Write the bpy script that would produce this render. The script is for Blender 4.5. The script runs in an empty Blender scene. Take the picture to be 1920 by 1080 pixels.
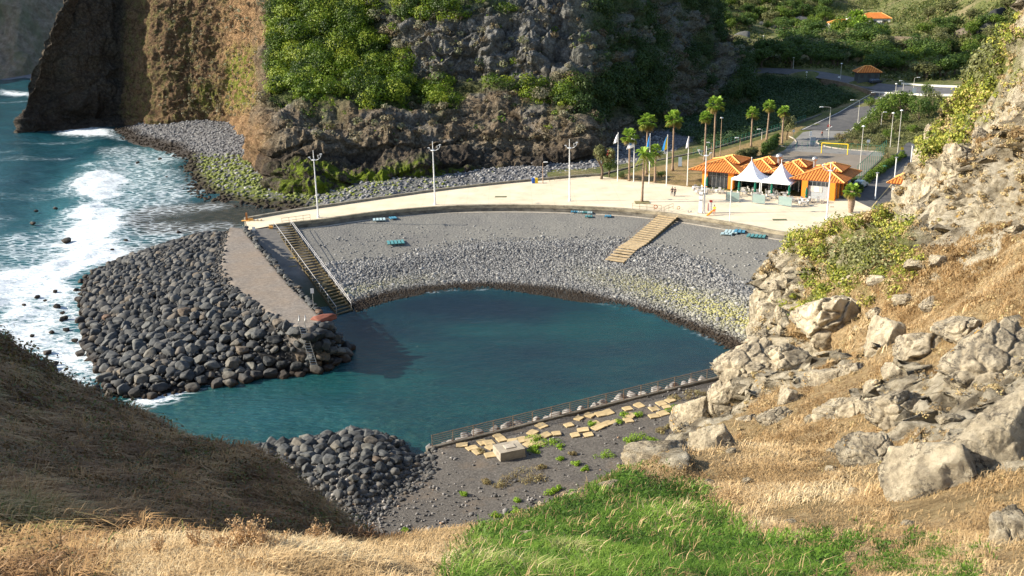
import bpy, bmesh, math, random
import numpy as np
from mathutils import Vector, Matrix, Quaternion
random.seed(7); RNG = np.random.default_rng(11)
C = bpy.context.scene.collection
PI = math.pi
# ---------------------------------------------------------------- camera geometry
FPX = 1867.0; PITCH = math.radians(17.6); ROLL = math.radians(1.17); CAM = np.array([0.0, 0.0, 45.0])
_F = np.array([0, math.cos(PITCH), -math.sin(PITCH)]); _U0 = np.array([0, math.sin(PITCH), math.cos(PITCH)]); _R0 = np.array([1.0, 0, 0])
_R = math.cos(ROLL)*_R0 - math.sin(ROLL)*_U0; _U = math.cos(ROLL)*_U0 + math.sin(ROLL)*_R0
def ray(px, py):
    return _F + (px-960)/FPX*_R - (py-540)/FPX*_U
def P(px, py, z=0.0):            # point of the horizontal plane z seen at a place of the photograph
    d = ray(px, py); t = (z-CAM[2])/d[2]; return CAM + d*t
def W(px, py, D):                # point at ground distance D seen at a place of the photograph
    d = ray(px, py); return CAM + d*(D/d[1])
def PROJ(p):                     # world -> photograph pixel (used to lay out zones of growth)
    q = np.asarray(p, float) - CAM
    f = q@_F; f = np.where(f < 0.1, 0.1, f)
    return 960 + FPX*(q@_R)/f, 540 - FPX*(q@_U)/f
# ---------------------------------------------------------------- noise
def _h(ix, iy, iz, seed=0):
    a = (ix.astype(np.int64)*374761393 + iy.astype(np.int64)*668265263 + iz.astype(np.int64)*2147483647 + seed*974634777) & 0xffffffff
    a = ((a ^ (a >> 13))*1274126177) & 0xffffffff
    a = ((a ^ (a >> 15))*2246822519) & 0xffffffff
    a = a ^ (a >> 16)
    return (a & 0xffffff)/float(0xffffff)
def vnoise(p, seed=0):
    i = np.floor(p).astype(np.int64); f = p-i; f = f*f*f*(f*(f*6-15)+10)
    x, y, z = i[:, 0], i[:, 1], i[:, 2]; u, v, w = f[:, 0], f[:, 1], f[:, 2]
    r = 0
    for dx in (0, 1):
        for dy in (0, 1):
            for dz in (0, 1):
                r = r + _h(x+dx, y+dy, z+dz, seed)*(u if dx else 1-u)*(v if dy else 1-v)*(w if dz else 1-w)
    return r*2-1
def fbm(p, scale=1.0, octv=4, gain=0.5, seed=0, ridged=False):
    p = np.asarray(p, float)/scale; a = 1.0; s = 0; n = 0
    for o in range(octv):
        v = vnoise(p, seed+o)
        if ridged: v = 1-2*np.abs(v)
        s = s + a*v; n += a; a *= gain; p = p*2.03+17.3
    return s/n
def worley(p, scale=1.0, seed=0):
    p = np.asarray(p, float)/scale; i = np.floor(p).astype(np.int64)
    F1 = np.full(len(p), 9.0); F2 = np.full(len(p), 9.0); idv = np.zeros(len(p))
    for dx in (-1, 0, 1):
        for dy in (-1, 0, 1):
            for dz in (-1, 0, 1):
                c = i+np.array([dx, dy, dz])
                q = np.stack([c[:, 0]+_h(c[:, 0], c[:, 1], c[:, 2], seed+1), c[:, 1]+_h(c[:, 0], c[:, 1], c[:, 2], seed+2), c[:, 2]+_h(c[:, 0], c[:, 1], c[:, 2], seed+3)], 1)
                d = np.linalg.norm(q-p, axis=1)
                m = d < F1
                F2 = np.where(m, F1, np.minimum(F2, d)); idv = np.where(m, _h(c[:, 0], c[:, 1], c[:, 2], seed+4), idv); F1 = np.where(m, d, F1)
    return F1, F2, idv
def sstep(a, b, x):
    t = np.clip((x-a)/(b-a), 0, 1); return t*t*(3-2*t)
# ---------------------------------------------------------------- polygons in plan
def seg_dist(pts, poly, closed=True):
    pts = np.asarray(pts, float)[:, :2]; poly = np.asarray(poly, float)[:, :2]
    n = len(poly); best = np.full(len(pts), 1e9)
    for i in range(n if closed else n-1):
        a = poly[i]; b = poly[(i+1) % n]; ab = b-a
        t = np.clip(((pts-a)@ab)/max(ab@ab, 1e-9), 0, 1)
        best = np.minimum(best, np.linalg.norm(pts-a-t[:, None]*ab, axis=1))
    return best
def inside(pts, poly):
    pts = np.asarray(pts, float); poly = np.asarray(poly, float)
    x, y = pts[:, 0], pts[:, 1]; r = np.zeros(len(pts), bool); n = len(poly)
    for i in range(n):
        x1, y1 = poly[i][:2]; x2, y2 = poly[(i+1) % n][:2]
        if y1 == y2: continue
        c = ((y1 > y) != (y2 > y)) & (x < (x2-x1)*(y-y1)/(y2-y1)+x1); r ^= c
    return r
def sdf(pts, poly):              # >0 inside
    d = seg_dist(pts, poly); return np.where(inside(pts, poly), d, -d)
def smooth_line(pts, n=8):       # Catmull-Rom
    pts = [np.array(p, float) for p in pts]; out = []
    for i in range(len(pts)-1):
        p0 = pts[max(i-1, 0)]; p1 = pts[i]; p2 = pts[i+1]; p3 = pts[min(i+2, len(pts)-1)]
        for k in range(n):
            t = k/n
            out.append(0.5*((2*p1)+(-p0+p2)*t+(2*p0-5*p1+4*p2-p3)*t*t+(-p0+3*p1-3*p2+p3)*t**3))
    out.append(pts[-1]); return np.array(out)
def resample(line, n):
    line = np.asarray(line, float); d = np.r_[0, np.cumsum(np.linalg.norm(np.diff(line, axis=0), axis=1))]
    t = np.linspace(0, d[-1], n); return np.stack([np.interp(t, d, line[:, k]) for k in range(line.shape[1])], 1)
# ---------------------------------------------------------------- meshes
def tag(o, label=None, cat=None, group=None, kind=None):
    if label: o['label'] = label
    if cat: o['category'] = cat
    if group: o['group'] = group
    if kind: o['kind'] = kind
    return o
def link(name, me, mat=None, parent=None, smooth=False):
    o = bpy.data.objects.new(name, me); C.objects.link(o)
    if mat is not None:
        for m in (mat if isinstance(mat, (list, tuple)) else [mat]): me.materials.append(m)
    if parent is not None: o.parent = parent
    if smooth: me.shade_smooth()
    return o
def npmesh(name, verts, faces, mat=None, parent=None, smooth=False, attrs=None, matidx=None):
    """faces: (n,k) int array, or list of such arrays"""
    me = bpy.data.meshes.new(name)
    verts = np.asarray(verts, np.float32); fl = faces if isinstance(faces, list) else [faces]
    fl = [np.asarray(f, np.int32) for f in fl if len(f)]
    me.vertices.add(len(verts)); me.vertices.foreach_set('co', verts.ravel())
    loops = np.concatenate([f.ravel() for f in fl]); tot = np.concatenate([np.full(len(f), f.shape[1], np.int32) for f in fl])
    start = np.r_[0, np.cumsum(tot)[:-1]].astype(np.int32)
    me.loops.add(len(loops)); me.loops.foreach_set('vertex_index', loops)
    me.polygons.add(len(tot)); me.polygons.foreach_set('loop_start', start)
    if matidx is not None: me.polygons.foreach_set('material_index', np.asarray(matidx, np.int32))
    me.update(calc_edges=True)
    if attrs:
        for k, v in attrs.items():
            a = me.attributes.new(k, 'FLOAT', 'POINT'); a.data.foreach_set('value', np.asarray(v, np.float32))
    return link(name, me, mat, parent, smooth)
def gridfaces(nu, nv):
    i = np.arange(nu*nv).reshape(nu, nv)
    return np.stack([i[:-1, :-1].ravel(), i[1:, :-1].ravel(), i[1:, 1:].ravel(), i[:-1, 1:].ravel()], 1)
def empty(name, loc, rz=0, **kw):
    o = bpy.data.objects.new(name, None); C.objects.link(o); o.location = tuple(loc); o.rotation_euler = (0, 0, rz)
    o.empty_display_size = 0.3
    return tag(o, **kw)
def copy_tree(o, parent=None):
    c = o.copy(); C.objects.link(c)
    if parent is not None: c.parent = parent
    for ch in list(o.children): copy_tree(ch, c)
    return c
class MB:
    """collects boxes, tubes, polygons into ONE mesh"""
    def __init__(s): s.v = []; s.f = []; s.mi = []
    def add(s, vs, fs, mi=0):
        b = len(s.v); s.v += [tuple(map(float, q)) for q in vs]; s.f += [tuple(b+i for i in f) for f in fs]; s.mi += [mi]*len(fs); return s
    def box(s, c, size, rz=0, mi=0, tilt=None, bev=0):
        hx, hy, hz = size[0]/2, size[1]/2, size[2]/2
        M_ = Matrix.Rotation(rz, 3, 'Z') @ (tilt if tilt is not None else Matrix.Identity(3))
        vs = []
        for z in (-hz, hz):
            for x, y in ((-hx, -hy), (hx, -hy), (hx, hy), (-hx, hy)):
                k = 1-bev if z > 0 else 1
                q = M_ @ Vector((x*k, y*k, z)); vs.append((c[0]+q.x, c[1]+q.y, c[2]+q.z))
        return s.add(vs, [(0, 3, 2, 1), (4, 5, 6, 7), (0, 1, 5, 4), (1, 2, 6, 5), (2, 3, 7, 6), (3, 0, 4, 7)], mi)
    def tube(s, pts, r, n=8, mi=0, cap=True):
        pts = [Vector(tuple(map(float, p))) for p in pts]; rs = r if isinstance(r, (list, tuple, np.ndarray)) else [r]*len(pts)
        vs = []; prev = None
        for i, p in enumerate(pts):
            t = (pts[min(i+1, len(pts)-1)]-pts[max(i-1, 0)]).normalized()
            if prev is None: a = t.orthogonal().normalized()
            else:
                a = prev-t*prev.dot(t); a = a.normalized() if a.length > 1e-6 else t.orthogonal().normalized()
            prev = a; b = t.cross(a)
            for k in range(n):
                w = 2*PI*k/n; q = p+(a*math.cos(w)+b*math.sin(w))*rs[i]; vs.append(tuple(q))
        fs = []
        for i in range(len(pts)-1):
            for k in range(n):
                fs.append((i*n+k, i*n+(k+1) % n, (i+1)*n+(k+1) % n, (i+1)*n+k))
        if cap: fs.append(tuple(range(n-1, -1, -1))); fs.append(tuple((len(pts)-1)*n+k for k in range(n)))
        return s.add(vs, fs, mi)
    def prism(s, poly, z0, z1, mi=0):
        n = len(poly); z0 = z0 if hasattr(z0, '__len__') else [z0]*n; z1 = z1 if hasattr(z1, '__len__') else [z1]*n
        ar = sum(poly[i][0]*poly[(i+1) % n][1]-poly[(i+1) % n][0]*poly[i][1] for i in range(n))
        if ar < 0: poly = list(poly)[::-1]; z0 = list(z0)[::-1]; z1 = list(z1)[::-1]
        vs = [(poly[i][0], poly[i][1], z0[i]) for i in range(n)]+[(poly[i][0], poly[i][1], z1[i]) for i in range(n)]
        fs = [tuple(range(n-1, -1, -1)), tuple(range(n, 2*n))]+[(i, (i+1) % n, n+(i+1) % n, n+i) for i in range(n)]
        return s.add(vs, fs, mi)
    def lathe(s, prof, c, n=16, mi=0):
        vs = []
        for r, z in prof:
            for k in range(n):
                w = 2*PI*k/n; vs.append((c[0]+r*math.cos(w), c[1]+r*math.sin(w), c[2]+z))
        fs = [(i*n+k, i*n+(k+1) % n, (i+1)*n+(k+1) % n, (i+1)*n+k) for i in range(len(prof)-1) for k in range(n)]
        fs.append(tuple(range(n-1, -1, -1))); fs.append(tuple((len(prof)-1)*n+k for k in range(n)))
        return s.add(vs, fs, mi)
    def build(s, name, mat, parent=None, smooth=False, **kw):
        me = bpy.data.meshes.new(name); me.from_pydata(s.v, [], s.f); me.update()
        if isinstance(mat, (list, tuple)) and len(set(s.mi)) > 0: me.polygons.foreach_set('material_index', s.mi)
        o = link(name, me, mat, parent, smooth)
        return tag(o, **kw)
# ---------------------------------------------------------------- materials
class NT:
    def __init__(s, name, rough=0.9, spec=0.3):
        s.m = bpy.data.materials.new(name); s.m.use_nodes = True; s.t = s.m.node_tree; s.n = s.t.nodes; s.L = s.t.links
        s.b = s.n['Principled BSDF']; s.b.inputs['Roughness'].default_value = rough; s.b.inputs['Specular IOR Level'].default_value = spec
        s.co = s.n.new('ShaderNodeTexCoord'); s.h = None
    def put(s, sock, v):
        if isinstance(v, bpy.types.NodeSocket): s.L.new(v, sock)
        elif v is not None:
            if sock.type == 'RGBA': sock.default_value = (*v[:3], 1)
            elif sock.type == 'VECTOR' and not hasattr(v, '__len__'): sock.default_value = (v, v, v)
            else: sock.default_value = v
    def vec(s, scale=(1, 1, 1), src='Object', warp=0, wscale=1):
        m = s.n.new('ShaderNodeMapping'); s.L.new(s.co.outputs[src], m.inputs[0]); m.inputs['Scale'].default_value = scale
        return m.outputs[0]
    def noise(s, scale, detail=4, rough=0.55, vec=None, dist=0, out='Fac'):
        n = s.n.new('ShaderNodeTexNoise'); s.L.new(vec or s.co.outputs['Object'], n.inputs['Vector'])
        n.inputs['Scale'].default_value = scale; n.inputs['Detail'].default_value = detail; n.inputs['Roughness'].default_value = rough; n.inputs['Distortion'].default_value = dist
        return n.outputs[0 if out == 'Fac' else 1]
    def voro(s, scale, feature='F1', vec=None, out='Distance', rnd=1):
        n = s.n.new('ShaderNodeTexVoronoi'); n.feature = feature; s.L.new(vec or s.co.outputs['Object'], n.inputs['Vector']); n.inputs['Scale'].default_value = scale
        n.inputs['Randomness'].default_value = rnd
        return n.outputs[out]
    def ramp(s, fac, stops, interp='LINEAR'):
        n = s.n.new('ShaderNodeValToRGB'); s.put(n.inputs[0], fac); cr = n.color_ramp; cr.interpolation = interp
        while len(cr.elements) > 1: cr.elements.remove(cr.elements[-1])
        for i, (p, c) in enumerate(stops):
            c = (c, c, c) if not hasattr(c, '__len__') else c
            e = cr.elements[0] if i == 0 else cr.elements.new(p)
            e.position = p; e.color = (*c[:3], 1)
        return n.outputs[0]
    def mix(s, fac, a, b, mode='MIX'):
        n = s.n.new('ShaderNodeMix'); n.data_type = 'RGBA'; n.blend_type = mode; n.clamp_factor = True
        s.put(n.inputs[0], fac); s.put(n.inputs[6], a); s.put(n.inputs[7], b); return n.outputs[2]
    def math(s, op, a, b=None, c=None, clamp=False):
        n = s.n.new('ShaderNodeMath'); n.operation = op; n.use_clamp = clamp; s.put(n.inputs[0], a)
        if b is not None: s.put(n.inputs[1], b)
        if c is not None: s.put(n.inputs[2], c)
        return n.outputs[0]
    def mr(s, v, a, b, c=0, d=1):
        n = s.n.new('ShaderNodeMapRange'); s.put(n.inputs[0], v); n.inputs[1].default_value = a; n.inputs[2].default_value = b; n.inputs[3].default_value = c; n.inputs[4].default_value = d; return n.outputs[0]
    def attr(s, name):
        n = s.n.new('ShaderNodeAttribute'); n.attribute_name = name; return n.outputs['Fac']
    def rand(s):
        n = s.n.new('ShaderNodeObjectInfo'); return n.outputs['Random']
    def normz(s):
        g = s.n.new('ShaderNodeNewGeometry'); x = s.n.new('ShaderNodeSeparateXYZ'); s.L.new(g.outputs['Normal'], x.inputs[0]); return x.outputs[2]
    def posz(s):
        g = s.n.new('ShaderNodeNewGeometry'); x = s.n.new('ShaderNodeSeparateXYZ'); s.L.new(g.outputs['Position'], x.inputs[0]); return x.outputs[2]
    def bump(s, height, strength=0.5, dist=0.1):
        n = s.n.new('ShaderNodeBump'); n.inputs['Strength'].default_value = strength; n.inputs['Distance'].default_value = dist; s.L.new(height, n.inputs['Height'])
        if s.h is not None: s.L.new(s.h, n.inputs['Normal'])
        s.h = n.outputs[0]; s.L.new(s.h, s.b.inputs['Normal'])
    def col(s, v): s.put(s.b.inputs['Base Color'], v); return s
def flat(name, c, rough=0.6, spec=0.4, metal=0, var=0.12, scale=3, bump=0, **k):
    t = NT(name, rough, spec); t.b.inputs['Metallic'].default_value = metal
    c = np.array(c); n = t.noise(scale, 5, 0.6)
    t.col(t.ramp(n, [(0.3, tuple(c*(1-var))), (0.7, tuple(np.minimum(c*(1+var), 1)))]))
    if bump: t.bump(t.noise(scale*6, 3), 0.5, bump)
    return t.m
def leafmat(name, stops, trans=0.25, rough=0.55):
    t = NT(name, rough, 0.25); f = t.attr('tint')
    c = t.ramp(f, stops); t.col(c)
    tr = t.n.new('ShaderNodeBsdfTranslucent'); t.L.new(c, tr.inputs[0]); mx = t.n.new('ShaderNodeMixShader'); mx.inputs[0].default_value = trans
    t.L.new(t.b.outputs[0], mx.inputs[1]); t.L.new(tr.outputs[0], mx.inputs[2]); t.L.new(mx.outputs[0], t.n['Material Output'].inputs[0])
    return t.m
# ---------------------------------------------------------------- leaf clouds, blades, stones (numpy)
def rand_unit(n):
    v = RNG.normal(size=(n, 3)); return v/np.linalg.norm(v, axis=1)[:, None]
def leaf_cloud(cent, rad, per=60, size=0.25, squash=0.75, shell=0.65, droop=0.0, lift=0.3, dens=False, ct=0.55):
    cent = np.asarray(cent, float); rad = np.asarray(rad, float)*np.ones(len(cent))
    cnt = np.full(len(cent), per) if not dens else np.maximum(6, (per*(rad/rad.mean())**2)).astype(int)
    idx = np.repeat(np.arange(len(cent)), cnt); n = len(idx)
    d = rand_unit(n); rr = shell+(1-shell)*RNG.random(n); rr *= 1+0.25*vnoise(d*2.3+idx[:, None]*3.1, 5)
    pos = cent[idx]+d*(rad[idx]*rr)[:, None]*np.array([1, 1, squash])
    nrm = d+0.7*rand_unit(n)+np.array([0, 0, lift]); nrm /= np.linalg.norm(nrm, axis=1)[:, None]
    a = np.cross(nrm, rand_unit(n)); a /= np.linalg.norm(a, axis=1)[:, None]+1e-9; b = np.cross(nrm, a)
    s = size*(0.6+0.8*RNG.random(n))
    a *= s[:, None]; b *= (s*0.62)[:, None]
    v = np.stack([pos-a, pos-b*0.9, pos+a, pos+b], 1).reshape(-1, 3)
    f = np.arange(4*n).reshape(n, 4)
    tb = RNG.random(len(cent))
    t = np.clip(ct*tb[idx]+(1-ct)*RNG.random(n), 0, 1)
    return v, f, np.repeat(t, 4)
def blades(root, length, width, lean=0.5, curl=0.5, tint=None, dirbias=(0, 0)):
    n = len(root); L = length*(0.5+RNG.random(n)); az = RNG.random(n)*2*PI
    h = np.stack([np.cos(az)+dirbias[0], np.sin(az)+dirbias[1], np.zeros(n)], 1); ln = lean*(0.3+RNG.random(n))
    up = np.array([0, 0, 1.0])
    side = np.stack([-np.sin(az), np.cos(az), np.zeros(n)], 1)*(width*(0.6+0.8*RNG.random(n)))[:, None]
    mid = root+(up*0.55+h*ln[:, None]*0.35)*L[:, None]
    tip = root+(up*np.clip(1-curl*ln, 0.1, 1)[:, None]*0.95+h*ln[:, None]*0.9)*L[:, None]
    v = np.stack([root-side, root+side, mid+side*0.7, mid-side*0.7, tip], 1).reshape(-1, 3)
    b = np.arange(n)*5
    q = np.stack([b, b+1, b+2, b+3], 1); t = np.stack([b+3, b+2, b+4], 1)
    tt = RNG.random(n) if tint is None else np.clip(tint+0.25*(RNG.random(n)-0.5), 0, 1)
    return v, q, t, np.repeat(tt, 5)
def ico(sub):
    bm = bmesh.new(); bmesh.ops.create_icosphere(bm, subdivisions=sub, radius=1)
    v = np.array([q.co[:] for q in bm.verts]); f = np.array([[q.index for q in p.verts] for p in bm.faces]); bm.free(); return v, f
def rock_shape(sub, seed, amp=0.25, facets=7, cut=0.75, fine=0.06):
    v, f = ico(sub); r = np.random.default_rng(seed)
    q = v*(1+amp*fbm(v+seed*7.7, 0.9, 3, seed=seed))[:, None]
    for k in range(facets):                      # planes shave it, like broken stone
        n = r.normal(size=3); n /= np.linalg.norm(n); c = cut*(0.85+0.3*r.random()); d = q@n
        q = q-np.outer(np.clip(d-c, 0, None)*0.85, n)
    q = q*(1+fine*fbm(q+3.3*seed, 0.28, 3, seed=seed+9))[:, None]
    return q, f
def rotmats(n, tilt=PI):
    a = RNG.random(n)*2*PI; t = (RNG.random(n)-0.5)*tilt; b = RNG.random(n)*2*PI
    Rs = np.array([np.array(Matrix.Rotation(x, 3, 'Z') @ Matrix.Rotation(y, 3, 'X') @ Matrix.Rotation(z, 3, 'Z')) for x, y, z in zip(a, t, b)]); return Rs
def scatter_stones(pos, rad, sub=1, flat_=0.65, kinds=6, seed=1, amp=0.2, tilt=0.9, facets=4):
    """one mesh of many stones"""
    n = len(pos); shapes = [rock_shape(sub, seed*31+k, amp, facets, 0.8, 0.03) for k in range(kinds)]
    f0 = shapes[0][1]; nv = len(shapes[0][0]); Rs = rotmats(n, tilt)
    base = np.stack([s[0] for s in shapes])[RNG.integers(0, kinds, n)]
    sc = np.stack([rad*(0.8+0.45*RNG.random(n)), rad*(0.8+0.3*RNG.random(n)), rad*flat_*(0.8+0.4*RNG.random(n))], 1)
    v = np.einsum('nij,nkj->nki', Rs, base*sc[:, None, :])+np.asarray(pos)[:, None, :]
    f = (f0[None]+(np.arange(n)*nv)[:, None, None]).reshape(-1, 3)
    return v.reshape(-1, 3), f, np.repeat(RNG.random(n), nv)
def rbf(ctrl, smooth=0.0):       # thin-plate surface through (x,y,z) points
    c = np.asarray(ctrl, float); X = c[:, :2]; n = len(X)
    d = np.linalg.norm(X[:, None]-X[None], axis=2); K = np.where(d > 0, d*d*np.log(d+1e-12), 0)+smooth*np.eye(n)
    A = np.zeros((n+3, n+3)); A[:n, :n] = K; A[:n, n] = 1; A[:n, n+1:] = X; A[n, :n] = 1; A[n+1:, :n] = X.T
    w = np.linalg.solve(A, np.r_[c[:, 2], 0, 0, 0])
    def ev(q):
        q = np.asarray(q, float)[:, :2]; out = np.zeros(len(q))
        for s in range(0, len(q), 40000):
            qq = q[s:s+40000]; dd = np.linalg.norm(qq[:, None]-X[None], axis=2); out[s:s+40000] = (np.where(dd > 0, dd*dd*np.log(dd+1e-12), 0))@w[:n]+w[n]+qq@w[n+1:]
        return out
    return ev
# ================================================================ world, sun, camera
sc = bpy.context.scene
sc.render.engine = 'CYCLES'
sc.view_settings.view_transform = 'Standard'; sc.view_settings.look = 'None'; sc.view_settings.gamma = 1; sc.view_settings.exposure = 1.02
wd = bpy.data.worlds.new('World'); sc.world = wd; wd.use_nodes = True
SUN_EL = math.radians(28); SUN_DIR = Vector((-1.0, 0.02, 0)).normalized()*math.cos(SUN_EL)+Vector((0, 0, math.sin(SUN_EL)))
sky = wd.node_tree.nodes.new('ShaderNodeTexSky'); sky.sky_type = 'NISHITA'; sky.sun_disc = False; sky.sun_elevation = SUN_EL
sky.sun_rotation = math.atan2(SUN_DIR.x, SUN_DIR.y); sky.air_density = 1.0; sky.dust_density = 1.0
wd.node_tree.links.new(sky.outputs[0], wd.node_tree.nodes['Background'].inputs[0]); wd.node_tree.nodes['Background'].inputs[1].default_value = 0.12
sl = bpy.data.lights.new('sun', 'SUN'); sl.energy = 4.95; sl.angle = math.radians(0.5); sl.color = (1.0, 0.91, 0.76)
so = bpy.data.objects.new('sun', sl); C.objects.link(so); so.rotation_euler = SUN_DIR.to_track_quat('Z', 'Y').to_euler()
cd = bpy.data.cameras.new('camera'); co = bpy.data.objects.new('camera', cd); C.objects.link(co); sc.camera = co
cd.sensor_width = 36; cd.lens = 36*FPX/1920; cd.clip_start = 0.3; cd.clip_end = 8000
co.matrix_world = Matrix(((_R[0], _U[0], -_F[0], 0), (_R[1], _U[1], -_F[1], 0), (_R[2], _U[2], -_F[2], 45), (0, 0, 0, 1)))
def PX(l, z=0.0): return np.array([P(a, b, z) for a, b in l])
def structure(o): o['kind'] = 'structure'; return o
def stuff(o, label, cat): return tag(o, label, cat, kind='stuff')
# ================================================================ plan lines
WALL_IN = smooth_line(PX([(505, 424), (560, 417), (600, 413), (700, 399), (816, 389), (900, 386), (1000, 386), (1100, 389), (1185, 394), (1275, 404), (1340, 414), (1400, 424), (1450, 434), (1490, 441), (1560, 462)], 5.0), 6)
WALL_OUT = smooth_line(PX([(460, 413), (540, 399), (640, 384), (816, 359), (940, 345), (1040, 336), (1100, 331), (1125, 330)], 5.0), 5)
WATER_IN = smooth_line(PX([(646, 606), (662, 588), (690, 573), (760, 556), (850, 546), (940, 544), (1040, 553), (1120, 569), (1200, 591), (1270, 613), (1330, 636), (1375, 656), (1440, 690)], 0.0), 6)
SHORE_OUT = PX([(205, 243), (235, 262), (290, 275), (326, 292), (336, 330), (350, 356), (390, 378), (450, 388), (520, 392)], 0.0)
PATH_L = [(432, 424), (424, 450), (419, 480), (418, 503), (440, 537), (490, 572), (530, 597), (558, 612), (578, 620)]
PATH_R = [(606, 596), (585, 572), (552, 540), (522, 506), (492, 470), (468, 442), (458, 426)]
PATH = np.vstack([smooth_line(PX(PATH_L, 5.5), 4), smooth_line(PX(PATH_R, 5.5), 4)])
pr = smooth_line(PX(PATH_R, 5.5), 3); pr[:, 0] += 1.3
MOUND = np.vstack([PX([(440, 419), (400, 436), (330, 458), (215, 492), (160, 520), (146, 560), (150, 600), (160, 640), (180, 700), (195, 738), (250, 750), (330, 740), (400, 720), (500, 704), (600, 692), (648, 668), (660, 645)], 0.0), pr])
# ================================================================ sea
def make_sea():
    x = np.arange(-270, 62, 0.75); y = np.arange(66, 520, 0.75); X, Y = np.meshgrid(x, y, indexing='ij'); q = np.stack([X.ravel(), Y.ravel(), 0*X.ravel()], 1)
    def field(px, edge=5.0, jag=5.0): return sstep(-edge, edge, sdf(q, PX(px))+jag*fbm(q, 11, 3, seed=3))
    dense = field([(-60, 545), (60, 505), (105, 470), (140, 435), (140, 400), (165, 360), (185, 325), (215, 330), (222, 380), (205, 415), (215, 450), (215, 480), (190, 500), (150, 540), (160, 620), (185, 690), (200, 740), (150, 780), (-60, 760)], 3.5, 6)
    lacy = field([(140, 330), (215, 268), (330, 278), (350, 350), (420, 388), (300, 402), (240, 420), (420, 428), (440, 450), (240, 490), (0, 560), (-40, 470), (60, 430), (120, 400), (140, 350)], 6, 8)
    curl = field([(0, 166), (66, 178), (66, 184), (0, 176)], 4, 3)*0.9+field([(110, 240), (210, 243), (232, 262), (200, 258), (110, 250)], 3, 2)+field([(230, 745), (330, 725), (400, 712), (330, 752), (250, 775)], 1.2, 1.5)*0.9
    edge = np.exp(-(seg_dist(q, WATER_IN, False)/0.35)**2)*0.35*sstep(-0.2, 0.5, fbm(q, 6, 2, seed=8))
    streak = 0.30*sstep(0.15, 0.7, fbm(q*np.array([0.35, 1.2, 1]), 9, 4, seed=21))*(sdf(q, PX([(-300, 700), (-300, 160), (200, 200), (215, 262), (190, 400), (100, 600), (0, 700)])) > 0)
    foam = np.clip(dense*(0.86+0.25*fbm(q, 5, 4, seed=99))+lacy*0.5+curl+edge+streak*0.9, 0, 1)
    brown = field([(230, 410), (270, 385), (400, 372), (500, 385), (560, 392), (470, 415), (430, 430), (380, 440), (260, 440)], 3, 3)
    brown = np.clip(brown+0.7*field([(190, 470), (430, 430), (440, 460), (200, 520)], 3, 3), 0, 1)
    basin = sstep(-3, 3, sdf(q, np.vstack([WATER_IN, PX([(1440, 760), (808, 880), (640, 760), (420, 760), (640, 690)])])))
    shal = np.exp(-np.clip(seg_dist(q, PX([(300, 790), (430, 862), (560, 832), (700, 815), (800, 840)]), False), 0, 99)/9.0)*1.1+0.7*np.exp(-seg_dist(q, PX([(330, 745), (500, 706), (640, 668)]), False)/5.0)+0.25*np.exp(-seg_dist(q, WATER_IN, False)/3.0)
    turq = sstep(-14, 6, sdf(q, PX([(-60, 560), (60, 440), (130, 370), (170, 310), (300, 270), (240, 480), (180, 700), (0, 700)]))) * (1-basin)
    turq = np.clip(turq+0.6*np.exp(-seg_dist(q, PX([(320, 770), (400, 800), (470, 770)]), False)/7), 0, 1)
    amp = 1-basin
    sw = 0.28*np.sin((q[:, 0]*0.8+q[:, 1]*0.35)*0.35+2*fbm(q, 30, 2, seed=4))+0.25*fbm(q, 4, 3, seed=6)
    q[:, 2] = amp*sw*sstep(0, 40, seg_dist(q, MOUND)+8)+amp*0.45*dense*fbm(q, 3.5, 3, seed=12)+0.02*fbm(q, 1.6, 2, seed=2)
    border = np.minimum(np.minimum(q[:, 0]+270, 61.5-q[:, 0]), np.minimum(q[:, 1]-66, 519.5-q[:, 1]))
    q[:, 2] *= sstep(0, 6, border)
    t = NT('sea_water', 0.12, 0.5)
    att = {k: t.attr(k) for k in ('foam', 'brown', 'basin', 'shal', 'turq')}
    n1 = t.noise(0.08, 4, 0.6); base = t.ramp(n1, [(0.3, (0.006, 0.045, 0.062)), (0.7, (0.012, 0.075, 0.09))])
    bas = t.ramp(t.noise(0.045, 5, 0.6, t.vec((0.6, 1.4, 1))), [(0.36, (0.002, 0.015, 0.030)), (0.5, (0.002, 0.028, 0.040)), (0.64, (0.003, 0.050, 0.054))])
    c = t.mix(att['basin'], base, bas)
    c = t.mix(t.math('MULTIPLY', att['turq'], 0.85), c, (0.035, 0.15, 0.17))
    bed = t.ramp(t.noise(0.9, 7, 0.75), [(0.40, (0.003, 0.045, 0.05)), (0.54, (0.010, 0.066, 0.060)), (0.64, (0.04, 0.10, 0.075)), (0.74, (0.12, 0.15, 0.10))])
    c = t.mix(t.math('MULTIPLY', att['shal'], 0.8, clamp=True), c, bed)
    bb = t.ramp(t.noise(0.6, 5, 0.6), [(0.4, (0.022, 0.026, 0.018)), (0.7, (0.07, 0.062, 0.045))])
    c = t.mix(t.math('MULTIPLY', att['brown'], 0.9), c, bb)
    mp = t.vec((0.55, 1.3, 1)); nf = t.noise(0.55, 8, 0.72, mp, 0.6); nf2 = t.noise(1.9, 7, 0.75, mp, 1.2)
    nn = t.math('ADD', t.math('MULTIPLY', nf, 0.6), t.math('MULTIPLY', nf2, 0.4))
    th = t.math('SUBTRACT', 0.80, t.math('MULTIPLY', att['foam'], 0.40))
    m = t.mr(t.math('SUBTRACT', nn, th), -0.02, 0.05)
    wv = t.n.new('ShaderNodeVectorMath'); t.L.new(mp, wv.inputs[0]); t.L.new(t.noise(0.8, 3, 0.6, mp, 0, 'Color'), wv.inputs[1]); vein = t.mr(t.voro(0.7, 'DISTANCE_TO_EDGE', wv.outputs[0]), 0.0, 0.16, 1, 0)
    m2 = t.math('MULTIPLY', t.math('MULTIPLY', vein, t.mr(att['foam'], 0.08, 0.5)), 0.85)
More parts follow.
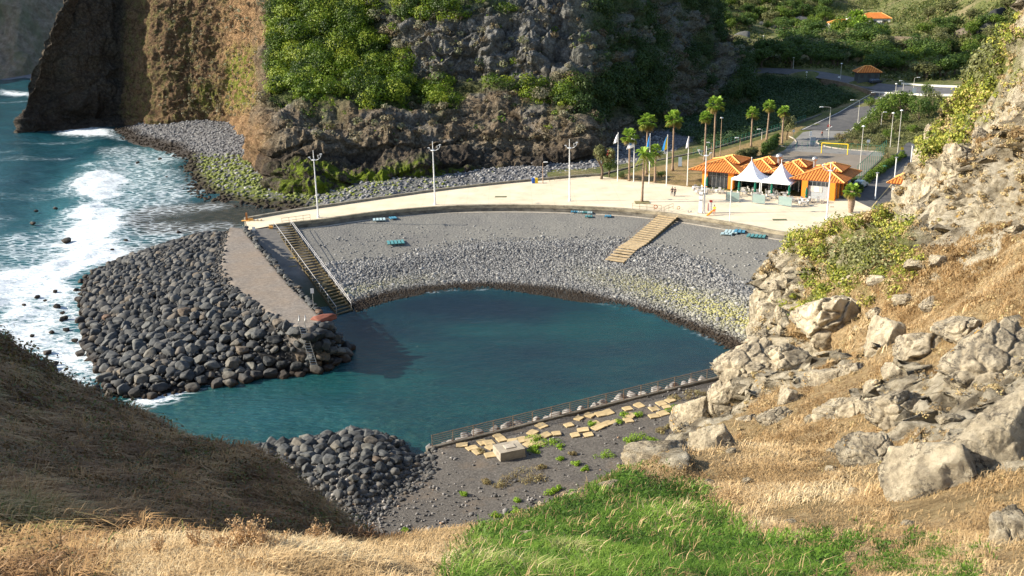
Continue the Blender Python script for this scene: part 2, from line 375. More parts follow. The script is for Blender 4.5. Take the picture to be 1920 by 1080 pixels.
    m = t.math('MAXIMUM', m, m2)
    c = t.mix(m, c, t.ramp(nf2, [(0.34, (0.30, 0.40, 0.44)), (0.5, (0.62, 0.67, 0.70)), (0.62, (0.80, 0.81, 0.82))]))
    t.col(c); t.put(t.b.inputs['Roughness'], t.mix(m, (0.13,)*3, (0.8,)*3)); t.put(t.b.inputs['Specular IOR Level'], t.mix(m, (0.5,)*3, (0.1,)*3))
    t.bump(t.noise(0.9, 6, 0.6, t.vec((0.7, 1.5, 1))), 0.75, 0.5); t.bump(t.noise(2.2, 4, 0.65, t.vec((0.5, 1.8, 1))), 0.9, 0.16)
    t.bump(m, 0.4, 0.15)
    at = dict(foam=foam, brown=brown, basin=basin, shal=np.clip(shal, 0, 1), turq=turq)
    nu, nv = len(x), len(y)
    # far water all round joined to the same sheet
    ring = np.array([(-5000, -300, 0), (3000, -300, 0), (3000, 6000, 0), (-5000, 6000, 0), (-270, 66, 0), (x[-1], 66, 0), (x[-1], y[-1], 0), (-270, y[-1], 0)], float)
    b = len(q); V = np.vstack([q, ring]); f4 = np.array([(b, b+1, b+5, b+4), (b+1, b+2, b+6, b+5), (b+2, b+3, b+7, b+6), (b+3, b, b+4, b+7)])
    for k in at: at[k] = np.r_[at[k], np.zeros(8)]
    structure(npmesh('sea', V, [gridfaces(nu, nv), f4], t.m, smooth=True, attrs=at))
make_sea()
# ================================================================ shingle beach in the bay
def tb_line(u):   # where fine gravel gives way to cobbles (share of the slope)
    return np.interp(u, [0, 0.06, 0.14, 0.3, 0.45, 0.6, 0.75, 0.88, 1], [0.55, 0.58, 0.58, 0.48, 0.42, 0.36, 0.40, 0.56, 0.66])
BW = resample(np.vstack([PX([(547, 421)], 5.0), WALL_IN[6:]]), 420); BS = resample(np.vstack([PX([(668, 583)], 0.0), WATER_IN[12:]]), 420)
def beach_pt(u, t):
    i = np.clip(u*419, 0, 418.999); k = i.astype(int); f = (i-k)[:, None]
    a = BW[k]*(1-f)+BW[k+1]*f; b = BS[k]*(1-f)+BS[k+1]*f
    p = a+(b-a)*t[:, None]; tb = tb_line(u)
    z = 4.0-4.0*np.clip(t, 0, 1)**1.12-np.clip(t-1, 0, 9)*5.5
    z = z+0.32*np.exp(-((t-tb-0.08)/0.07)**2)*sstep(0.02, 0.1, u)+0.10*fbm(p, 5, 3, seed=31)*sstep(0, .1, t)
    p[:, 2] = z; return p
def make_beach():
    U, T = np.meshgrid(np.linspace(0, 1, 420), np.r_[np.linspace(0, 1.15, 150), 1.3, 1.6], indexing='ij'); u = U.ravel(); tt = T.ravel()
    p = beach_pt(u, tt); tb = tb_line(u)
    t = NT('shingle', 0.95, 0.2); cob = t.attr('cob'); wet = t.attr('wet'); lich = t.attr('lich')
    g = t.ramp(t.noise(3.0, 8, 0.85), [(0.3, (0.085, 0.082, 0.073)), (0.52, (0.18, 0.173, 0.153)), (0.72, (0.30, 0.29, 0.262))])
    g = t.mix(t.math('MULTIPLY', t.mr(t.noise(0.12, 5, 0.6), 0.45, 0.7), 0.45), g, (0.11, 0.105, 0.105))
    cc = t.ramp(t.voro(2.6, out='Color'), [(0.1, (0.05, 0.05, 0.052)), (0.9, (0.16, 0.16, 0.165))]); cc = t.mix(t.mr(t.voro(2.6, 'DISTANCE_TO_EDGE'), 0, 0.13, 1, 0), cc, (0.02, 0.02, 0.02))
    c = t.mix(cob, g, cc); c = t.mix(t.math('MULTIPLY', lich, 0.5), c, (0.22, 0.21, 0.08)); c = t.mix(t.math('MULTIPLY', wet, 0.85), c, (0.026, 0.023, 0.018)); t.col(c)
    t.bump(t.voro(2.6), 0.5, 0.12); t.bump(t.noise(7, 4, 0.8), 0.6, 0.06)
    nz = fbm(p, 4, 3, seed=9)
    o = npmesh('shingle_beach', p, gridfaces(420, 152), t.m, smooth=True, attrs=dict(cob=sstep(-0.03, 0.04, tt-tb+0.04*nz), wet=sstep(0.89, 0.95, tt+0.02*nz), lich=lichen(u, tt, p)))
    structure(o)
def lichen(u, t, p): return np.exp(-((t-0.80+0.10*(1-u))/0.09)**2)*sstep(0.42, 0.85, u)+0.45*np.exp(-((t-0.84)/0.05)**2)*sstep(0.3, 0.02, u)
make_beach()
def stone_mat(name, dry, wet, lichc=(0.36, 0.34, 0.12), light=(0.5, 0.5, 0.5), spec=0.2):
    t = NT(name, 0.85, spec); f = t.attr('tint'); c = t.ramp(f, dry); c = t.mix(t.math('MULTIPLY', t.attr('lich'), 0.8), c, lichc)
    c = t.mix(t.attr('wet'), c, wet); t.col(t.mix(0.5, c, t.ramp(t.noise(4, 4, 0.6), [(0.3, 0.30), (0.7, 0.70)]), 'OVERLAY')); return t.m
M_COB = stone_mat('cobble', [(0, (0.09, 0.09, 0.09)), (0.5, (0.185, 0.183, 0.178)), (0.85, (0.28, 0.275, 0.262)), (1, (0.37, 0.36, 0.335))], (0.035, 0.026, 0.018))
def make_cobbles():
    n = 46000; u = RNG.random(n); t = 0.2+0.88*RNG.random(n)**0.9; tb = tb_line(u)
    p0 = beach_pt(u, t); nz = fbm(p0, 4, 3, seed=9); keep = (t-tb+0.05*nz > 0.0) | ((t-tb+0.06*nz > -0.06) & (RNG.random(n) < 0.35)) | (RNG.random(n) < 0.04)
    keep |= (u < 0.05) & (t > 0.5)
    u, t, p0 = u[keep], t[keep], p0[keep]; n = len(u)
    r = (0.105+0.095*RNG.random(n))*(1+0.45*sstep(0.6, 1, u))*(1-0.35*sstep(0.9, 1.0, t))*(1+0.6*sstep(0.12, 0.0, u)); r = r*(1+1.0*(RNG.random(n) > 0.985))
    p0[:, 2] += r*0.15
    v, f, ti = scatter_stones(p0, r, 1, 0.65, 8, 3)
    nv = len(v)//n
    stuff(npmesh('beach_cobbles', v, f, M_COB, smooth=True, attrs=dict(tint=ti, wet=np.repeat(sstep(0.89, 0.95, t+0.03*(RNG.random(n)-0.5)), nv), lich=np.repeat(np.clip(lichen(u, t, p0), 0, 1)*(RNG.random(n) > 0.35), nv))), 'grey rounded cobbles covering the lower slope of the bay beach', 'cobbles')
make_cobbles()
# ================================================================ promenade
CONC = NT('pale_paving', 0.85, 0.25)
_n = CONC.noise(0.25, 6, 0.65); _c = CONC.ramp(_n, [(0.3, (0.52, 0.44, 0.31)), (0.55, (0.66, 0.56, 0.40)), (0.75, (0.72, 0.62, 0.46))])
_c = CONC.mix(CONC.mr(CONC.noise(2.5, 6, 0.75), 0.55, 0.75, 0, 0.35), _c, (0.42, 0.34, 0.24)); _c = CONC.mix(CONC.mr(CONC.noise(0.35, 7, 0.8, CONC.vec((1, 1, 1))), 0.56, 0.66, 0, 0.22), _c, (0.36, 0.31, 0.23)); _b = CONC.n.new('ShaderNodeTexBrick'); CONC.L.new(CONC.vec((0.25, 0.25, 1)), _b.inputs['Vector']); _b.offset = 0; _b.inputs['Scale'].default_value = 1; _b.inputs['Mortar Size'].default_value = 0.006; _b.inputs['Brick Width'].default_value = 1; _b.inputs['Row Height'].default_value = 1; _c = CONC.mix(CONC.math('MULTIPLY', _b.outputs['Fac'], 0.4), _c, (0.28, 0.23, 0.16)); CONC.col(_c); CONC.bump(CONC.noise(8, 3), 0.3, 0.02)
M_PAVE = CONC.m
def weathered(name, c, dark, moss=None):
    t = NT(name, 0.9, 0.2); a = t.ramp(t.noise(0.7, 7, 0.7, t.vec((1, 1, 2.5))), [(0.32, dark), (0.62, c)])
    a = t.mix(t.mr(t.noise(3.5, 5, 0.7), 0.55, 0.75, 0, 0.4), a, dark)
    if moss: a = t.mix(t.mr(t.posz(), 2.5, 0.2), a, moss)
    t.col(a); t.bump(t.noise(5, 5, 0.7), 0.5, 0.05); return t.m
M_WALL = weathered('weathered_concrete', (0.22, 0.20, 0.165), (0.07, 0.062, 0.05))
M_LEDGE = weathered('pale_concrete', (0.52, 0.46, 0.38), (0.30, 0.26, 0.2))
def poly_slab(name, poly, z0, z1, mats):
    mb = MB(); mb.prism([tuple(p[:2]) for p in poly], z0, z1); n = len(poly)
    mb.mi = [0, 0]+[1]*n; return mb.build(name, mats)
plaza_poly = np.vstack([WALL_OUT, PX([(1160, 336), (1230, 343), (1306, 352), (1400, 361), (1500, 369), (1600, 374), (1625, 386), (1660, 402)], 5), [WALL_IN[-1]+np.array([3, 4, 0])], WALL_IN[::-1], PX([(466, 431)], 5)])
structure(poly_slab('promenade', plaza_poly, 0.5, 5.0, [M_PAVE, M_WALL]))
def offset_line(l, d):
    l = np.asarray(l)[:, :2]; t = np.gradient(l, axis=0); t /= np.linalg.norm(t, axis=1)[:, None]; return l+np.stack([t[:, 1], -t[:, 0]], 1)*d
def strip(name, line, d0, d1, z0, z1, mat, parent=None):
    a = offset_line(line, d0); b = offset_line(line, d1); mb = MB(); n = len(a)
    for i in range(n-1):
        pass
    vs = []; fs = []
    for i in range(n):
        za, zb = (z0[i], z1[i]) if hasattr(z0, '__len__') else (z0, z1)
        vs += [(*a[i], za), (*b[i], za), (*b[i], zb), (*a[i], zb)]
    for i in range(n-1):
        for k in range(4): fs.append((i*4+k, (i+1)*4+k, (i+1)*4+(k+1) % 4, i*4+(k+1) % 4))
    fs += [(3, 2, 1, 0), tuple((n-1)*4+k for k in range(4))]
    mb.add(vs, fs); o = mb.build(name, mat, parent); bm = bmesh.new(); bm.from_mesh(o.data); bmesh.ops.recalc_face_normals(bm, faces=bm.faces); bm.to_mesh(o.data); bm.free(); return o
structure(strip('promenade_ledge', WALL_IN, 0.02, 0.75, 2.0, 3.98, M_LEDGE))
tag(strip('kerb_wall', WALL_IN, -0.55, 0.06, 4.6, 5.16, weathered('curb_stone', (0.36, 0.31, 0.22), (0.12, 0.1, 0.07))), 'low weathered stone kerb curving along the beach edge of the promenade', 'kerb')
tag(strip('parapet_wall', WALL_OUT, 0.05, -0.5, 3.2, 5.42, weathered('parapet', (0.30, 0.27, 0.21), (0.10, 0.09, 0.075))), 'low dark stone parapet along the seaward edge of the promenade', 'wall')
# ================================================================ jetty
def mound_h(q):
    do = np.clip(sdf(q, MOUND), 0, None); sd = sdf(q, PATH); dp = np.clip(-sd, 0, None)
    h = 5.35*(do/(do+dp+1e-6))**0.85-1.2*(sdf(q, MOUND) < 0)
    return np.where(sd > 0, 5.35, h), sd, sdf(q, MOUND)
def make_mound():
    x = np.arange(-75, -14, 0.33); y = np.arange(84, 174, 0.33); X, Y = np.meshgrid(x, y, indexing='ij'); q = np.stack([X.ravel(), Y.ravel(), 0*X.ravel()], 1)
    h, sd, so_ = mound_h(q); q[:, 2] = np.where(sd > 0, 5.35, h+0.5*fbm(q, 1.5, 3, seed=4)*sstep(0, 1, -sd)-0.25*sstep(0, 1, -sd))
    q[:, 2] += 0.07*fbm(q, 2.2, 3, seed=14)
    q[:, 2] = np.where(so_ < 0, np.maximum(-2.5, -0.6+so_*1.2), q[:, 2])
    f = gridfaces(len(x), len(y)); keep = (so_[f].max(1) > -2.5); 
    # keep clear of the ramp
    t = NT('jetty_core', 0.95, 0.15); top = t.attr('top')
    g = t.ramp(t.noise(2.2, 8, 0.8), [(0.3, (0.10, 0.088, 0.075)), (0.5, (0.20, 0.175, 0.15)), (0.72, (0.33, 0.29, 0.245))])
    g = t.mix(t.mr(t.noise(0.15, 4, 0.6), 0.4, 0.65, 0, 0.5), g, (0.24, 0.18, 0.125))
    c = t.mix(top, t.ramp(t.voro(1.8), [(0.1, (0.05, 0.048, 0.046)), (0.7, (0.012, 0.012, 0.012))]), g); t.col(c); t.bump(t.noise(6, 5, 0.8), 0.7, 0.06)
    structure(npmesh('jetty', q, f[keep], t.m, smooth=True, attrs=dict(top=sstep(-1.0, 0.2, sd+1.2*fbm(q, 2.0, 3, seed=77)))))
make_mound()
def make_ramp():
    a = P(466, 432, 4.9); b = P(549, 422, 4.9); c = P(676, 588, -0.6); d = P(607, 602, -0.6); n = 40; vs = []
    for i in range(n+1):
        t = i/n
        for k in range(5):
            s = k/4; p = (a*(1-s)+b*s)*(1-t)+(d*(1-s)+c*s)*t; p = p.copy(); p[2] = 4.93-5.6*t-(0.25 if k == 4 else 0); vs.append(p)
    t = NT('ramp_concrete', 0.85, 0.3); c_ = t.ramp(t.noise(0.6, 7, 0.7), [(0.3, (0.09, 0.085, 0.078)), (0.7, (0.185, 0.17, 0.15))])
    c_ = t.mix(t.mr(t.posz(), 1.9, 0.5), c_, (0.035, 0.045, 0.015)); t.col(c_); t.bump(t.noise(5, 5, 0.7), 0.4, 0.04)
    o = structure(npmesh('boat_ramp', np.array(vs), gridfaces(n+1, 5)[:, ::-1], t.m)); 
    return a, b, c, d
RA = make_ramp()
def ramp_z(y):  # height on the ramp by distance
    y0 = (RA[0][1]+RA[1][1])/2; y1 = (RA[2][1]+RA[3][1])/2; return 4.93-5.5*(y0-y)/(y0-y1)
# ================================================================ open-sea shore north of the promenade (cobbles and moss)
SHORE_POLY = np.vstack([SHORE_OUT, [WALL_OUT[4]+np.array([0, 0, 0])], WALL_OUT[8::4], [WALL_OUT[-1]], PX([(1190, 330), (1300, 268), (1330, 228), (1250, 220), (1150, 262), (1050, 300), (980, 305), (820, 322), (700, 330)], 3), PX([(560, 320), (480, 270), (470, 222), (380, 205), (240, 222)], 3)])
def shore_h(q):
    d = np.clip(seg_dist(q, np.vstack([SHORE_OUT, WALL_OUT[6][None]]), False), 0, None); s = sdf(q, SHORE_POLY)
    return np.where(s > -1, np.minimum(0.16*d, 3.0+0.01*d)*1.0, 0.16*d)-0.2, s
def make_shore():
    x = np.arange(-150, 70, 0.9); y = np.arange(160, 345, 0.9); X, Y = np.meshgrid(x, y, indexing='ij'); q = np.stack([X.ravel(), Y.ravel(), 0*X.ravel()], 1)
    h, _ = shore_h(q); d = seg_dist(q, SHORE_OUT, False); s = sdf(q, SHORE_POLY)
    q[:, 2] = h+0.35*fbm(q, 6, 4, seed=5)*sstep(0, 8, d); q[:, 2] = np.where(s < 0, np.minimum(q[:, 2], -0.05+s*0.35), q[:, 2])
    f = gridfaces(len(x), len(y)); f = f[s[f].max(1) > -5]
    px, py = PROJ(q)
    moss = moss_zone(px, py); wet = sstep(1.2, 0.3, q[:, 2])
    t = NT('shore_cobble', 0.95, 0.15); c = t.ramp(t.voro(1.6, out='Color'), [(0.1, (0.075, 0.075, 0.078)), (0.9, (0.24, 0.235, 0.235))]); c = t.mix(t.mr(t.voro(1.6, 'DISTANCE_TO_EDGE'), 0, 0.12, 0.9, 0), c, (0.02, 0.02, 0.02))
    c = t.mix(t.math('MULTIPLY', t.attr('moss'), t.mr(t.noise(0.6, 5, 0.7), 0.42, 0.55)), c, (0.10, 0.12, 0.018)); c = t.mix(t.math('MULTIPLY', t.attr('wet'), 0.85), c, (0.03, 0.022, 0.015)); t.col(c)
    t.bump(t.voro(1.6), 0.8, 0.2)
    structure(npmesh('cobble_shore', q, f, t.m, smooth=True, attrs=dict(moss=moss, wet=wet)))
def moss_zone(px, py):
    a = sstep(330, 360, px)*sstep(1000, 560, px)*sstep(285, 300, py)*(0.4+0.6*sstep(620, 540, px)); return np.clip(a, 0, 1)
make_shore()
def make_shore_stones():
    M_S = stone_mat('shore_stone', [(0, (0.065, 0.065, 0.07)), (0.5, (0.16, 0.16, 0.165)), (0.9, (0.26, 0.255, 0.25)), (1, (0.34, 0.33, 0.3))], (0.03, 0.022, 0.015), (0.15, 0.18, 0.015))
    n = 26000; q = np.stack([RNG.uniform(-130, 40, n), RNG.uniform(168, 330, n), np.zeros(n)], 1); s = sdf(q, SHORE_POLY); q = q[s > -0.5]
    h, _ = shore_h(q); q[:, 2] = h+0.35*fbm(q, 6, 4, seed=5)*sstep(0, 8, seg_dist(q, SHORE_OUT, False)); px, py = PROJ(q)
    k = (py < 420) & (px > 180) & (px < 1330); q = q[k]; px = px[k]; py = py[k]; n = len(q); mz = moss_zone(px, py)
    r = 0.24+0.30*RNG.random(n)**2+0.22*mz*RNG.random(n); wt = sstep(1.0, 0.35, q[:, 2]); m = (RNG.random(n) < mz*0.75).astype(float)
    v, f, ti = scatter_stones(q+np.array([0, 0, 0.08]), r, 1, 0.65, 8, 5); nv = len(v)//n
    stuff(npmesh('shore_cobbles', v, f, M_S, smooth=True, attrs=dict(tint=ti, wet=np.repeat(wt, nv), lich=np.repeat(m, nv))), 'grey and moss covered stones strewn over the cove shore', 'cobbles')
make_shore_stones()
# ================================================================ cliffs
def bump_interp(G, nu, nv):      # G (a,b,3) -> smooth surface (nu,nv,3)
    def cr(A, n):
        m = A.shape[0]; t = np.linspace(0, m-1, n); k = np.clip(t.astype(int), 0, m-2); f = (t-k).reshape(-1, *([1]*(A.ndim-1)))
        g = lambda i: A[np.clip(i, 0, m-1)]
        p0, p1, p2, p3 = g(k-1), g(k), g(k+1), g(k+2)
        return 0.5*(2*p1+(-p0+p2)*f+(2*p0-5*p1+4*p2-p3)*f**2+(-p0+3*p1-3*p2+p3)*f**3)
    return np.swapaxes(cr(np.swapaxes(cr(G, nu), 0, 1), nv), 0, 1)
def surf_normals(S):
    a = np.gradient(S, axis=0); b = np.gradient(S, axis=1); n = np.cross(a, b); n /= np.linalg.norm(n, axis=2)[:, :, None]+1e-9; return n
COLS = [
 ((28, 256, -1), [(36, 246, 1), (44, 228, 3), (52, 195, 4), (64, 150, 6), (84, 100, 8), (102, 55, 11), (114, 25, 14), (125, 0, 17), (150, -150, 32)]),
 ((75, 252, -1), [(76, 244, 1), (78, 222, 3), (82, 190, 5), (88, 150, 7), (104, 100, 9), (118, 55, 12), (128, 25, 15), (137, 0, 18), (160, -150, 33)]),
 ((140, 248, -1), [(140, 240, 4), (140, 222, 8), (141, 190, 6), (144, 150, 8), (150, 100, 10), (158, 55, 13), (164, 25, 16), (170, 0, 19), (185, -150, 34)]),
 ((205, 244, -1), [(204, 236, 6), (203, 218, 10), (202, 190, 9), (200, 150, 10), (200, 100, 12), (202, 55, 15), (205, 25, 18), (208, 0, 21), (215, -150, 36)]),
 ((243, 231, 0.5), [(241, 225, 4), (239, 210, 6), (236, 188, 7), (232, 150, 9), (228, 100, 12), (226, 55, 15), (226, 25, 18), (228, 0, 21), (235, -150, 38)]),
 ((300, 228, 2.6), [(300, 218, 2), (300, 205, 4), (298, 180, 6), (296, 150, 9), (293, 100, 12), (290, 55, 15), (288, 25, 18), (288, 0, 21), (295, -150, 38)]),
 ((370, 224, 3.2), [(370, 212, 1), (371, 195, 3), (371, 170, 5), (370, 140, 8), (368, 100, 11), (366, 55, 14), (365, 25, 17), (365, 0, 20), (370, -150, 36)]),
 ((428, 228, 3.2), [(430, 215, 2), (432, 195, 3), (434, 170, 5), (435, 140, 7), (434, 100, 10), (434, 55, 13), (435, 25, 15), (436, 0, 18), (440, -150, 34)]),
 ((462, 245, 3.0), [(463, 232, 1), (465, 212, 3), (467, 180, 5), (468, 140, 7), (470, 100, 10), (472, 55, 13), (474, 25, 16), (476, 0, 19), (482, -150, 36)]),
 ((480, 284, 3.0), [(482, 262, 3), (485, 230, 10), (488, 195, 17), (492, 150, 23), (497, 100, 28), (502, 55, 34), (504, 25, 38), (508, 0, 42), (520, -150, 62)]),
 ((505, 338, 2.2), [(506, 315, 2), (508, 295, 5), (511, 255, 9), (514, 222, 20), (520, 150, 46), (524, 95, 58), (528, 45, 68), (532, 0, 76), (550, -150, 118)]),
 ((560, 357, 1.8), [(562, 330, 2), (565, 308, 9), (568, 255, 13), (572, 220, 24), (580, 150, 50), (585, 95, 62), (590, 45, 72), (595, 0, 80), (620, -150, 125)]),
 ((630, 356, 1.8), [(632, 326, 2), (636, 304, 10), (640, 262, 14), (644, 218, 25), (652, 150, 48), (657, 95, 61), (662, 45, 70), (667, 0, 78), (690, -150, 120)]),
 ((700, 350, 1.8), [(700, 320, 2), (705, 298, 11), (710, 265, 14), (715, 215, 25), (725, 150, 45), (730, 95, 58), (735, 45, 62), (740, 0, 69), (760, -150, 110)]),
 ((765, 345, 1.8), [(766, 313, 2), (768, 290, 11), (770, 262, 15), (774, 215, 25), (783, 150, 43), (787, 95, 50), (790, 45, 54), (796, 0, 61), (812, -150, 102)]),
 ((830, 338, 1.8), [(830, 307, 2), (835, 286, 11), (835, 258, 15), (838, 215, 24), (845, 150, 40), (848, 95, 43), (850, 45, 47), (855, 0, 54), (870, -150, 95)]),
 ((930, 325, 2), [(930, 300, 2), (935, 287, 8), (935, 255, 12), (935, 215, 20), (940, 150, 32), (945, 95, 36), (950, 45, 42), (955, 0, 50), (975, -150, 90)]),
 ((1010, 316, 2.5), [(1010, 300, 2), (1013, 286, 6), (1012, 255, 10), (1012, 215, 16), (1018, 150, 28), (1022, 95, 34), (1028, 45, 42), (1035, 0, 50), (1060, -150, 90)]),
 ((1080, 302, 3.5), [(1085, 284, 2), (1090, 262, 5), (1095, 235, 9), (1100, 200, 14), (1105, 150, 22), (1108, 90, 32), (1110, 40, 42), (1115, 0, 52), (1140, -150, 90)]),
 ((1150, 268, 4), [(1152, 252, 2), (1155, 235, 4), (1160, 215, 8), (1165, 180, 13), (1168, 140, 20), (1170, 90, 30), (1172, 40, 40), (1175, 0, 50), (1190, -150, 90)]),
 ((1230, 236, 4.5), [(1232, 224, 2), (1234, 212, 4), (1236, 195, 8), (1238, 165, 14), (1240, 130, 20), (1240, 90, 30), (1240, 40, 42), (1240, 0, 54), (1245, -90, 76)]),
 ((1320, 204, 6), [(1320, 192, 3), (1320, 184, 5), (1318, 170, 10), (1315, 145, 16), (1310, 115, 22), (1305, 85, 32), (1300, 40, 46), (1295, 0, 58), (1292, -40, 68)]),
 ((1412, 168, 8), [(1409, 158, 3), (1403, 148, 6), (1396, 132, 12), (1385, 108, 20), (1374, 85, 30), (1362, 60, 40), (1347, 25, 55), (1337, 0, 64), (1318, -35, 74)]),
]
def make_cliff():
    G = []
    for (bx, by, bz), rows in COLS:
        b = P(bx, by, bz); col = [b+np.array([0, -0.5, -3.5]), b]
        for px, py, dd in rows: col.append(W(px, py, b[1]+dd))
        t = col[-1]; col.append(t+np.array([-10, 20, 24 if bx < 1200 else 5])); col.append(t+np.array([-60, 60, -6])); G.append(col)  # unseen rows above the brow, height shaped for the shadow over the valley
    G = np.array(G); G = np.concatenate([G[:1]+np.array([14, 70, 0]), G[:1]+np.array([3, 22, 0]), G, G[-1:]+np.array([-14, 34, -4]), (G[-1:]+np.array([-60, 60, 0]))*np.array([1, 1, 0.45])], 0)
    nu, nv = 1250, 460
    S = bump_interp(G, nu, nv); N = surf_normals(S)
    q0 = S.reshape(-1, 3); n = N.reshape(-1, 3)
    if n[:, 1].mean() > 0: n = -n
    px, py = PROJ(q0)
    _nj = fbm(np.stack([px, py, 0*px], 1), 34, 4, seed=310); brown = sstep(520, 476, px+34*_nj)*(0.15+0.85*sstep(212, 246, px+10*_nj)); green = green_zone(px, py)
    rough = 1-0.55*np.clip(green, 0, 1); lit_face = brown*sstep(400, 450, px+30*_nj)
    qs = q0*np.array([1, 1, 1.5])
    F1, F2, cid = worley(q0+1.5*np.stack([fbm(q0, 6, 2, seed=s) for s in (1, 2, 3)], 1), 5.5, seed=2)
    g1, g2, c2 = worley(q0+0.6*np.stack([fbm(q0, 2, 2, seed=s) for s in (4, 5, 6)], 1), 1.9, seed=7)
    gul = fbm(q0*np.array([1, 1, 0.35]), 11, 4, seed=45, ridged=True); zz = q0[:, 2]/4.2+0.9*fbm(q0, 14, 3, seed=46); strat = (zz-np.floor(zz))
    d = 3.6*fbm(q0, 19, 3, seed=40)+2.0*gul*(1-0.5*green)-1.3*sstep(0.5, 1.0, strat)*sstep(0.0, 0.3, 1-green)*sstep(480, 520, px)+1.6*(cid-0.5)*sstep(0, 0.25, F2-F1)+1.1*fbm(q0, 5, 4, seed=41, ridged=True)*rough+0.45*(c2-0.5)*sstep(0, 0.2, g2-g1)*rough+0.4*fbm(q0, 1.3, 3, seed=44)
    flute = sstep(400, 520, px)*sstep(238, 262, py)
    d = d+0.9*flute*fbm(q0*np.array([1, 1, 0.22]), 2.2, 3, seed=51, ridged=True)
    d = d*(1-0.25*brown)+brown*0.9*fbm(q0*np.array([1, 1, .6]), 3.2, 5, gain=.6, seed=61, ridged=True)
    crag = sstep(640, 720, px)*sstep(1300, 1060, px)*sstep(175, 120, py)*(1-green); d = d+crag*(2.2*fbm(q0*np.array([1, 1, .6]), 6.5, 5, gain=.6, seed=66, ridged=True)+2.4*(cid-0.5)*sstep(0, .15, F2-F1)+1.0*(c2-.5)*sstep(0, .15, g2-g1))
    d *= sstep(-3, 2.5, q0[:, 2])*0.8+0.2
    q = q0+n*d[:, None]
    t = NT('cliff_rock', 0.95, 0.15); A = {k: t.attr(k) for k in ('brown', 'green', 'lit_face', 'moss', 'grey', 'crack', 'dark')}
    big = t.noise(0.12, 6, 0.65); fine = t.noise(1.4, 8, 0.75); mid = t.noise(0.45, 6, 0.7)
    base = t.ramp(fine, [(0.30, (0.05, 0.04, 0.028)), (0.48, (0.19, 0.155, 0.108)), (0.68, (0.38, 0.325, 0.235))])
    base = t.mix(t.mr(big, 0.4, 0.62, 0, 0.6), base, t.ramp(fine, [(0.3, (0.075, 0.048, 0.028)), (0.7, (0.27, 0.185, 0.11))]))
    grey = t.ramp(fine, [(0.28, (0.075, 0.072, 0.065)), (0.5, (0.20, 0.195, 0.18)), (0.72, (0.42, 0.41, 0.37))])
    c = t.mix(A['grey'], base, grey)
    br = t.ramp(fine, [(0.28, (0.055, 0.032, 0.018)), (0.5, (0.17, 0.105, 0.058)), (0.7, (0.30, 0.215, 0.12))])
    br = t.mix(t.mr(mid, 0.47, 0.62, 0, 0.75), br, t.ramp(fine, [(0.3, (0.07, 0.075, 0.02)), (0.65, (0.22, 0.21, 0.07))]))
    c = t.mix(A['brown'], c, br)
    c = t.mix(t.math('MULTIPLY', A['lit_face'], 0.85), c, t.ramp(fine, [(0.3, (0.16, 0.085, 0.04)), (0.52, (0.38, 0.235, 0.12)), (0.7, (0.5, 0.33, 0.19))]))  # sun-facing buttress: warm sunlight painted into the rock colour
    gr = t.ramp(fine, [(0.35, (0.028, 0.04, 0.008)), (0.65, (0.10, 0.14, 0.02))])
    c = t.mix(t.math('MULTIPLY', A['green'], 0.9), c, gr)
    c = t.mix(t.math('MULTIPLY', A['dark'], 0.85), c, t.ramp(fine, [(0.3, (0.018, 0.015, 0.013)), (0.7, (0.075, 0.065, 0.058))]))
    c = t.mix(t.math('MULTIPLY', A['moss'], t.mr(mid, 0.44, 0.52)), c, t.ramp(fine, [(0.3, (0.06, 0.09, 0.004)), (0.7, (0.22, 0.29, 0.02))]))
    c = t.mix(t.math('MULTIPLY', A['crack'], 0.6), c, (0.02, 0.016, 0.012)); t.col(c)
    t.bump(t.noise(0.7, 10, 0.75), 1.0, 1.8); t.bump(t.voro(0.9, vec=t.vec((1, 1, 1.5))), 0.7, 0.7); t.bump(t.noise(4, 6, 0.8), 0.8, 0.25)
    crack = np.clip(sstep(0.10, 0.0, F2-F1)*0.8+sstep(0.08, 0, g2-g1)*0.5, 0, 1)*(1-green)
    grey = sstep(640, 720, px+30*fbm(q0, 10, 3, seed=3))*sstep(1300, 1060, px)*sstep(175, 120, py-20*fbm(q0, 8, 2, seed=4))
    grey = np.clip(grey+sstep(-0.1, 0.45, fbm(q0, 6, 4, seed=33))*sstep(500, 560, px)*sstep(262, 245, py)*0.7+0.35*sstep(1050, 1150, px), 0, 1)
    mossp = sstep(505, 540, px)*sstep(980, 860, px)*sstep(306, 322, py)*0.95+sstep(420, 440, px)*sstep(500, 470, px)*sstep(70, 110, py)*sstep(225, 190, py)*0.8+0.5*sstep(350, 380, px)*sstep(440, 400, px)*sstep(150, 180, py)*sstep(215, 190, py)
    dark = np.clip(sstep(272, 300, py)*sstep(470, 500, px)*(1-sstep(-.2, .5, fbm(q0, 5, 3, seed=71))*0.5)+sstep(246, 226, px)*(0.72+0.28*sstep(120, 210, py)), 0, 1)  # headland term paints its shade in; the other term darkens the cliff foot
    path = sstep(5, 2, np.abs(py-(252+(px-790)*0.30)))*sstep(785, 800, px)*sstep(935, 920, px)
    grey = np.clip(grey+path*0.6, 0, 1)
    o = structure(npmesh('cliff', q, gridfaces(nu, nv), t.m, smooth=True, attrs=dict(brown=brown*(1-sstep(470, 500, px)*0.0), green=green, lit_face=lit_face, moss=mossp, grey=grey, crack=crack, dark=dark)))
    return q, n, px, py, green, d
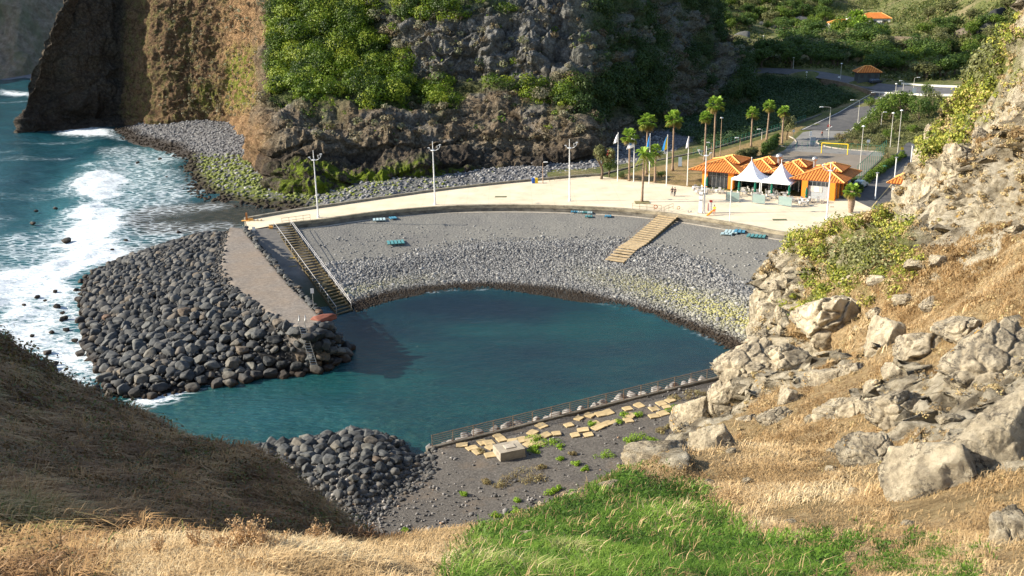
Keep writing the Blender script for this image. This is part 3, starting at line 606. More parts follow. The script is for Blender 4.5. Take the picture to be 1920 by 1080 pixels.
def green_zone(px, py):
    q = np.stack([px, py, 0*px], 1); w = 44*fbm(q, 60, 4, seed=88); x = px+w; y = py+0.8*w
    a = sstep(498, 520, px)*sstep(800, 700, x-(y-100)*0.5)*sstep(222, 190, y)
    a = np.maximum(a, sstep(520, 560, x)*sstep(1060, 1000, x)*sstep(208, 186, y)*sstep(118, 150, y+(x-760)*-0.12)*0.75)
    a = np.maximum(a, sstep(640, 700, x)*sstep(1000, 900, x)*sstep(52, 20, y)*0.8)
    b = sstep(1030, 1130, x+0.35*(y-60))*(0.25+0.75*sstep(-0.35, 0.15, fbm(q, 40, 3, seed=93)))*0.9*sstep(250, 200, y-(x-1150)*0.05)
    return np.clip(np.maximum(a, b), 0, 1)
CL = make_cliff()
def make_cliff_green():
    q, n, px, py, g, d = CL
    m = (px > 300) & (px < 1440) & (py > -60) & (py < 330) & (q[:, 1] < 520)
    ids = np.nonzero(m)[0]
    # area weighting: vertices are spread unevenly, so draw by cell in the picture plane of the slope
    w = np.clip(g[ids], 0, 1)**1.5
    extra = 0.14*sstep(500, 540, px[ids])*(py[ids] < 270)+0.10*(px[ids] < 490)*(py[ids] < 215)
    w = w*(0.12+sstep(-0.15, 0.25, fbm(q[ids], 5.5, 3, seed=500)))+extra; w /= w.sum(); sel = RNG.choice(ids, 7600, p=w)
    c = q[sel]+n[sel]*0.3+RNG.normal(size=(len(sel), 3))*0.5; gg = g[sel]; sx = px[sel]; sy = py[sel]
    r = (0.5+2.7*RNG.random(len(sel))**3.0)*(0.45+0.65*gg); c[:, 2] += r*0.6*gg; r = np.where(sx < 490, 0.35+0.35*RNG.random(len(sel)), r)
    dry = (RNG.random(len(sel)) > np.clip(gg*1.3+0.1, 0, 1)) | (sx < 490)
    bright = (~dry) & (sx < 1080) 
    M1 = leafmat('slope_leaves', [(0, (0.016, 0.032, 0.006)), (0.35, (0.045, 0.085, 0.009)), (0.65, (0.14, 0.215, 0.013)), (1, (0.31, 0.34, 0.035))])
    M2 = leafmat('shaded_leaves', [(0, (0.02, 0.04, 0.01)), (0.6, (0.045, 0.085, 0.018)), (1, (0.09, 0.12, 0.03))])  # darker copy of the leaves, the cliff's shade put into their colour
    M3 = leafmat('dry_scrub_leaves', [(0, (0.08, 0.05, 0.03)), (0.45, (0.18, 0.145, 0.08)), (0.8, (0.26, 0.25, 0.16)), (1, (0.12, 0.16, 0.03))])
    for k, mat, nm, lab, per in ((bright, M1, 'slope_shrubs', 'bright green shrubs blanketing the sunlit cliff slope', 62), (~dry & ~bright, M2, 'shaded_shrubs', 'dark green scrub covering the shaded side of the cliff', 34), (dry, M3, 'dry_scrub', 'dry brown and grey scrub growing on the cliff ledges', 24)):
        v, f, ti = leaf_cloud(c[k], r[k], per, 0.24, 0.7, dens=True, ct=0.75)  # strong clump tint contrast stands in for lit tops and shaded gaps
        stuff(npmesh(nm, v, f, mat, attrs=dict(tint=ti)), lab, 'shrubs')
make_cliff_green()
def make_far_cliff():
    G = []
    for px, dd in ((-420, -60), (-200, -20), (-60, 0), (40, 10), (110, 30), (200, 60), (330, 90)):
        b = P(-60 if px < -60 else px, 143, 1.5); D = b[1]+dd
        G.append([W(px, 152, D-6)*np.array([1, 1, 0])+np.array([0, 0, -2]), W(px, 140, D), W(px, 90, D+12), W(px, 30, D+24), W(px, -60, D+45), W(px, -220, D+95), W(px, -500, D+200)])
    S = bump_interp(np.array(G), 420, 260); n = surf_normals(S).reshape(-1, 3); q = S.reshape(-1, 3)
    if n[:, 1].mean() > 0: n = -n
    d = 5*fbm(q*np.array([1, 1, .35]), 26, 4, seed=5, ridged=True)+2.0*fbm(q*np.array([1, 1, .5]), 6, 4, seed=6)
    q = q+n*d[:, None]
    t = NT('far_rock', 0.95, 0.1); f = t.noise(0.35, 8, 0.75); c = t.ramp(f, [(0.3, (0.12, 0.088, 0.062)), (0.5, (0.23, 0.18, 0.13)), (0.7, (0.33, 0.27, 0.20))])
    c = t.mix(t.mr(t.noise(0.1, 6, 0.7, t.vec((1, 1, .3))), 0.45, 0.65, 0, 0.7), c, (0.12, 0.13, 0.07)); t.col(c); t.bump(t.noise(0.5, 8, 0.7, t.vec((1, 1, .5))), 0.8, 1.5)
    structure(npmesh('distant_cliff', q, gridfaces(420, 260), t.m, smooth=True))
    a = np.array([P(px, 146+ (2 if px > 0 else 0), 0) for px in np.linspace(-260, 130, 30)]); b = a+np.array([0, 70, 9]); S = np.stack([a+np.array([0, -6, -0.8]), a, b], 1).reshape(-1, 3)
    tt = NT('far_shingle', 0.95, 0.1); tt.col(tt.ramp(tt.noise(1.0, 5, .8), [(0.3, (0.10, 0.10, 0.11)), (0.7, (0.2, 0.2, 0.21))])); structure(npmesh('distant_beach', S, gridfaces(30, 3), tt.m))
make_far_cliff()
# ================================================================ near hills (viewpoint, left slope, right slope)
HC = [(1905, 60, 75), (1860, 95, 80), (1812, 150, 88), (1772, 200, 95), (1740, 240, 100), (1716, 290, 105), (1700, 335, 108), (1690, 385, 112), (1600, 402, 114), (1545, 425, 116), (1490, 458, 117), (1466, 488, 116), (1405, 525, 112),
 (1400, 580, 109), (1395, 620, 106), (1400, 650, 96), (1450, 620, 96), (1480, 560, 101), (1700, 480, 78), (1620, 500, 90), (1540, 520, 97), (1580, 600, 76), (1700, 600, 56), (1800, 380, 78), (1850, 460, 56), (1920, 300, 58), (1920, 180, 66), (1920, 450, 44), (1850, 600, 38),
 (1920, 620, 32), (1920, 780, 21), (1760, 740, 33), (1620, 690, 48), (1500, 700, 60), (1390, 700, 74), (1345, 730, 72), (1300, 790, 52), (1240, 850, 42), (1200, 895, 27), (1400, 800, 40), (1500, 850, 27), (1650, 850, 23), (1800, 860, 18), (1920, 920, 14.5), (1920, 1080, 10),
 (1500, 1080, 11.5), (1300, 1080, 12), (1100, 1080, 11), (1300, 950, 19), (1500, 960, 17), (1700, 980, 14.5), (1110, 912, 23), (1040, 938, 20.5), (960, 985, 17), (865, 1030, 14), (800, 1045, 12.4), (700, 1040, 11), (500, 1020, 9.8), (300, 1032, 9.2), (960, 1080, 10.5), (600, 1080, 8.4), (200, 1080, 8.2), (0, 1090, 8.6),
 (0, 1000, 12.5), (0, 900, 18), (200, 960, 14.5), (200, 900, 20), (0, 800, 27), (0, 700, 41), (0, 660, 50), (60, 690, 50), (120, 722, 48), (200, 752, 45), (300, 800, 42), (350, 845, 40), (385, 876, 38), (470, 915, 36), (560, 950, 34), (640, 985, 32), (692, 1030, 27),
 (300, 900, 25), (450, 960, 21), (560, 1000, 17), (640, 1030, 15.5), (150, 800, 33)]
HW = [  # hidden or outside the picture: (x, y, z); the left ridge is added to cast shade
 (-36, 52, 29), (-30, 41, 39), (-28, 28, 43.5), (-25, 18, 46), (-22, 12, 46), (-20, 6, 42), (-48, 58, 22), (-60, 40, 40), (-60, 15, 46), (-14, -10, 42), (10, -12, 47), (30, -8, 48), (-40, -8, 44),
 (-34, 63, 14), (-40, 72, 2), (-26, 62, 12), (-24, 74, -2), (-18, 55, 11), (-16, 66, -3), (-9, 48, 12), (-8, 58, -3), (0, 40, 12), (0, 52, -3), (5, 46, 9), (6, 58, -3), (-4, 36, 15), (10, 68, -3), (13, 60, 8), (14, 82, -3), (16, 92, -2), (17, 104, -3), (18.2, 94, 1.0), (19.8, 99, 0.3), (21.2, 104, 0), (21.9, 108, 0), (22.8, 114, 0), (23.6, 119, 0), (24.8, 125, 0.3), (27, 130, 0.3), (2.5, 38, 17), (1, 31, 22), (-2, 26, 24), (-3.5, 33, 19), (8, 58, 5),
 (22, 112, -2), (21, 120, -3), (23, 128, -3), (28, 131, 0), (36, 138, 1), (46, 132, 1), (24, 116, 0), (48, 124, 3), (54, 130, 1), (56, 118, 5), (60, 108, 10), (58, 96, 20), (54, 88, 30), (70, 95, 12), (75, 80, 30), (90, 100, 5), (70, 130, 0), (100, 60, 45), (60, 60, 52), (90, 30, 62), (50, 40, 50), (30, 10, 47), (50, 10, 56), (90, 0, 70), (46, 70, 47)]
_hill = rbf([tuple(W(*c)) for c in HC]+HW, 0.5)
def hill(q):   # the smooth slope, undercut to a cliff where it meets the beach
    z = _hill(q); T = np.interp(q[:, 1], [86, 96, 104, 112, 118, 125, 135, 146], [-10, 4.0, 6.6, 7.4, 7.0, 6.4, 5.0, 3.0]); z = z-3.2*np.clip(T-z, 0, None)*(T > -5)*sstep(41, 36, q[:, 0])*sstep(86, 94, q[:, 1])
    # the saddle between the bush covered spur and the crest
    px, _ = PROJ(np.c_[q[:, :2], z]); lim = np.interp(px, [1440, 1480, 1500, 1540, 1590, 1672, 1688, 1702, 1722, 1745], [520, 452, 440, 418, 398, 388, 352, 310, 268, 232]); slope = (_F[2]-(lim-540)/FPX*_U[2]+(px-960)/FPX*_R[2])/(_F[1]-(lim-540)/FPX*_U[1]+(px-960)/FPX*_R[1])
    cap = CAM[2]+q[:, 1]*slope-0.9; w = sstep(92, 100, q[:, 1])*(px > 1470)*(px < 1745); return np.where(w > 0, np.minimum(z, cap*w+z*(1-w)), z)
def hill_rock(q): # share of bare rock on the right slope
    px, py = PROJ(q); a = sstep(1150, 1300, px)*sstep(1010, 930, py-0.10*(px-1400))
    n = fbm(q, 7, 4, seed=101)+0.35*fbm(q, 1.8, 3, seed=102)
    r = a*sstep(-0.05, 0.22, n+0.10+0.30*sstep(1620, 1760, px)*sstep(640, 760, py)+0.5*sstep(60, 10, seg2(px, py, [(1860, 120), (1740, 250), (1700, 330), (1690, 420)]))+0.45*sstep(70, 20, seg2(px, py, [(1395, 520), (1400, 640), (1480, 470)]))
               -0.55*sstep(130, 40, seg2(px, py, [(1560, 440), (1640, 500)]))-0.4*sstep(150, 60, seg2(px, py, [(1850, 480), (1760, 560)]))-0.55*sstep(150, 60, seg2(px, py, [(1400, 900), (1620, 940), (1850, 990)]))-0.3*sstep(90, 30, seg2(px, py, [(1450, 800), (1560, 860)])))
    return np.clip(r, 0, 1)
def seg2(px, py, l): return seg_dist(np.stack([px, py], 1), np.array(l, float), False)
def hill_pts(q, full=True):
    z = hill(q); q = np.array(q, float); q[:, 2] = z; rk = hill_rock(q); D = np.clip(q[:, 1], 8, 120); s = sstep(6, 60, D)
    lf = sstep(2, -4, q[:, 0]); 
    z = z+0.0; z = z+(0.25+0.9*s)*fbm(q, 9, 3, seed=120)*(0.5+0.5*rk)+0.22*fbm(q, 2.2, 4, seed=121)*(0.6+0.8*s)
    if full:
        F1, F2, c = worley(q+0.8*np.stack([fbm(q, 3, 2, seed=s_) for s_ in (1, 2, 3)], 1), 3.2, 5)
        z = z+rk*(0.8*s+0.3)*((c-0.4)*sstep(0, 0.22, F2-F1)*1.0+0.5*fbm(q, 2.5, 4, seed=130, ridged=True))
        q = np.c_[q, c, F2-F1]
    q[:, 2] = z; return q, rk
def make_hill():
    # rows denser near the viewpoint
    y = np.concatenate([np.arange(-14, 4, 1.2), np.arange(4, 30, 0.14), np.arange(30, 60, 0.26), np.arange(60, 150, 0.42)])
    x = np.concatenate([np.arange(-70, -26, 0.8), np.arange(-26, -12, 0.3), np.arange(-12, 16, 0.13), np.arange(16, 34, 0.22), np.arange(34, 60, 0.4), np.arange(60, 105, 1.2)])
    X, Y = np.meshgrid(x, y, indexing='ij'); q = np.stack([X.ravel(), Y.ravel(), 0*X.ravel()], 1)
    q, rk = hill_pts(q); F = q[:, 4]; q = q[:, :3]
    Q = q.reshape(len(x), len(y), 3); gz = np.hypot(*[np.gradient(Q[:, :, 2], a, axis=i) for i, a in ((0, x), (1, y))]).ravel()
    # overhang jitter on steep rock so the face is not a plain height field
    st = sstep(0.8, 2.0, gz)*sstep(8, 12, q[:, 0]); W1, W2, wc = worley(q+1.0*np.stack([fbm(q, 3, 2, seed=s_) for s_ in (11, 12, 13)], 1), 3.0, 15); jj = 1.3*fbm(q, 4.0, 5, gain=.6, seed=140, ridged=True)+1.6*(wc-.5)*sstep(0, .2, W2-W1); q[:, 0] += st*(jj*0.8+1.6); q[:, 1] += st*(1.2*fbm(q+50, 3.0, 4, seed=141)-0.6*jj); st2 = sstep(0.5, 1.2, gz)*rk; q[:, 2] += st2*0.7*fbm(q, 1.6, 4, seed=142, ridged=True)
    px, py = PROJ(q); rk = np.clip(rk+sstep(1.0, 1.8, gz)*(px > 1150), 0, 1)
    green = green_hill(px, py)
    t = NT('hill_soil', 0.95, 0.15); rock = t.attr('rock'); gn = t.attr('green'); cr = t.attr('crack')
    fine = t.noise(3.2, 8, 0.75); mid = t.noise(0.5, 6, 0.65)
    dirt = t.ramp(fine, [(0.3, (0.17, 0.11, 0.055)), (0.5, (0.42, 0.295, 0.155)), (0.72, (0.64, 0.49, 0.29))]); dirt = t.mix(t.mr(mid, 0.4, 0.65, 0, 0.6), dirt, t.ramp(fine, [(0.3, (0.16, 0.12, 0.05)), (0.7, (0.46, 0.35, 0.17))]))
    stone = t.ramp(t.noise(1.6, 9, 0.75), [(0.32, (0.10, 0.08, 0.055)), (0.43, (0.36, 0.305, 0.21)), (0.54, (0.57, 0.50, 0.37)), (0.70, (0.70, 0.635, 0.49))])
    sp = t.mr(t.voro(9, 'F1'), 0.12, 0.22, 1, 0); stone = t.mix(t.math('MULTIPLY', sp, t.mr(t.noise(0.9, 4, 0.6), 0.45, 0.6)), stone, (0.10, 0.09, 0.07))
    lich = t.math('MULTIPLY', t.mr(t.noise(2.6, 5, 0.7), 0.60, 0.68), t.mr(t.noise(0.35, 3, 0.5), 0.5, 0.6)); stone = t.mix(lich, stone, (0.55, 0.32, 0.06))
    e = t.math('ADD', rock, t.math('MULTIPLY', t.math('SUBTRACT', fine, 0.5), 1.2)); c = t.mix(t.mr(e, 0.42, 0.56), dirt, stone)
    c = t.mix(t.math('MULTIPLY', gn, t.mr(mid, 0.35, 0.55)), c, t.ramp(fine, [(0.3, (0.06, 0.08, 0.015)), (0.7, (0.22, 0.24, 0.05))]))
    c = t.mix(t.math('MULTIPLY', t.attr('shadehill'), 0.75), c, t.ramp(fine, [(0.3, (0.06, 0.032, 0.014)), (0.7, (0.27, 0.16, 0.07))]))  # left slope soil: shade put into the colour as darker browns
    c = t.mix(t.math('MULTIPLY', cr, 0.7), c, (0.06, 0.045, 0.03)); t.col(c)
    t.bump(t.noise(1.6, 12, 0.78), 1.0, 0.7); t.bump(t.voro(1.3, vec=t.vec((1, 1, 1.5))), 0.5, 0.25); t.bump(t.noise(14, 6, 0.8), 0.8, 0.07)
    f = gridfaces(len(x), len(y)); f = f[(q[:, 2][f].max(1) > -3.2)]
    global HILLQ, HILLF, HILLR; HILLQ, HILLF, HILLR = q, f, rk
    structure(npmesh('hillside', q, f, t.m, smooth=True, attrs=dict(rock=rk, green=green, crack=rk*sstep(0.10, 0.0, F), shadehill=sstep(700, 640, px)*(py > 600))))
def green_hill(px, py):
    a = sstep(110, 50, seg2(px, py, [(1560, 430), (1640, 470)]))+sstep(70, 25, seg2(px, py, [(1880, 100), (1800, 200), (1740, 250)]))+0.9*sstep(60, 10, seg2(px, py, [(1520, 570), (1560, 520)]))
    return np.clip(a, 0, 1)
make_hill()
# ================================================================ near shore: rubble, sea wall, slabs, boulders
WL = PX([(806, 839), (1338, 709)], 1.95); WDIR = (WL[1]-WL[0])/np.linalg.norm(WL[1]-WL[0]); WN = np.array([-WDIR[1], WDIR[0], 0])  # WN points to the water
NS_LINE = smooth_line(PX([(330, 905), (400, 872), (440, 856), (470, 843), (560, 828), (640, 815), (690, 808), (750, 824), (795, 842)], 0.0), 5)
NS_LINE = np.vstack([NS_LINE, [WL[0]*np.array([1, 1, 0])+WN*1.6, WL[1]*np.array([1, 1, 0])+WN*1.6+WDIR*6]])
NS_POLY = np.vstack([NS_LINE, [(40, 100, 0), (40, 44, 0), (-30, 44, 0), (-34, 74, 0)]])
PILE = PX([(395, 880), (440, 856), (470, 843), (560, 828), (640, 815), (690, 808), (750, 824), (790, 850), (800, 890), (770, 925), (720, 960), (690, 1000), (600, 985), (500, 940)], 1.0)
def ns_h(q):
    d = seg_dist(q, NS_LINE, False); ins = inside(q, NS_POLY); wl = ((q-WL[0])@WN)  # >0 on the water side
    h = 1.9*(1-np.exp(-d/3.2))+0.02*np.clip(80-q[:, 1], 0, 40); pz = sdf(q, PILE); h = h+1.25*sstep(0, 4.5, pz)
    along = (q-WL[0])@WDIR; flat_ = sstep(-3, 1, along)*sstep(0.3, -0.3, wl); h = h*(1-flat_)+np.clip(1.78+0.03*np.clip(-wl-4, 0, 30), 0, 3)*flat_
    bank = sstep(-2, 0, along)*(wl > 0.1); h = np.where(bank > 0.5, 1.35-0.95*wl, h)
    return np.where(ins, h, -0.15-0.6*d)
def make_near_shore():
    x = np.arange(-34, 34, 0.24); y = np.arange(46, 112, 0.24); X, Y = np.meshgrid(x, y, indexing='ij'); q = np.stack([X.ravel(), Y.ravel(), 0*X.ravel()], 1)
    h = ns_h(q); q[:, 2] = h+0.10*fbm(q, 2.2, 4, seed=3)*(h > 0); f = gridfaces(len(x), len(y)); f = f[q[:, 2][f].max(1) > -2.5]
    t = NT('rubble_ground', 0.95, 0.2); fn = t.noise(4.5, 9, 0.82)
    c = t.ramp(fn, [(0.32, (0.042, 0.038, 0.034)), (0.5, (0.105, 0.095, 0.083)), (0.7, (0.23, 0.21, 0.185))])
    c = t.mix(t.mr(t.noise(0.35, 5, 0.6), 0.52, 0.7, 0, 0.45), c, (0.20, 0.145, 0.095)); c = t.mix(t.mr(t.posz(), 0.4, 0.0), c, (0.03, 0.026, 0.02)); t.col(c)
    t.bump(t.noise(5, 8, 0.85), 0.9, 0.08)
    structure(npmesh('rubble_shore', q, f, t.m, smooth=True))
make_near_shore()
M_STONE = stone_mat('rubble_stone', [(0, (0.055, 0.052, 0.05)), (0.45, (0.14, 0.133, 0.125)), (0.85, (0.27, 0.255, 0.24)), (0.95, (0.36, 0.33, 0.29)), (1, (0.30, 0.18, 0.10))], (0.03, 0.02, 0.015))
def make_rubble():
    n = 30000; q = np.stack([RNG.uniform(-30, 26, n), RNG.uniform(50, 104, n), np.zeros(n)], 1); px, py = PROJ(q+np.array([0, 0, 2]))
    dens = 0.10+0.9*sstep(1000, 720, px+0.8*(1000-py))+0.6*sstep(900, 990, py)+0.25*np.exp(-np.abs((q-WL[0])@WN+1.5)/1.2)
    dens *= 0.3+0.7*sstep(-.2, .3, fbm(q, 4, 3, seed=9)); h = ns_h(q); k = (RNG.random(n) < dens) & (h > 0.1) & ((q-WL[0])@WN < -0.3); q = q[k]; h = h[k]; n = len(q)
    r = 0.06+0.12*RNG.random(n)**2+0.22*(RNG.random(n) > 0.95)*RNG.random(n); q[:, 2] = h+0.10*fbm(np.c_[q[:, :2], np.zeros(n)], 2.2, 4, seed=3)+r*0.25
    v, f, ti = scatter_stones(q, r, 1, 0.7, 8, 12, amp=0.3, tilt=2, facets=6); z = np.zeros(len(v))
    stuff(npmesh('rubble', v, f, M_STONE, attrs=dict(tint=ti, wet=z, lich=z)), 'broken grey stones scattered over the near shore ground', 'rubble')
make_rubble()
# ---- boulders
def darts(cand, rr, ok_d=0.8):
    order = np.argsort(-rr); pts = np.zeros((0, 3)); rs = np.zeros(0); 
    cell = {}
    out = []
    for i in order:
        p, r = cand[i], rr[i]; key = (int(p[0]//2.4), int(p[1]//2.4), int(p[2]//2.4)); good = True
        for a in (-1, 0, 1):
            for b in (-1, 0, 1):
                for c_ in (-1, 0, 1):
                    for j in cell.get((key[0]+a, key[1]+b, key[2]+c_), ()):
                        if np.linalg.norm(cand[j]-p) < ok_d*(rr[j]+r): good = False; break
                    if not good: break
                if not good: break
            if not good: break
        if good: cell.setdefault(key, []).append(i); out.append(i)
    return np.array(out)
def boulder_sets():
    n = 26000; q = np.stack([RNG.uniform(-75, -18, n), RNG.uniform(88, 172, n), np.zeros(n)], 1); h, sd, so_ = mound_h(q); k = (so_ > -0.3) & (sd < -0.15); q = q[k]; h = h[k]; sd = sd[k]
    q[:, 2] = h; n = len(q); r = 0.20+0.72*RNG.random(n)**2.8; r *= np.where(sd > -1.6, 0.45, 1); r *= 0.8+0.35*sstep(145, 115, q[:, 1])
    rampside = (q[:, 0] > np.interp(q[:, 1], [110, 165], [-25, -43])) & (sd > -2.5) & (q[:, 1] > 121); r = np.where(rampside, np.minimum(r, 0.45), r)
    # face of the jetty end, from the water up to the path
    a = resample(PX([(400, 722), (500, 706), (600, 693), (648, 670), (655, 650)], 0.0), 60); b = resample(PX([(440, 537), (530, 597), (578, 622), (608, 598), (598, 586)], 5.5), 60)
    m = 5000; s = RNG.random(m)*59; kk = np.clip(s.astype(int), 0, 58); f = (s-kk)[:, None]; hh = RNG.random(m)**0.9
    A = a[kk]*(1-f)+a[kk+1]*f; B = b[kk]*(1-f)+b[kk+1]*f; Fp = A*(1-hh[:, None])+B*hh[:, None]; Fp[:, 2] = 5.1*hh-0.1; rf = 0.40+0.6*RNG.random(m)**1.3; Fp[:, 1] -= 0.9; Fp[:, 0] += 0.2
    c1 = np.vstack([q, Fp]); r1 = np.r_[r, rf]; i1 = darts(c1, r1, 0.66)
    S1 = (c1[i1], r1[i1], np.zeros(len(i1)))
    n = 9000; q = np.stack([RNG.uniform(-30, 0, n), RNG.uniform(60, 96, n), np.zeros(n)], 1); s = sdf(q, PILE); k = s > -1.2; q = q[k]; s = s[k]; q[:, 2] = ns_h(q); r = 0.18+0.50*RNG.random(len(q))**1.7; r *= 0.5+0.6*sstep(-0.5, 3, s); px, py = PROJ(q)
    r *= 0.62+0.5*sstep(960, 840, py); i2 = darts(q, r, 0.66); S2 = (q[i2], r[i2], np.ones(len(i2)))
    return [np.concatenate(z) for z in zip(S1, S2)]
def stone_obj_mat(name, ramp_, lichen_=(0.2, 0.19, 0.16), amt=0.3, wet=True):
    t = NT(name, 0.8, 0.3); c = t.ramp(t.rand(), ramp_); c = t.mix(0.9, c, t.ramp(t.noise(2.0, 8, 0.7), [(0.3, 0.28), (0.5, 0.5), (0.7, 0.72)]), 'OVERLAY')
    c = t.mix(t.mr(t.noise(1.3, 6, 0.75), 0.55, 0.68, 0, amt), c, lichen_)
    if wet: c = t.mix(t.mr(t.posz(), 1.1, 0.2), c, (0.035, 0.024, 0.016))
    t.col(c); t.bump(t.noise(2.5, 8, 0.7), 0.6, 0.08); t.bump(t.noise(14, 4, 0.7), 0.4, 0.015); return t.m
M_BOULD = stone_obj_mat('dark_boulder', [(0, (0.028, 0.030, 0.031)), (0.4, (0.055, 0.058, 0.059)), (0.75, (0.092, 0.094, 0.09)), (0.88, (0.135, 0.13, 0.112)), (0.97, (0.11, 0.085, 0.06)), (1, (0.12, 0.07, 0.045))], (0.18, 0.175, 0.15), 0.35)
M_BSTUFF = stone_mat('boulder_heap', [(0, (0.03, 0.031, 0.032)), (0.5, (0.072, 0.073, 0.072)), (0.85, (0.125, 0.12, 0.11)), (1, (0.12, 0.095, 0.068))], (0.035, 0.024, 0.016))
BOULD = []
for k in range(9):
    v, f = rock_shape(4, 100+k, 0.34, 13, 0.66, 0.09); me = npmesh('boulder', v, f, M_BOULD, smooth=True); BOULD.append(me.data); bpy.data.objects.remove(me)
def put_rock(name, me, p, s, rz=None, tilt=None, **kw):
    o = bpy.data.objects.new(name, me); C.objects.link(o); o.location = tuple(map(float, p)); o.scale = s if hasattr(s, '__len__') else (s, s, s)
    o.rotation_euler = (0 if tilt is None else tilt, 0, RNG.random()*6.28 if rz is None else rz); return tag(o, **kw)
BL = []
def make_boulders():
    pos, r, g = boulder_sets(); D = np.linalg.norm(pos-CAM, axis=1); px, py = PROJ(pos); vis = (px > -20) & (py < 1060)
    sc_ = np.where(vis, r/D, 0); order = np.argsort(-sc_); top = set(order[:262].tolist()); rest = [i for i in range(len(pos)) if i not in top]
    for i in order[:262]:
        s = r[i]; o = put_rock('boulder', BOULD[int(RNG.integers(0, 9))], pos[i]+np.array([0, 0, s*0.18]), (s*(0.95+.35*RNG.random()), s*(0.8+.2*RNG.random()), s*(0.6+.3*RNG.random())), tilt=(RNG.random()-.5)*1.0)
        if g[i] < 0.5: tag(o, 'large dark grey boulder piled on the breakwater beside the gravel jetty', 'boulder', 'boulders armouring the breakwater')
        else: tag(o, 'rounded grey boulder in the near shore heap left of the sea wall', 'boulder', 'boulders heaped on the near shore')
    for gi, nm, lab in ((0, 'breakwater_stones', 'smaller dark stones filling the breakwater slope'), (1, 'heap_stones', 'smaller grey stones filling the near shore boulder heap')):
        ids = np.array([i for i in rest if (g[i] > 0.5) == (gi == 1)]); p = pos[ids].copy(); p[:, 2] += r[ids]*0.15
        v, f, ti = scatter_stones(p, r[ids], 3, 0.75, 9, 40+gi, tilt=1.4, amp=0.3, facets=11); z = np.zeros(len(v))
        stuff(npmesh(nm, v, f, M_BSTUFF, smooth=True, attrs=dict(tint=ti, wet=sstep(1.0, 0.2, v[:, 2]), lich=z)), lab, 'stones')
    print('boulders', len(pos), int((g < .5).sum()))
make_boulders()
def make_small_fill():
    n = 9000; q = np.stack([RNG.uniform(-75, -18, n), RNG.uniform(88, 172, n), np.zeros(n)], 1); h, sd, so_ = mound_h(q); k = (so_ > -0.8) & (sd < 0.4) & ((sd < -0.2) | (RNG.random(n) < .4)); q = q[k]; q[:, 2] = h[k]+0.05
    n2 = 3200; w = np.stack([RNG.uniform(-30, 0, n2), RNG.uniform(60, 96, n2), np.zeros(n2)], 1); w = w[sdf(w, PILE) > -1]; w[:, 2] = ns_h(w)+.05; q = np.vstack([q, w])
    # stones thinning out over the path shoulder
    r = 0.12+0.2*RNG.random(len(q)); v, f, ti = scatter_stones(q, r, 1, 0.7, 8, 60, tilt=2, facets=6); z = np.zeros(len(v))
    stuff(npmesh('infill_stones', v, f, M_BSTUFF, attrs=dict(tint=ti, wet=sstep(0.9, 0.1, v[:, 2]), lich=z)), 'small stones lodged between the breakwater boulders', 'stones')
make_small_fill()
# surf rocks standing alone in the foam
SURF = [(125, 453, 1.5, 'lone brown rock standing in the foam far left'), (62, 420, 0.9, 'small dark rock offshore in the blue water'), (68, 397, 0.7, None), (104, 392, 0.8, None), (70, 558, 0.7, None), (108, 576, 0.9, None), (104, 548, 0.7, None), (118, 588, 0.6, None), (122, 598, 0.9, None), (144, 546, 0.9, None), (147, 563, 0.8, None), (152, 530, 1.0, None), (117, 602, 0.7, None), (85, 565, 0.5, None), (160, 600, 1.0, None), (125, 620, 0.8, None), (90, 663, 0.9, None), (150, 666, 1.1, None), (172, 668, 1.2, None), (92, 695, 1.3, 'dark rock in the white foam beside the near left slope'), (104, 684, 0.7, None), (258, 306, 0.8, None), (300, 298, 0.8, None), (313, 333, 0.6, None), (320, 312, 0.6, None), (45, 573, 0.5, None), (60, 632, 0.5, None), (175, 735, 1.6, None), (140, 640, .7, None), (98, 625, .6, None), (210, 470, .6, None), (236, 452, .7, None), (335, 437, .7, None), (298, 300, .5, None)]
for k, (a, b, s, lab) in enumerate(SURF):
    s *= 0.62
    put_rock('surf_rock', BOULD[k % 9], P(a, b, 0)+np.array([0, 0, 0.1*s+0.12]), (s*1.2, s, s*0.75), label=lab or 'small brown rock awash in the white surf', cat='rock', **({} if lab else dict(group='rocks awash in the surf')))
M_RED = stone_obj_mat('red_boulder', [(0, (0.24, 0.085, 0.055)), (1, (0.24, 0.085, 0.055))], (0.1, 0.05, 0.04), 0.5, False)
me = BOULD[3].copy(); me.materials.clear(); me.materials.append(M_RED)
put_rock('red_boulder', me, P(603, 599, 5.2), (2.0, 1.0, 0.75), rz=0.15, label='flat brick red boulder at the seaward corner of the gravel jetty', cat='boulder')
# row of stones edging the jetty path on the ramp side
edge = resample(smooth_line(PX(PATH_R, 5.5), 6), 64)
for i, p in enumerate(edge):
    if i < 3: continue
    s = 0.30+0.22*RNG.random(); put_rock('edging_stone', BOULD[i % 9], p+np.array([0.15+RNG.normal()*0.2, RNG.normal()*0.2, 0.02]), (s*1.25, s, s*0.7), label='pale grey stone in the row edging the jetty path', cat='stone', group='stones edging the jetty path')
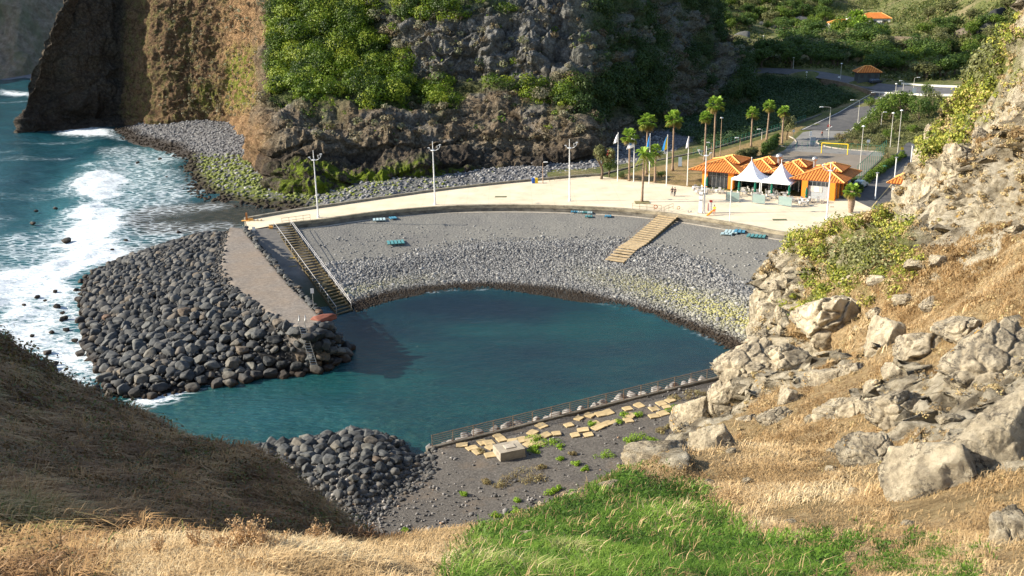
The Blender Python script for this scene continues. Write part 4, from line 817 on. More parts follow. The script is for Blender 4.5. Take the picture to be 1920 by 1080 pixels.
# row of boulders between the near sea wall and the water
M_STRIPE = stone_obj_mat('bank_boulder', [(0, (0.16, 0.155, 0.15)), (1, (0.26, 0.25, 0.235))], (0.4, 0.36, 0.3), 0.6)
BK = []
for k in range(4):
    m_ = BOULD[k].copy(); m_.materials.clear(); m_.materials.append(M_STRIPE); BK.append(m_)
Lw = float(np.linalg.norm(WL[1]-WL[0]))
s_ = 0.2; k = 0
while s_ < Lw-0.5:
    r = 0.42+0.42*RNG.random(); p = WL[0]+WDIR*s_+WN*(0.55+0.25*RNG.random()); p[2] = 1.35
    put_rock('bank_boulder', BK[k % 4], p+np.array([0, 0, r*0.45]), (r, r*0.9, r*0.8), label='pale boulder in the row behind the railings of the near sea wall', cat='boulder', group='boulders behind the sea wall railings'); s_ += r*1.75+(0.6 if RNG.random() > 0.8 else 0.0); k += 1
# sea wall and railings
M_RUST = flat('rusty_metal', (0.30, 0.20, 0.13), 0.7, 0.3, 0.3, 0.35, 6); M_GALV = flat('galvanised_metal', (0.42, 0.42, 0.41), 0.45, 0.5, 0.7, 0.1)
mb = MB(); a = WL[0]-WDIR*0.3; b = WL[1]+WDIR*4; q = [a-WN*.18, b-WN*.18, b+WN*.2, a+WN*.2]; mb.prism([tuple(p[:2]) for p in q], 0.3, 1.98); tag(mb.build('sea_wall', M_WALL), 'low straight concrete sea wall along the near side of the bay', 'wall')
fe = empty('railing', WL[0], label='rusty five rail fence standing on the near sea wall', cat='fence')
inv = Matrix.Translation(-Vector(tuple(WL[0])))
npost = 17
for i in range(npost):
    p = WL[0]+WDIR*(0.25+i*(Lw+1)/(npost-1)); mb = MB(); mb.tube([p, p+np.array([0, 0, 1.25])], 0.035, 6); o = mb.build('post', M_RUST, fe); o.matrix_parent_inverse = inv
for k in range(6):
    z = 0.12+k*0.215; mb = MB(); pts = [WL[0]+WDIR*(0.2+Lw*j/30*1.04)+np.array([0, 0, z+0.012*math.sin(j*1.7+k)]) for j in range(31)]; mb.tube(pts, 0.045 if k == 5 else 0.028, 5); o = mb.build('rail', M_RUST, fe); o.matrix_parent_inverse = inv
# slabs
M_SLAB = flat('sandstone_slab', (0.46, 0.35, 0.19), 0.9, 0.2, 0, 0.22, 1.2, 0.02)
SL = [(318, 523), (375, 540), (410, 560), (435, 508), (480, 580), (480, 535), (520, 472), (540, 490), (600, 500), (650, 495), (715, 452), (730, 478), (765, 415), (790, 467), (850, 458), (700, 517), (755, 517), (920, 410), (955, 467), (975, 372), (1000, 438), (1030, 465), (1035, 355), (1065, 398), (1080, 425), (1095, 350), (1140, 340), (1140, 400), (1185, 392), (1255, 384), (1270, 355), (1315, 300), (1250, 318), (1440, 290), (1400, 318), (1470, 308), (1398, 360), (1450, 345), (1490, 272), (470, 510), (690, 490), (1105, 412)]
sme = None; wa = math.atan2(WDIR[1], WDIR[0])
for i, (a, b) in enumerate(SL):
    p = P(760+a/3, 660+b/3, 1.86)
    if sme is None:
        mb = MB(); mb.prism([(-.5, -.46), (.44, -.5), (.5, .4), (.1, .5), (-.47, .45)], -0.07, 0.05); o = mb.build('paving_slab', M_SLAB); sme = o.data
    else: o = bpy.data.objects.new('paving_slab', sme); C.objects.link(o)
    o.location = tuple(p+np.array([0, 0, 0.03*RNG.random()])); o.rotation_euler = (RNG.normal()*0.05, RNG.normal()*0.05, wa+RNG.normal()*0.25); o.scale = (0.85+.35*RNG.random(), 0.8+.3*RNG.random(), 1)
    tag(o, 'loose yellow sandstone slab lying on the dark gravel beside the near sea wall', 'paving slab', 'slabs strewn along the near sea wall')
# concrete hatch
hp = P(962, 862, 1.8); rz = wa-0.10
hb = empty('concrete_hatch', hp, rz, label='square concrete inspection box with a raised lid on the dark gravel', cat='hatch box')
mb = MB(); mb.box((0, 1.0, 0.42), (2.5, 2.0, 0.95), bev=0.02); mb.build('box', weathered('hatch_concrete', (0.42, 0.37, 0.29), (0.22, 0.19, 0.15)), hb)
mb = MB(); mb.box((0.05, 1.0, 0.92), (1.05, 0.85, 0.10), bev=0.05); mb.build('lid', M_LEDGE, hb)
# ================================================================ valley floor and inland hills
FLATP = PX([(1128, 336), (1180, 322), (1240, 302), (1330, 285), (1420, 262), (1480, 246), (1520, 232), (1600, 232), (1700, 262), (1745, 290)], 4.9)
FLATP = np.vstack([FLATP, [(62, 120, 0), (44, 150, 0)], PX([(1560, 462), (1300, 400)], 4.9)])
VC = [tuple(P(a, b, z)) for a, b, z in [(1128, 336, 4.8), (1240, 306, 4.8), (1330, 288, 4.8), (1480, 250, 4.9), (1560, 240, 5), (1610, 215, 6), (1640, 192, 7.6), (1672, 172, 8.8), (1700, 168, 9.2), (1790, 172, 9.5), (1600, 300, 4.9), (1500, 330, 4.9), (1680, 280, 5), (1640, 380, 4.9),
  (1080, 306, 2.6), (1120, 290, 2.6), (1180, 264, 2.9), (1240, 242, 3.2), (1290, 222, 3.5), (1310, 262, 3.3), (1400, 225, 3.6), (1360, 190, 4.5), (1500, 210, 4.2), (1570, 200, 5), (1540, 170, 6), (1440, 160, 6), (1500, 140, 10.2), (1420, 132, 10.2), (1600, 152, 10), (1650, 160, 9.6), (1650, 228, 6), (1700, 205, 8), (1760, 190, 9)]]
VC += [tuple(W(*c)) for c in [(1640, 140, 345), (1560, 120, 375), (1480, 100, 420), (1400, 96, 440), (1700, 120, 385), (1780, 130, 360), (1840, 110, 380), (1400, 72, 500), (1500, 66, 520), (1580, 60, 530), (1640, 72, 440), (1700, 66, 440), (1790, 70, 410), (1860, 60, 400), (1900, 20, 400), (1660, 40, 500), (1740, 30, 470), (1820, 20, 430),
  (1390, 35, 600), (1360, 15, 610), (1450, 10, 640), (1540, 20, 640), (1600, 20, 640), (1660, 12, 650), (1700, 0, 620), (1760, -10, 540), (1850, -40, 470), (1500, -40, 760), (1400, -60, 760), (1640, -30, 850), (1760, -90, 700), (1600, -120, 1000), (1920, -60, 480)]]
VC += [(60, 90, 4.5), (100, 110, 5), (130, 150, 7), (160, 200, 16), (200, 260, 30), (260, 330, 48), (330, 400, 70), (150, 110, 20), (430, 500, 100), (420, 900, 160), (0, 300, 8), (10, 420, 20), (100, 600, 40), (20, 1000, 120), (250, 1000, 110), (20, 230, 2.5)]
vrbf = rbf(VC, 2.0)
def vground(q):
    q = np.atleast_2d(np.asarray(q, float)); h = vrbf(q); s = sdf(q, FLATP); m = sstep(-5, 1, s); h = np.maximum(h, 1.5)
    return h*(1-m)+4.9*m
def ghit(px, py, z0=0.0):        # where the line of sight meets the valley ground
    d = ray(px, py); ys = np.arange(120, 1100, 1.5); q = CAM+d[None]*(ys/d[1])[:, None]; h = vground(q)+z0; k = np.nonzero(q[:, 2] < h)[0]
    if not len(k): return q[-1]
    k = k[0]; a = q[k-1]; b = q[k]; 
    for _ in range(8):
        m = (a+b)/2
        if m[2] < vground(m)[0]+z0: b = m
        else: a = m
    r = (a+b)/2; r[2] = vground(r)[0]; return r
def make_valley():
    x = np.r_[np.arange(8, 200, 1.0), np.arange(200, 460, 3.0)]; y = np.r_[np.arange(118, 360, 1.0), np.arange(360, 1000, 3.0)]; X, Y = np.meshgrid(x, y, indexing='ij'); q = np.stack([X.ravel(), Y.ravel(), 0*X.ravel()], 1)
    h = vground(q); amp = sstep(330, 420, q[:, 1]); q[:, 2] = h; px, py = PROJ(q)
    q[:, 2] += amp*(4*fbm(q, 40, 4, seed=7)+1.5*fbm(q, 10, 3, seed=8)); f = gridfaces(len(x), len(y))
    # drop the sheet under the promenade and the near hill
    low = sdf(q, plaza_poly); q[:, 2] = np.where(low > 0.8, 2.0, q[:, 2]); wx = np.interp(q[:, 1], [118, 140, 152, 170], [64, 56, 50, 44]); keepv = ~((q[:, 1] < 172) & (q[:, 0] < wx)) & ~((low < 0) & (seg_dist(q, WALL_IN, False) < 3) & (q[:, 1] < 180) & (q[:, 0] < 50)) & ~((q[:, 1] < 186) & (q[:, 0] < 28)); f = f[keepv[f].all(1)]
    river = sstep(7, 3.5, seg_dist(q, RIVER, False)); lawn = sstep(0, 1, sdf(q, LAWN)); 
    t = NT('valley_soil', 0.95, 0.15); fine = t.noise(0.9, 8, 0.75); mid = t.noise(0.09, 6, 0.65)
    c = t.ramp(fine, [(0.3, (0.05, 0.062, 0.018)), (0.5, (0.10, 0.115, 0.035)), (0.72, (0.19, 0.17, 0.075))]); c = t.mix(t.mr(mid, 0.48, 0.62, 0, 0.8), c, t.ramp(fine, [(0.3, (0.11, 0.085, 0.045)), (0.7, (0.30, 0.25, 0.14))]))
    c = t.mix(t.attr('river'), c, t.ramp(t.noise(2.0, 6, 0.8), [(0.3, (0.07, 0.075, 0.08)), (0.7, (0.22, 0.22, 0.23))]))
    c = t.mix(t.attr('lawn'), c, t.ramp(t.noise(0.5, 8, 0.7), [(0.3, (0.13, 0.12, 0.035)), (0.5, (0.27, 0.19, 0.085)), (0.7, (0.32, 0.22, 0.12))]))
    t.col(c); t.bump(fine, 0.8, 0.5)
    structure(npmesh('valley_ground', q, f, t.m, smooth=True, attrs=dict(river=river, lawn=lawn)))
RIVER = PX([(1030, 312), (1090, 300), (1150, 280), (1200, 262), (1250, 248), (1300, 238), (1330, 222)], 3.0)
LAWN = PX([(1128, 337), (1200, 318), (1300, 296), (1420, 262), (1500, 232), (1512, 236), (1440, 296), (1300, 352), (1200, 347)], 4.9)
make_valley()
def flat_poly(name, px, z, mat, kind=True, **kw):
    p = PX(px, z); mb = MB(); mb.prism([tuple(q[:2]) for q in p], z-0.05, z); o = mb.build(name, mat, **kw)
    if kind: structure(o)
    return o
def asphalt(name, a, b, sc_=0.6):
    t = NT(name, 0.9, 0.25); c = t.ramp(t.noise(sc_, 8, 0.7), [(0.3, a), (0.7, b)]); t.col(c); t.bump(t.noise(9, 3), 0.3, 0.01); return t.m
M_ASP = asphalt('asphalt', (0.06, 0.06, 0.062), (0.115, 0.11, 0.105)); M_COURT = asphalt('court_surface', (0.16, 0.135, 0.105), (0.24, 0.205, 0.165), 0.3); M_PALEASP = asphalt('pale_asphalt', (0.16, 0.155, 0.145), (0.24, 0.23, 0.21), 0.3)
flat_poly('car_park', [(1560, 340), (1640, 330), (1700, 268), (1720, 262), (1770, 262), (1770, 440), (1600, 440), (1560, 400)], 4.945, M_ASP)
flat_poly('sports_court', [(1418, 304), (1468, 283), (1500, 281), (1650, 287), (1652, 300), (1618, 330), (1560, 330), (1480, 318)], 4.935, M_COURT)
flat_poly('forecourt', [(1468, 284), (1490, 262), (1505, 248), (1560, 238), (1600, 240), (1590, 262), (1534, 262), (1532, 268), (1552, 276), (1600, 282), (1660, 285), (1655, 293), (1500, 284)], 4.95, M_PALEASP)
def ribbon(name, left, right, mat, dz=0.08, n=60, raw=False):
    L = resample(smooth_line(left, 6), n); R = resample(smooth_line(right, 6), n); vs = []
    for s in np.linspace(0, 1, 5): vs.append(L*(1-s)+R*s)
    S = np.stack(vs, 1); S[:, :, 2] += dz
    return structure(npmesh(name, S.reshape(-1, 3), gridfaces(n, 5), mat))
def G(l): return [ghit(a, b) for a, b in l]
RL = G([(1500, 244), (1535, 228), (1570, 212), (1605, 196), (1632, 180), (1642, 166)]); RR = G([(1598, 246), (1612, 232), (1632, 213), (1662, 194), (1684, 180), (1690, 166)])
ribbon('road', RL, RR, M_ASP, 0.14)
UL = G([(1400, 129), (1460, 129), (1530, 134), (1590, 144), (1650, 157), (1720, 163), (1790, 166)]); UR = G([(1400, 138), (1460, 139), (1530, 147), (1590, 158), (1650, 172), (1720, 177), (1790, 178)])
ribbon('upper_road', UL, UR, asphalt('worn_asphalt', (0.085, 0.085, 0.09), (0.15, 0.145, 0.14)), 0.2)
M_LINE = flat('road_paint', (0.72, 0.70, 0.64), 0.7, 0.2, 0, 0.1)
def dashes(pts, w=0.18, ln=2.2, gap=3.5, dz=0.16):
    P_ = resample(smooth_line(pts, 6), 200); L = np.r_[0, np.cumsum(np.linalg.norm(np.diff(P_, axis=0), axis=1))]; s = 0; mb = MB()
    while s < L[-1]-ln:
        a = np.array([np.interp(s, L, P_[:, k]) for k in range(3)]); b = np.array([np.interp(s+ln, L, P_[:, k]) for k in range(3)]); d = (b-a)/np.linalg.norm(b-a); n_ = np.array([-d[1], d[0], 0])*w
        mb.add([a-n_+[0, 0, dz], b-n_+[0, 0, dz], b+n_+[0, 0, dz], a+n_+[0, 0, dz]], [(0, 1, 2, 3)]); s += ln+gap
    return mb
mid = [(np.array(a)+np.array(b))/2 for a, b in zip(RL, RR)]
structure(dashes(mid, 0.12, 2.2, 3, 0.155).build('road_marking', M_LINE))
for e in (RL, RR):
    e2 = [np.array(p)+(np.array(m)-np.array(p))*0.09 for p, m in zip(e, mid)]; structure(dashes(e2, 0.08, 30, 0.01, 0.155).build('road_marking', M_LINE))
mb = MB(); z = 4.96
for a, b in (((1634, 389), (1676, 340)), ((1676, 340), (1716, 300))):
    p, q_ = P(*a, z), P(*b, z); d = (q_-p)/np.linalg.norm(q_-p); n_ = np.array([-d[1], d[0], 0])*0.09; mb.add([p-n_, q_-n_, q_+n_, p+n_], [(0, 1, 2, 3)])
structure(mb.build('parking_line', flat('yellow_paint', (0.55, 0.42, 0.2), 0.8)))
# kerbs
def kerb(px, z, w=0.25, h=0.18, name='kerb'):
    l = smooth_line(PX(px, z), 6); o = strip(name, l, -w/2, w/2, z-0.1, z+h, M_LEDGE); return o
tag(kerb([(1600, 262), (1560, 262), (1538, 262), (1532, 267), (1545, 274), (1580, 280), (1660, 286)], 4.95), 'pale curved kerb around the grass island behind the sports court', 'kerb')
tag(kerb([(1455, 272), (1478, 276), (1492, 270), (1490, 262), (1480, 256)], 4.93), 'pale kerb around the palm bed by the forecourt', 'kerb')
# retaining wall under the upper road, bridge, terrace walls
M_BRICKW = weathered('stone_retaining', (0.24, 0.19, 0.13), (0.10, 0.08, 0.06)); M_WHITEW = flat('white_wall_paint', (0.72, 0.69, 0.62), 0.8, 0.2)
def wall_line(name, pts, h, w, mat, down=3, **kw):
    l = resample(smooth_line(pts, 5), 40); z = l[:, 2]; o = strip(name, l, -w/2, w/2, z-down, z+h, mat); return tag(o, **kw)
wall_line('retaining_wall', G([(1540, 152), (1580, 160), (1615, 170), (1640, 180)]), 1.0, 0.6, M_BRICKW, 5, label='brown stone retaining wall under the curve of the upper road', cat='wall')
wall_line('road_barrier', G([(1560, 152), (1600, 162), (1640, 174), (1720, 179), (1790, 180)]), 0.55, 0.25, M_WHITEW, 1, label='white barrier wall along the near side of the upper road', cat='wall')
wall_line('road_barrier', G([(1690, 158), (1730, 161), (1800, 164)]), 0.5, 0.25, M_WHITEW, 1, label='white barrier wall along the far side of the upper road', cat='wall')
wall_line('terrace_wall', [ghit(a, b) for a, b in [(1640, 92), (1680, 92), (1722, 94)]], 5, 1.0, M_BRICKW, 4, label='long stone terrace wall below the sunlit fields', cat='wall')
wall_line('river_wall', [P(a, b, 4.9) for a, b in [(1100, 333), (1180, 314), (1240, 299), (1330, 280), (1400, 258), (1480, 234), (1540, 214)]], 0.12, 0.5, M_WALL, 3, label='concrete river wall behind the palm garden', cat='wall')
# viaduct far left of the valley
vd = empty('viaduct', (0, 0, 0), label='grey concrete road viaduct crossing the shaded valley', cat='bridge')
A_ = W(1345, 100, 425); B_ = W(1535, 86, 455); mb = MB(); d = B_-A_; n_ = np.array([-d[1], d[0], 0]); n_ /= np.linalg.norm(n_)
q = [A_-n_*5, B_-n_*5, B_+n_*5, A_+n_*5]; mb.prism([tuple(p[:2]) for p in q], [p[2]-1.5 for p in (A_, B_, B_, A_)], [p[2] for p in (A_, B_, B_, A_)]); mb.build('deck', flat('viaduct_concrete', (0.3, 0.29, 0.27), 0.85), vd)
for s in (-5, 4.6):
    mb = MB(); q = [A_+n_*s, B_+n_*s, B_+n_*(s+.4), A_+n_*(s+.4)]; mb.prism([tuple(p[:2]) for p in q], [p[2]+0.003 for p in (A_, B_, B_, A_)], [p[2]+1.0 for p in (A_, B_, B_, A_)]); mb.build('parapet', M_LEDGE, vd)
for k in range(5):
    p = A_+d*(0.1+0.2*k); mb = MB(); mb.box((p[0], p[1], p[2]-7.5), (1.4, 5, 12)); mb.build('pier', M_WALL, vd)
# terracotta roofs and houses
TILE = NT('terracotta_tiles', 0.75, 0.25); _w = TILE.n.new('ShaderNodeTexWave'); _w.wave_type = 'BANDS'; _w.bands_direction = 'X'; _w.inputs['Scale'].default_value = 0.62; TILE.L.new(TILE.co.outputs['UV'], _w.inputs['Vector'])
_t = TILE.ramp(TILE.noise(2.5, 6, 0.7), [(0.3, (0.55, 0.17, 0.03)), (0.7, (0.80, 0.30, 0.06))]); TILE.col(TILE.mix(TILE.mr(_w.outputs[1], 0.1, 0.7, 0.95, 0), _t, (0.20, 0.045, 0.012))); TILE.bump(_w.outputs[1], 0.7, 0.12); M_TILE = TILE.m
M_RIDGE = flat('ridge_tiles', (0.85, 0.42, 0.13), 0.7, 0.3)
def hip_roof(name, w, d, z0, rise, parent, ridge=0.25, x0=0, y0=0, real=False, mat=None):
    """hip roof over a w x d rectangle centred on x0,y0; tiles run down the slope"""
    rl = max(w-d, 0)*0.5+ridge*0.5 if w >= d else ridge*0.5; ry = max(d-w, 0)*0.5+ (ridge*0.5 if d > w else 0)
    e = [(-w/2, -d/2), (w/2, -d/2), (w/2, d/2), (-w/2, d/2)]; top = [(-rl, -ry), (rl, -ry), (rl, ry), (-rl, ry)]
    me = bpy.data.meshes.new(name); vs = []; fs = []; uv = []
    for k in range(4):
        a, b = e[k], e[(k+1) % 4]; c_, d_ = top[(k+1) % 4], top[k]; u = np.array([b[0]-a[0], b[1]-a[1]]); L = np.linalg.norm(u); u = u/L
        i = len(vs); pts = [(*a, z0), (*b, z0), (*c_, z0+rise), (*d_, z0+rise)]; vs += [(p[0]+x0, p[1]+y0, p[2]) for p in pts]; fs.append((i, i+1, i+2, i+3)); uv += [(np.dot(np.array(p[:2])-np.array(a), u), p[2]) for p in pts]
    i = len(vs); vs += [(p[0]+x0, p[1]+y0, z0-0.12) for p in e]; fs.append((i+3, i+2, i+1, i)); uv += [(0, 0)]*4
    for k in range(4):
        a, b = e[k], e[(k+1) % 4]; i = len(vs); vs += [(a[0]+x0, a[1]+y0, z0-.12), (b[0]+x0, b[1]+y0, z0-.12), (b[0]+x0, b[1]+y0, z0-.003), (a[0]+x0, a[1]+y0, z0-.003)]; fs.append((i, i+1, i+2, i+3)); uv += [(0, 0)]*4
    me.from_pydata(vs, [], fs); me.update(); l = me.uv_layers.new(name='UVMap'); flat_uv = []
    for p in me.polygons:
        for li, vi in zip(p.loop_indices, p.vertices): l.data[li].uv = uv[vi]
    o = link(name, me, mat or M_TILE, parent)
    mb = MB()
    for k in range(4): mb.tube([(e[k][0]+x0, e[k][1]+y0, z0+.03), (top[k][0]+x0, top[k][1]+y0, z0+rise+.04)], 0.13, 6)
    mb.tube([(top[0][0]+x0, top[0][1]+y0, z0+rise+.04), (top[1][0]+x0+0.01, top[1][1]+y0, z0+rise+.04)], 0.13, 6)
    mb.build('ridge_tiles', M_RIDGE, o); return o
def small_house(px, py, w, d, h, rz, label, cat='house', wallc=None, roofh=1.4, D=None):
    p = ghit(px, py) if D is None else W(px, py, D); r = empty('small_house' if cat == 'house' else 'kiosk', p, rz, label=label, cat=cat)
    mb = MB(); mb.box((0, 0, h/2-0.5), (w, d, h+1)); mb.build('wall', wallc or M_WHITEW, r); hip_roof('roof', w+1.2, d+1.2, h, roofh, r)
    M_DK = flat('dark_opening', (0.03, 0.03, 0.035), 0.4, 0.5)
    for k in range(3):
        x = -w/2+w*(k+0.5)/3; mb = MB(); mb.box((x, -d/2-0.02, h*0.55), (w*0.16, 0.05, h*0.4)); mb.build('window' if k != 1 else 'door', M_DK, r)
    return r
small_house(1575, 54, 12, 8, 3.2, -0.2, 'small white house with a terracotta roof among far trees', roofh=1.8)
small_house(1638, 48, 15, 9, 3.6, -0.35, 'far white villa with a low terracotta roof beside the bridge', roofh=2.4)
small_house(1625, 150, 6.5, 5, 2.6, -0.1, 'dark roadside kiosk with an orange tiled roof by the upper road', 'kiosk', flat('dark_kiosk', (0.06, 0.07, 0.07)), 1.8)
fb = empty('far_bridge', W(1632, 33, 560), 0.1, label='pale high bridge span above the far villa', cat='bridge'); mb = MB(); mb.box((0, 0, 0), (26, 4, 1.6)); mb.build('deck', M_WHITEW, fb); mb = MB(); mb.box((-9, 0, -5), (1.6, 2, 8.4)); mb.box((9, 0, -5), (1.6, 2, 8.4)); mb.build('pier', M_LEDGE, fb)
# ================================================================ restaurant building
BA = P(1312, 352, 5); BB = P(1566, 377, 5); BU = (BB-BA)/np.linalg.norm(BB-BA); BNv = np.array([BU[1], -BU[0], 0]); BRZ = math.atan2(BU[1], BU[0])
def BL_(u, n, z=5.0): p = BA+BU*u+BNv*n; p[2] = z; return p
M_OR = flat('orange_render', (0.80, 0.24, 0.025), 0.8, 0.2, 0, 0.08, 1); M_GREYW = flat('grey_render', (0.20, 0.21, 0.215), 0.8, 0.2, 0, 0.08, 1)
M_GLASS = flat('dark_glass', (0.035, 0.04, 0.045), 0.12, 0.6, 0, 0.4, 0.8); M_WHITE = flat('white_paint', (0.78, 0.77, 0.74), 0.5, 0.4, 0, 0.05); M_FRAME = flat('grey_frame', (0.25, 0.25, 0.25), 0.5)
bd = empty('restaurant_building', (*BA[:2], 5.0), BRZ, label='low orange restaurant with four terracotta tiled hip roofs on the promenade', cat='building')
def part(name, mat, boxes, parent=bd, **k):
    mb = MB()
    for b in boxes: mb.box(*b, **k)
    return mb.build(name, mat, parent)
part('wall', M_GREYW, [((3.0, 7.0, 1.6), (6.0, 10.4, 3.2))]); part('wall', M_GREYW, [((22.4, 6.3, 1.6), (5.6, 11.6, 3.2))]); part('wall', M_GREYW, [((12.8, 9.0, 1.6), (13.4, 6.4, 3.2))])
for x, y in ((0.45, 1.45), (5.6, 1.45), (19.95, 0.15), (24.85, 0.15)): part('pillar', M_OR, [((x, y+0.3, 1.58), (1.05, 1.0, 3.16))])
for x, y, w in ((3.02, 1.72, 4.05), (22.4, 0.42, 3.8), (9.3, 5.72, 5.6), (16, 5.72, 5.6)):
    f = part('window', M_GLASS, [((x, y, 1.45 if y > 1 else 2.72), (w, 0.1, 2.8 if y > 1 else 0.75))]); n = 5 if w < 5 else 7
    part('frame', M_FRAME, [((x-w/2+w*k/n, y-0.07, 1.45 if y > 1 else 2.72), (0.07, 0.06, 2.82 if y > 1 else 0.78)) for k in range(n+1)]+[((x, y-0.07, 2.25 if y > 1 else 2.33), (w, 0.05, 0.07))], parent=f)
# blank grey shutter of the right unit with its poster
part('shutter', flat('pale_shutter', (0.36, 0.385, 0.40), 0.6), [((22.4, 0.40, 1.15), (3.8, 0.12, 2.3))])
ps = part('poster', flat('poster_board', (0.55, 0.5, 0.45), 0.6, 0.2, 0, 0.4, 5), [((21.9, 0.31, 1.75), (2.3, 0.05, 1.0))]); part('panel', M_WHITE, [((22.1, 0.275, 1.75), (0.75, 0.03, 0.92))], parent=ps)
for y in (2.4, 5.2, 8.0): part('pillar', M_OR, [((25.3, y, 1.5), (0.35, 0.8, 3.0))])
part('window', M_GLASS, [((25.22, 3.8, 1.4), (0.12, 1.5, 2.4))]); part('window', M_GLASS, [((25.22, 6.6, 1.4), (0.12, 1.5, 2.4))])
def roof_unit(u, y, w, d, rise=1.75, cap=True):
    r = hip_roof('roof', w, d, 3.25, rise, bd, 0.3, u, y)
    if cap: hip_roof('roof_cap', w*0.50, d*0.50, 3.25+rise*0.66, rise*0.52, bd, 0.2, u+0.8, y+d*0.10)
roof_unit(2.55, 6.9, 10.3, 12.6, 1.6); roof_unit(21.9, 6.8, 9.8, 12.6, 1.65); roof_unit(9.2, 8.9, 8.2, 9.8, 1.55); roof_unit(15.3, 8.6, 8.2, 9.8, 1.55)
for x, y, s in ((12.1, 9.4, 1.0), (18.9, 9.4, 0.8)):
    mb = MB(); mb.lathe([(0.30*s, -1.2), (0.30*s, 0.2), (0.55*s, 0.3), (0.66*s, 0.6), (0.55*s, 0.9), (0.2*s, 1.05)], (x, y, 4.9), 14); mb.build('roof_vent', M_GALV, bd)
# ---- tents
def tent(u, n, lab):
    r = empty('pagoda_tent', BL_(u, n), BRZ, label=lab, cat='tent'); h = 2.75; N_ = 10; vs = []; fs = []
    for j in range(9):
        t = j/8; z = 2.62+3.05*t**1.9; 
        for k in range(4):
            for i in range(N_):
                a = -1+2*i/N_; s = h*(1-t)**1.0+0.04; sag = 0.0
                x, y = [(a, -1), (1, a), (-a, 1), (-1, -a)][k]; vs.append((x*s, y*s, z-0.18*(1-abs(a)**2)*(1-t)*t*4*0.6))
    m = 4*N_
    for j in range(8):
        for i in range(m): fs.append((j*m+i, j*m+(i+1) % m, (j+1)*m+(i+1) % m, (j+1)*m+i))
    b = len(vs)
    for i in range(m): x, y, z = vs[i]; vs.append((x*1.004, y*1.004, z-0.32))
    for i in range(m): fs.append((b+i, b+(i+1) % m, (i+1) % m, i))
    mb = MB(); mb.add(vs, fs); o = mb.build('canopy', CANV, r, smooth=True); mb = MB(); mb.lathe([(0.06, 0), (0.06, 0.5), (0.1, 0.62), (0.03, 0.75)], (0, 0, 5.6), 8); mb.build('finial', M_WHITE, o)
    for x in (-1, 1):
        for y in (-1, 1): mb = MB(); mb.box((x*2.68, y*2.68, 1.3), (0.14, 0.14, 2.6)); mb.build('leg', M_WHITE, r)
CANV = flat('white_canvas', (0.82, 0.82, 0.83), 0.7, 0.2, 0, 0.03)
tent(9.3, -1.8, 'left white pagoda tent with a pointed top before the restaurant'); tent(14.95, -1.8, 'right white pagoda tent with a pointed top before the restaurant')
# ---- closed green parasols
def parasol(p):
    r = empty('closed_parasol', p, 0); mb = MB(); mb.tube([(0, 0, 0), (0, 0, 2.75)], 0.03, 6); mb.build('pole', M_WHITE, r)
    mb = MB(); mb.lathe([(0.20, 0.85), (0.25, 1.0), (0.17, 1.35), (0.26, 1.5), (0.20, 2.2), (0.07, 2.7)], (0, 0, 0), 9); mb.build('canopy', GREENC, r)
    mb = MB(); mb.lathe([(0.32, 0), (0.32, 0.08), (0.06, 0.12)], (0, 0, 0), 12); mb.build('base', M_GREYW, r); return r
GREENC = flat('green_canvas', (0.01, 0.12, 0.075), 0.8, 0.2)
pp = parasol(P(1325, 357, 5))
labs = ['closed green parasol by the left orange pillar of the restaurant', 'closed green parasol at the left side of the left white tent', 'closed green parasol between the two white tents', 'closed green parasol in the middle of the right white tent', 'closed green parasol at the right edge of the right white tent', 'closed green parasol before the poster wall right of the tents']
for k, (a, b) in enumerate([(1325, 357), (1385, 366), (1415, 368), (1446, 371), (1479, 374), (1511, 379)]):
    c = pp if k == 0 else copy_tree(pp); c.location = tuple(P(a, b, 5.0)); tag(c, labs[k], 'parasol', 'closed green parasols')
# ---- glass screens
M_CLEAR = NT('frosted_glass', 0.25, 0.5); M_CLEAR.b.inputs['Base Color'].default_value = (0.26, 0.36, 0.34, 1); M_CLEAR.b.inputs['Alpha'].default_value = 0.72; M_CLEAR = M_CLEAR.m
for k, (a, b, nm) in enumerate([((1361, 377), (1386, 379), 'left'), ((1410, 381), (1434, 384), 'middle'), ((1459, 385), (1484, 389), 'right')]):
    p, q = P(*a, 5), P(*b, 5); d = q-p; L = np.linalg.norm(d); r = empty('glass_screen', p, math.atan2(d[1], d[0]), label='frosted glass wind screen, %s one of three before the terrace' % nm, cat='glass screen', group='glass screens of the terrace')
    mb = MB(); mb.box((L/2, 0, 0.95), (L-0.1, 0.04, 1.55)); mb.build('pane', M_CLEAR, r)
    for x in (0, L): mb = MB(); mb.box((x, 0, 0.9), (0.08, 0.08, 1.8)); mb.build('post', M_FRAME, r)
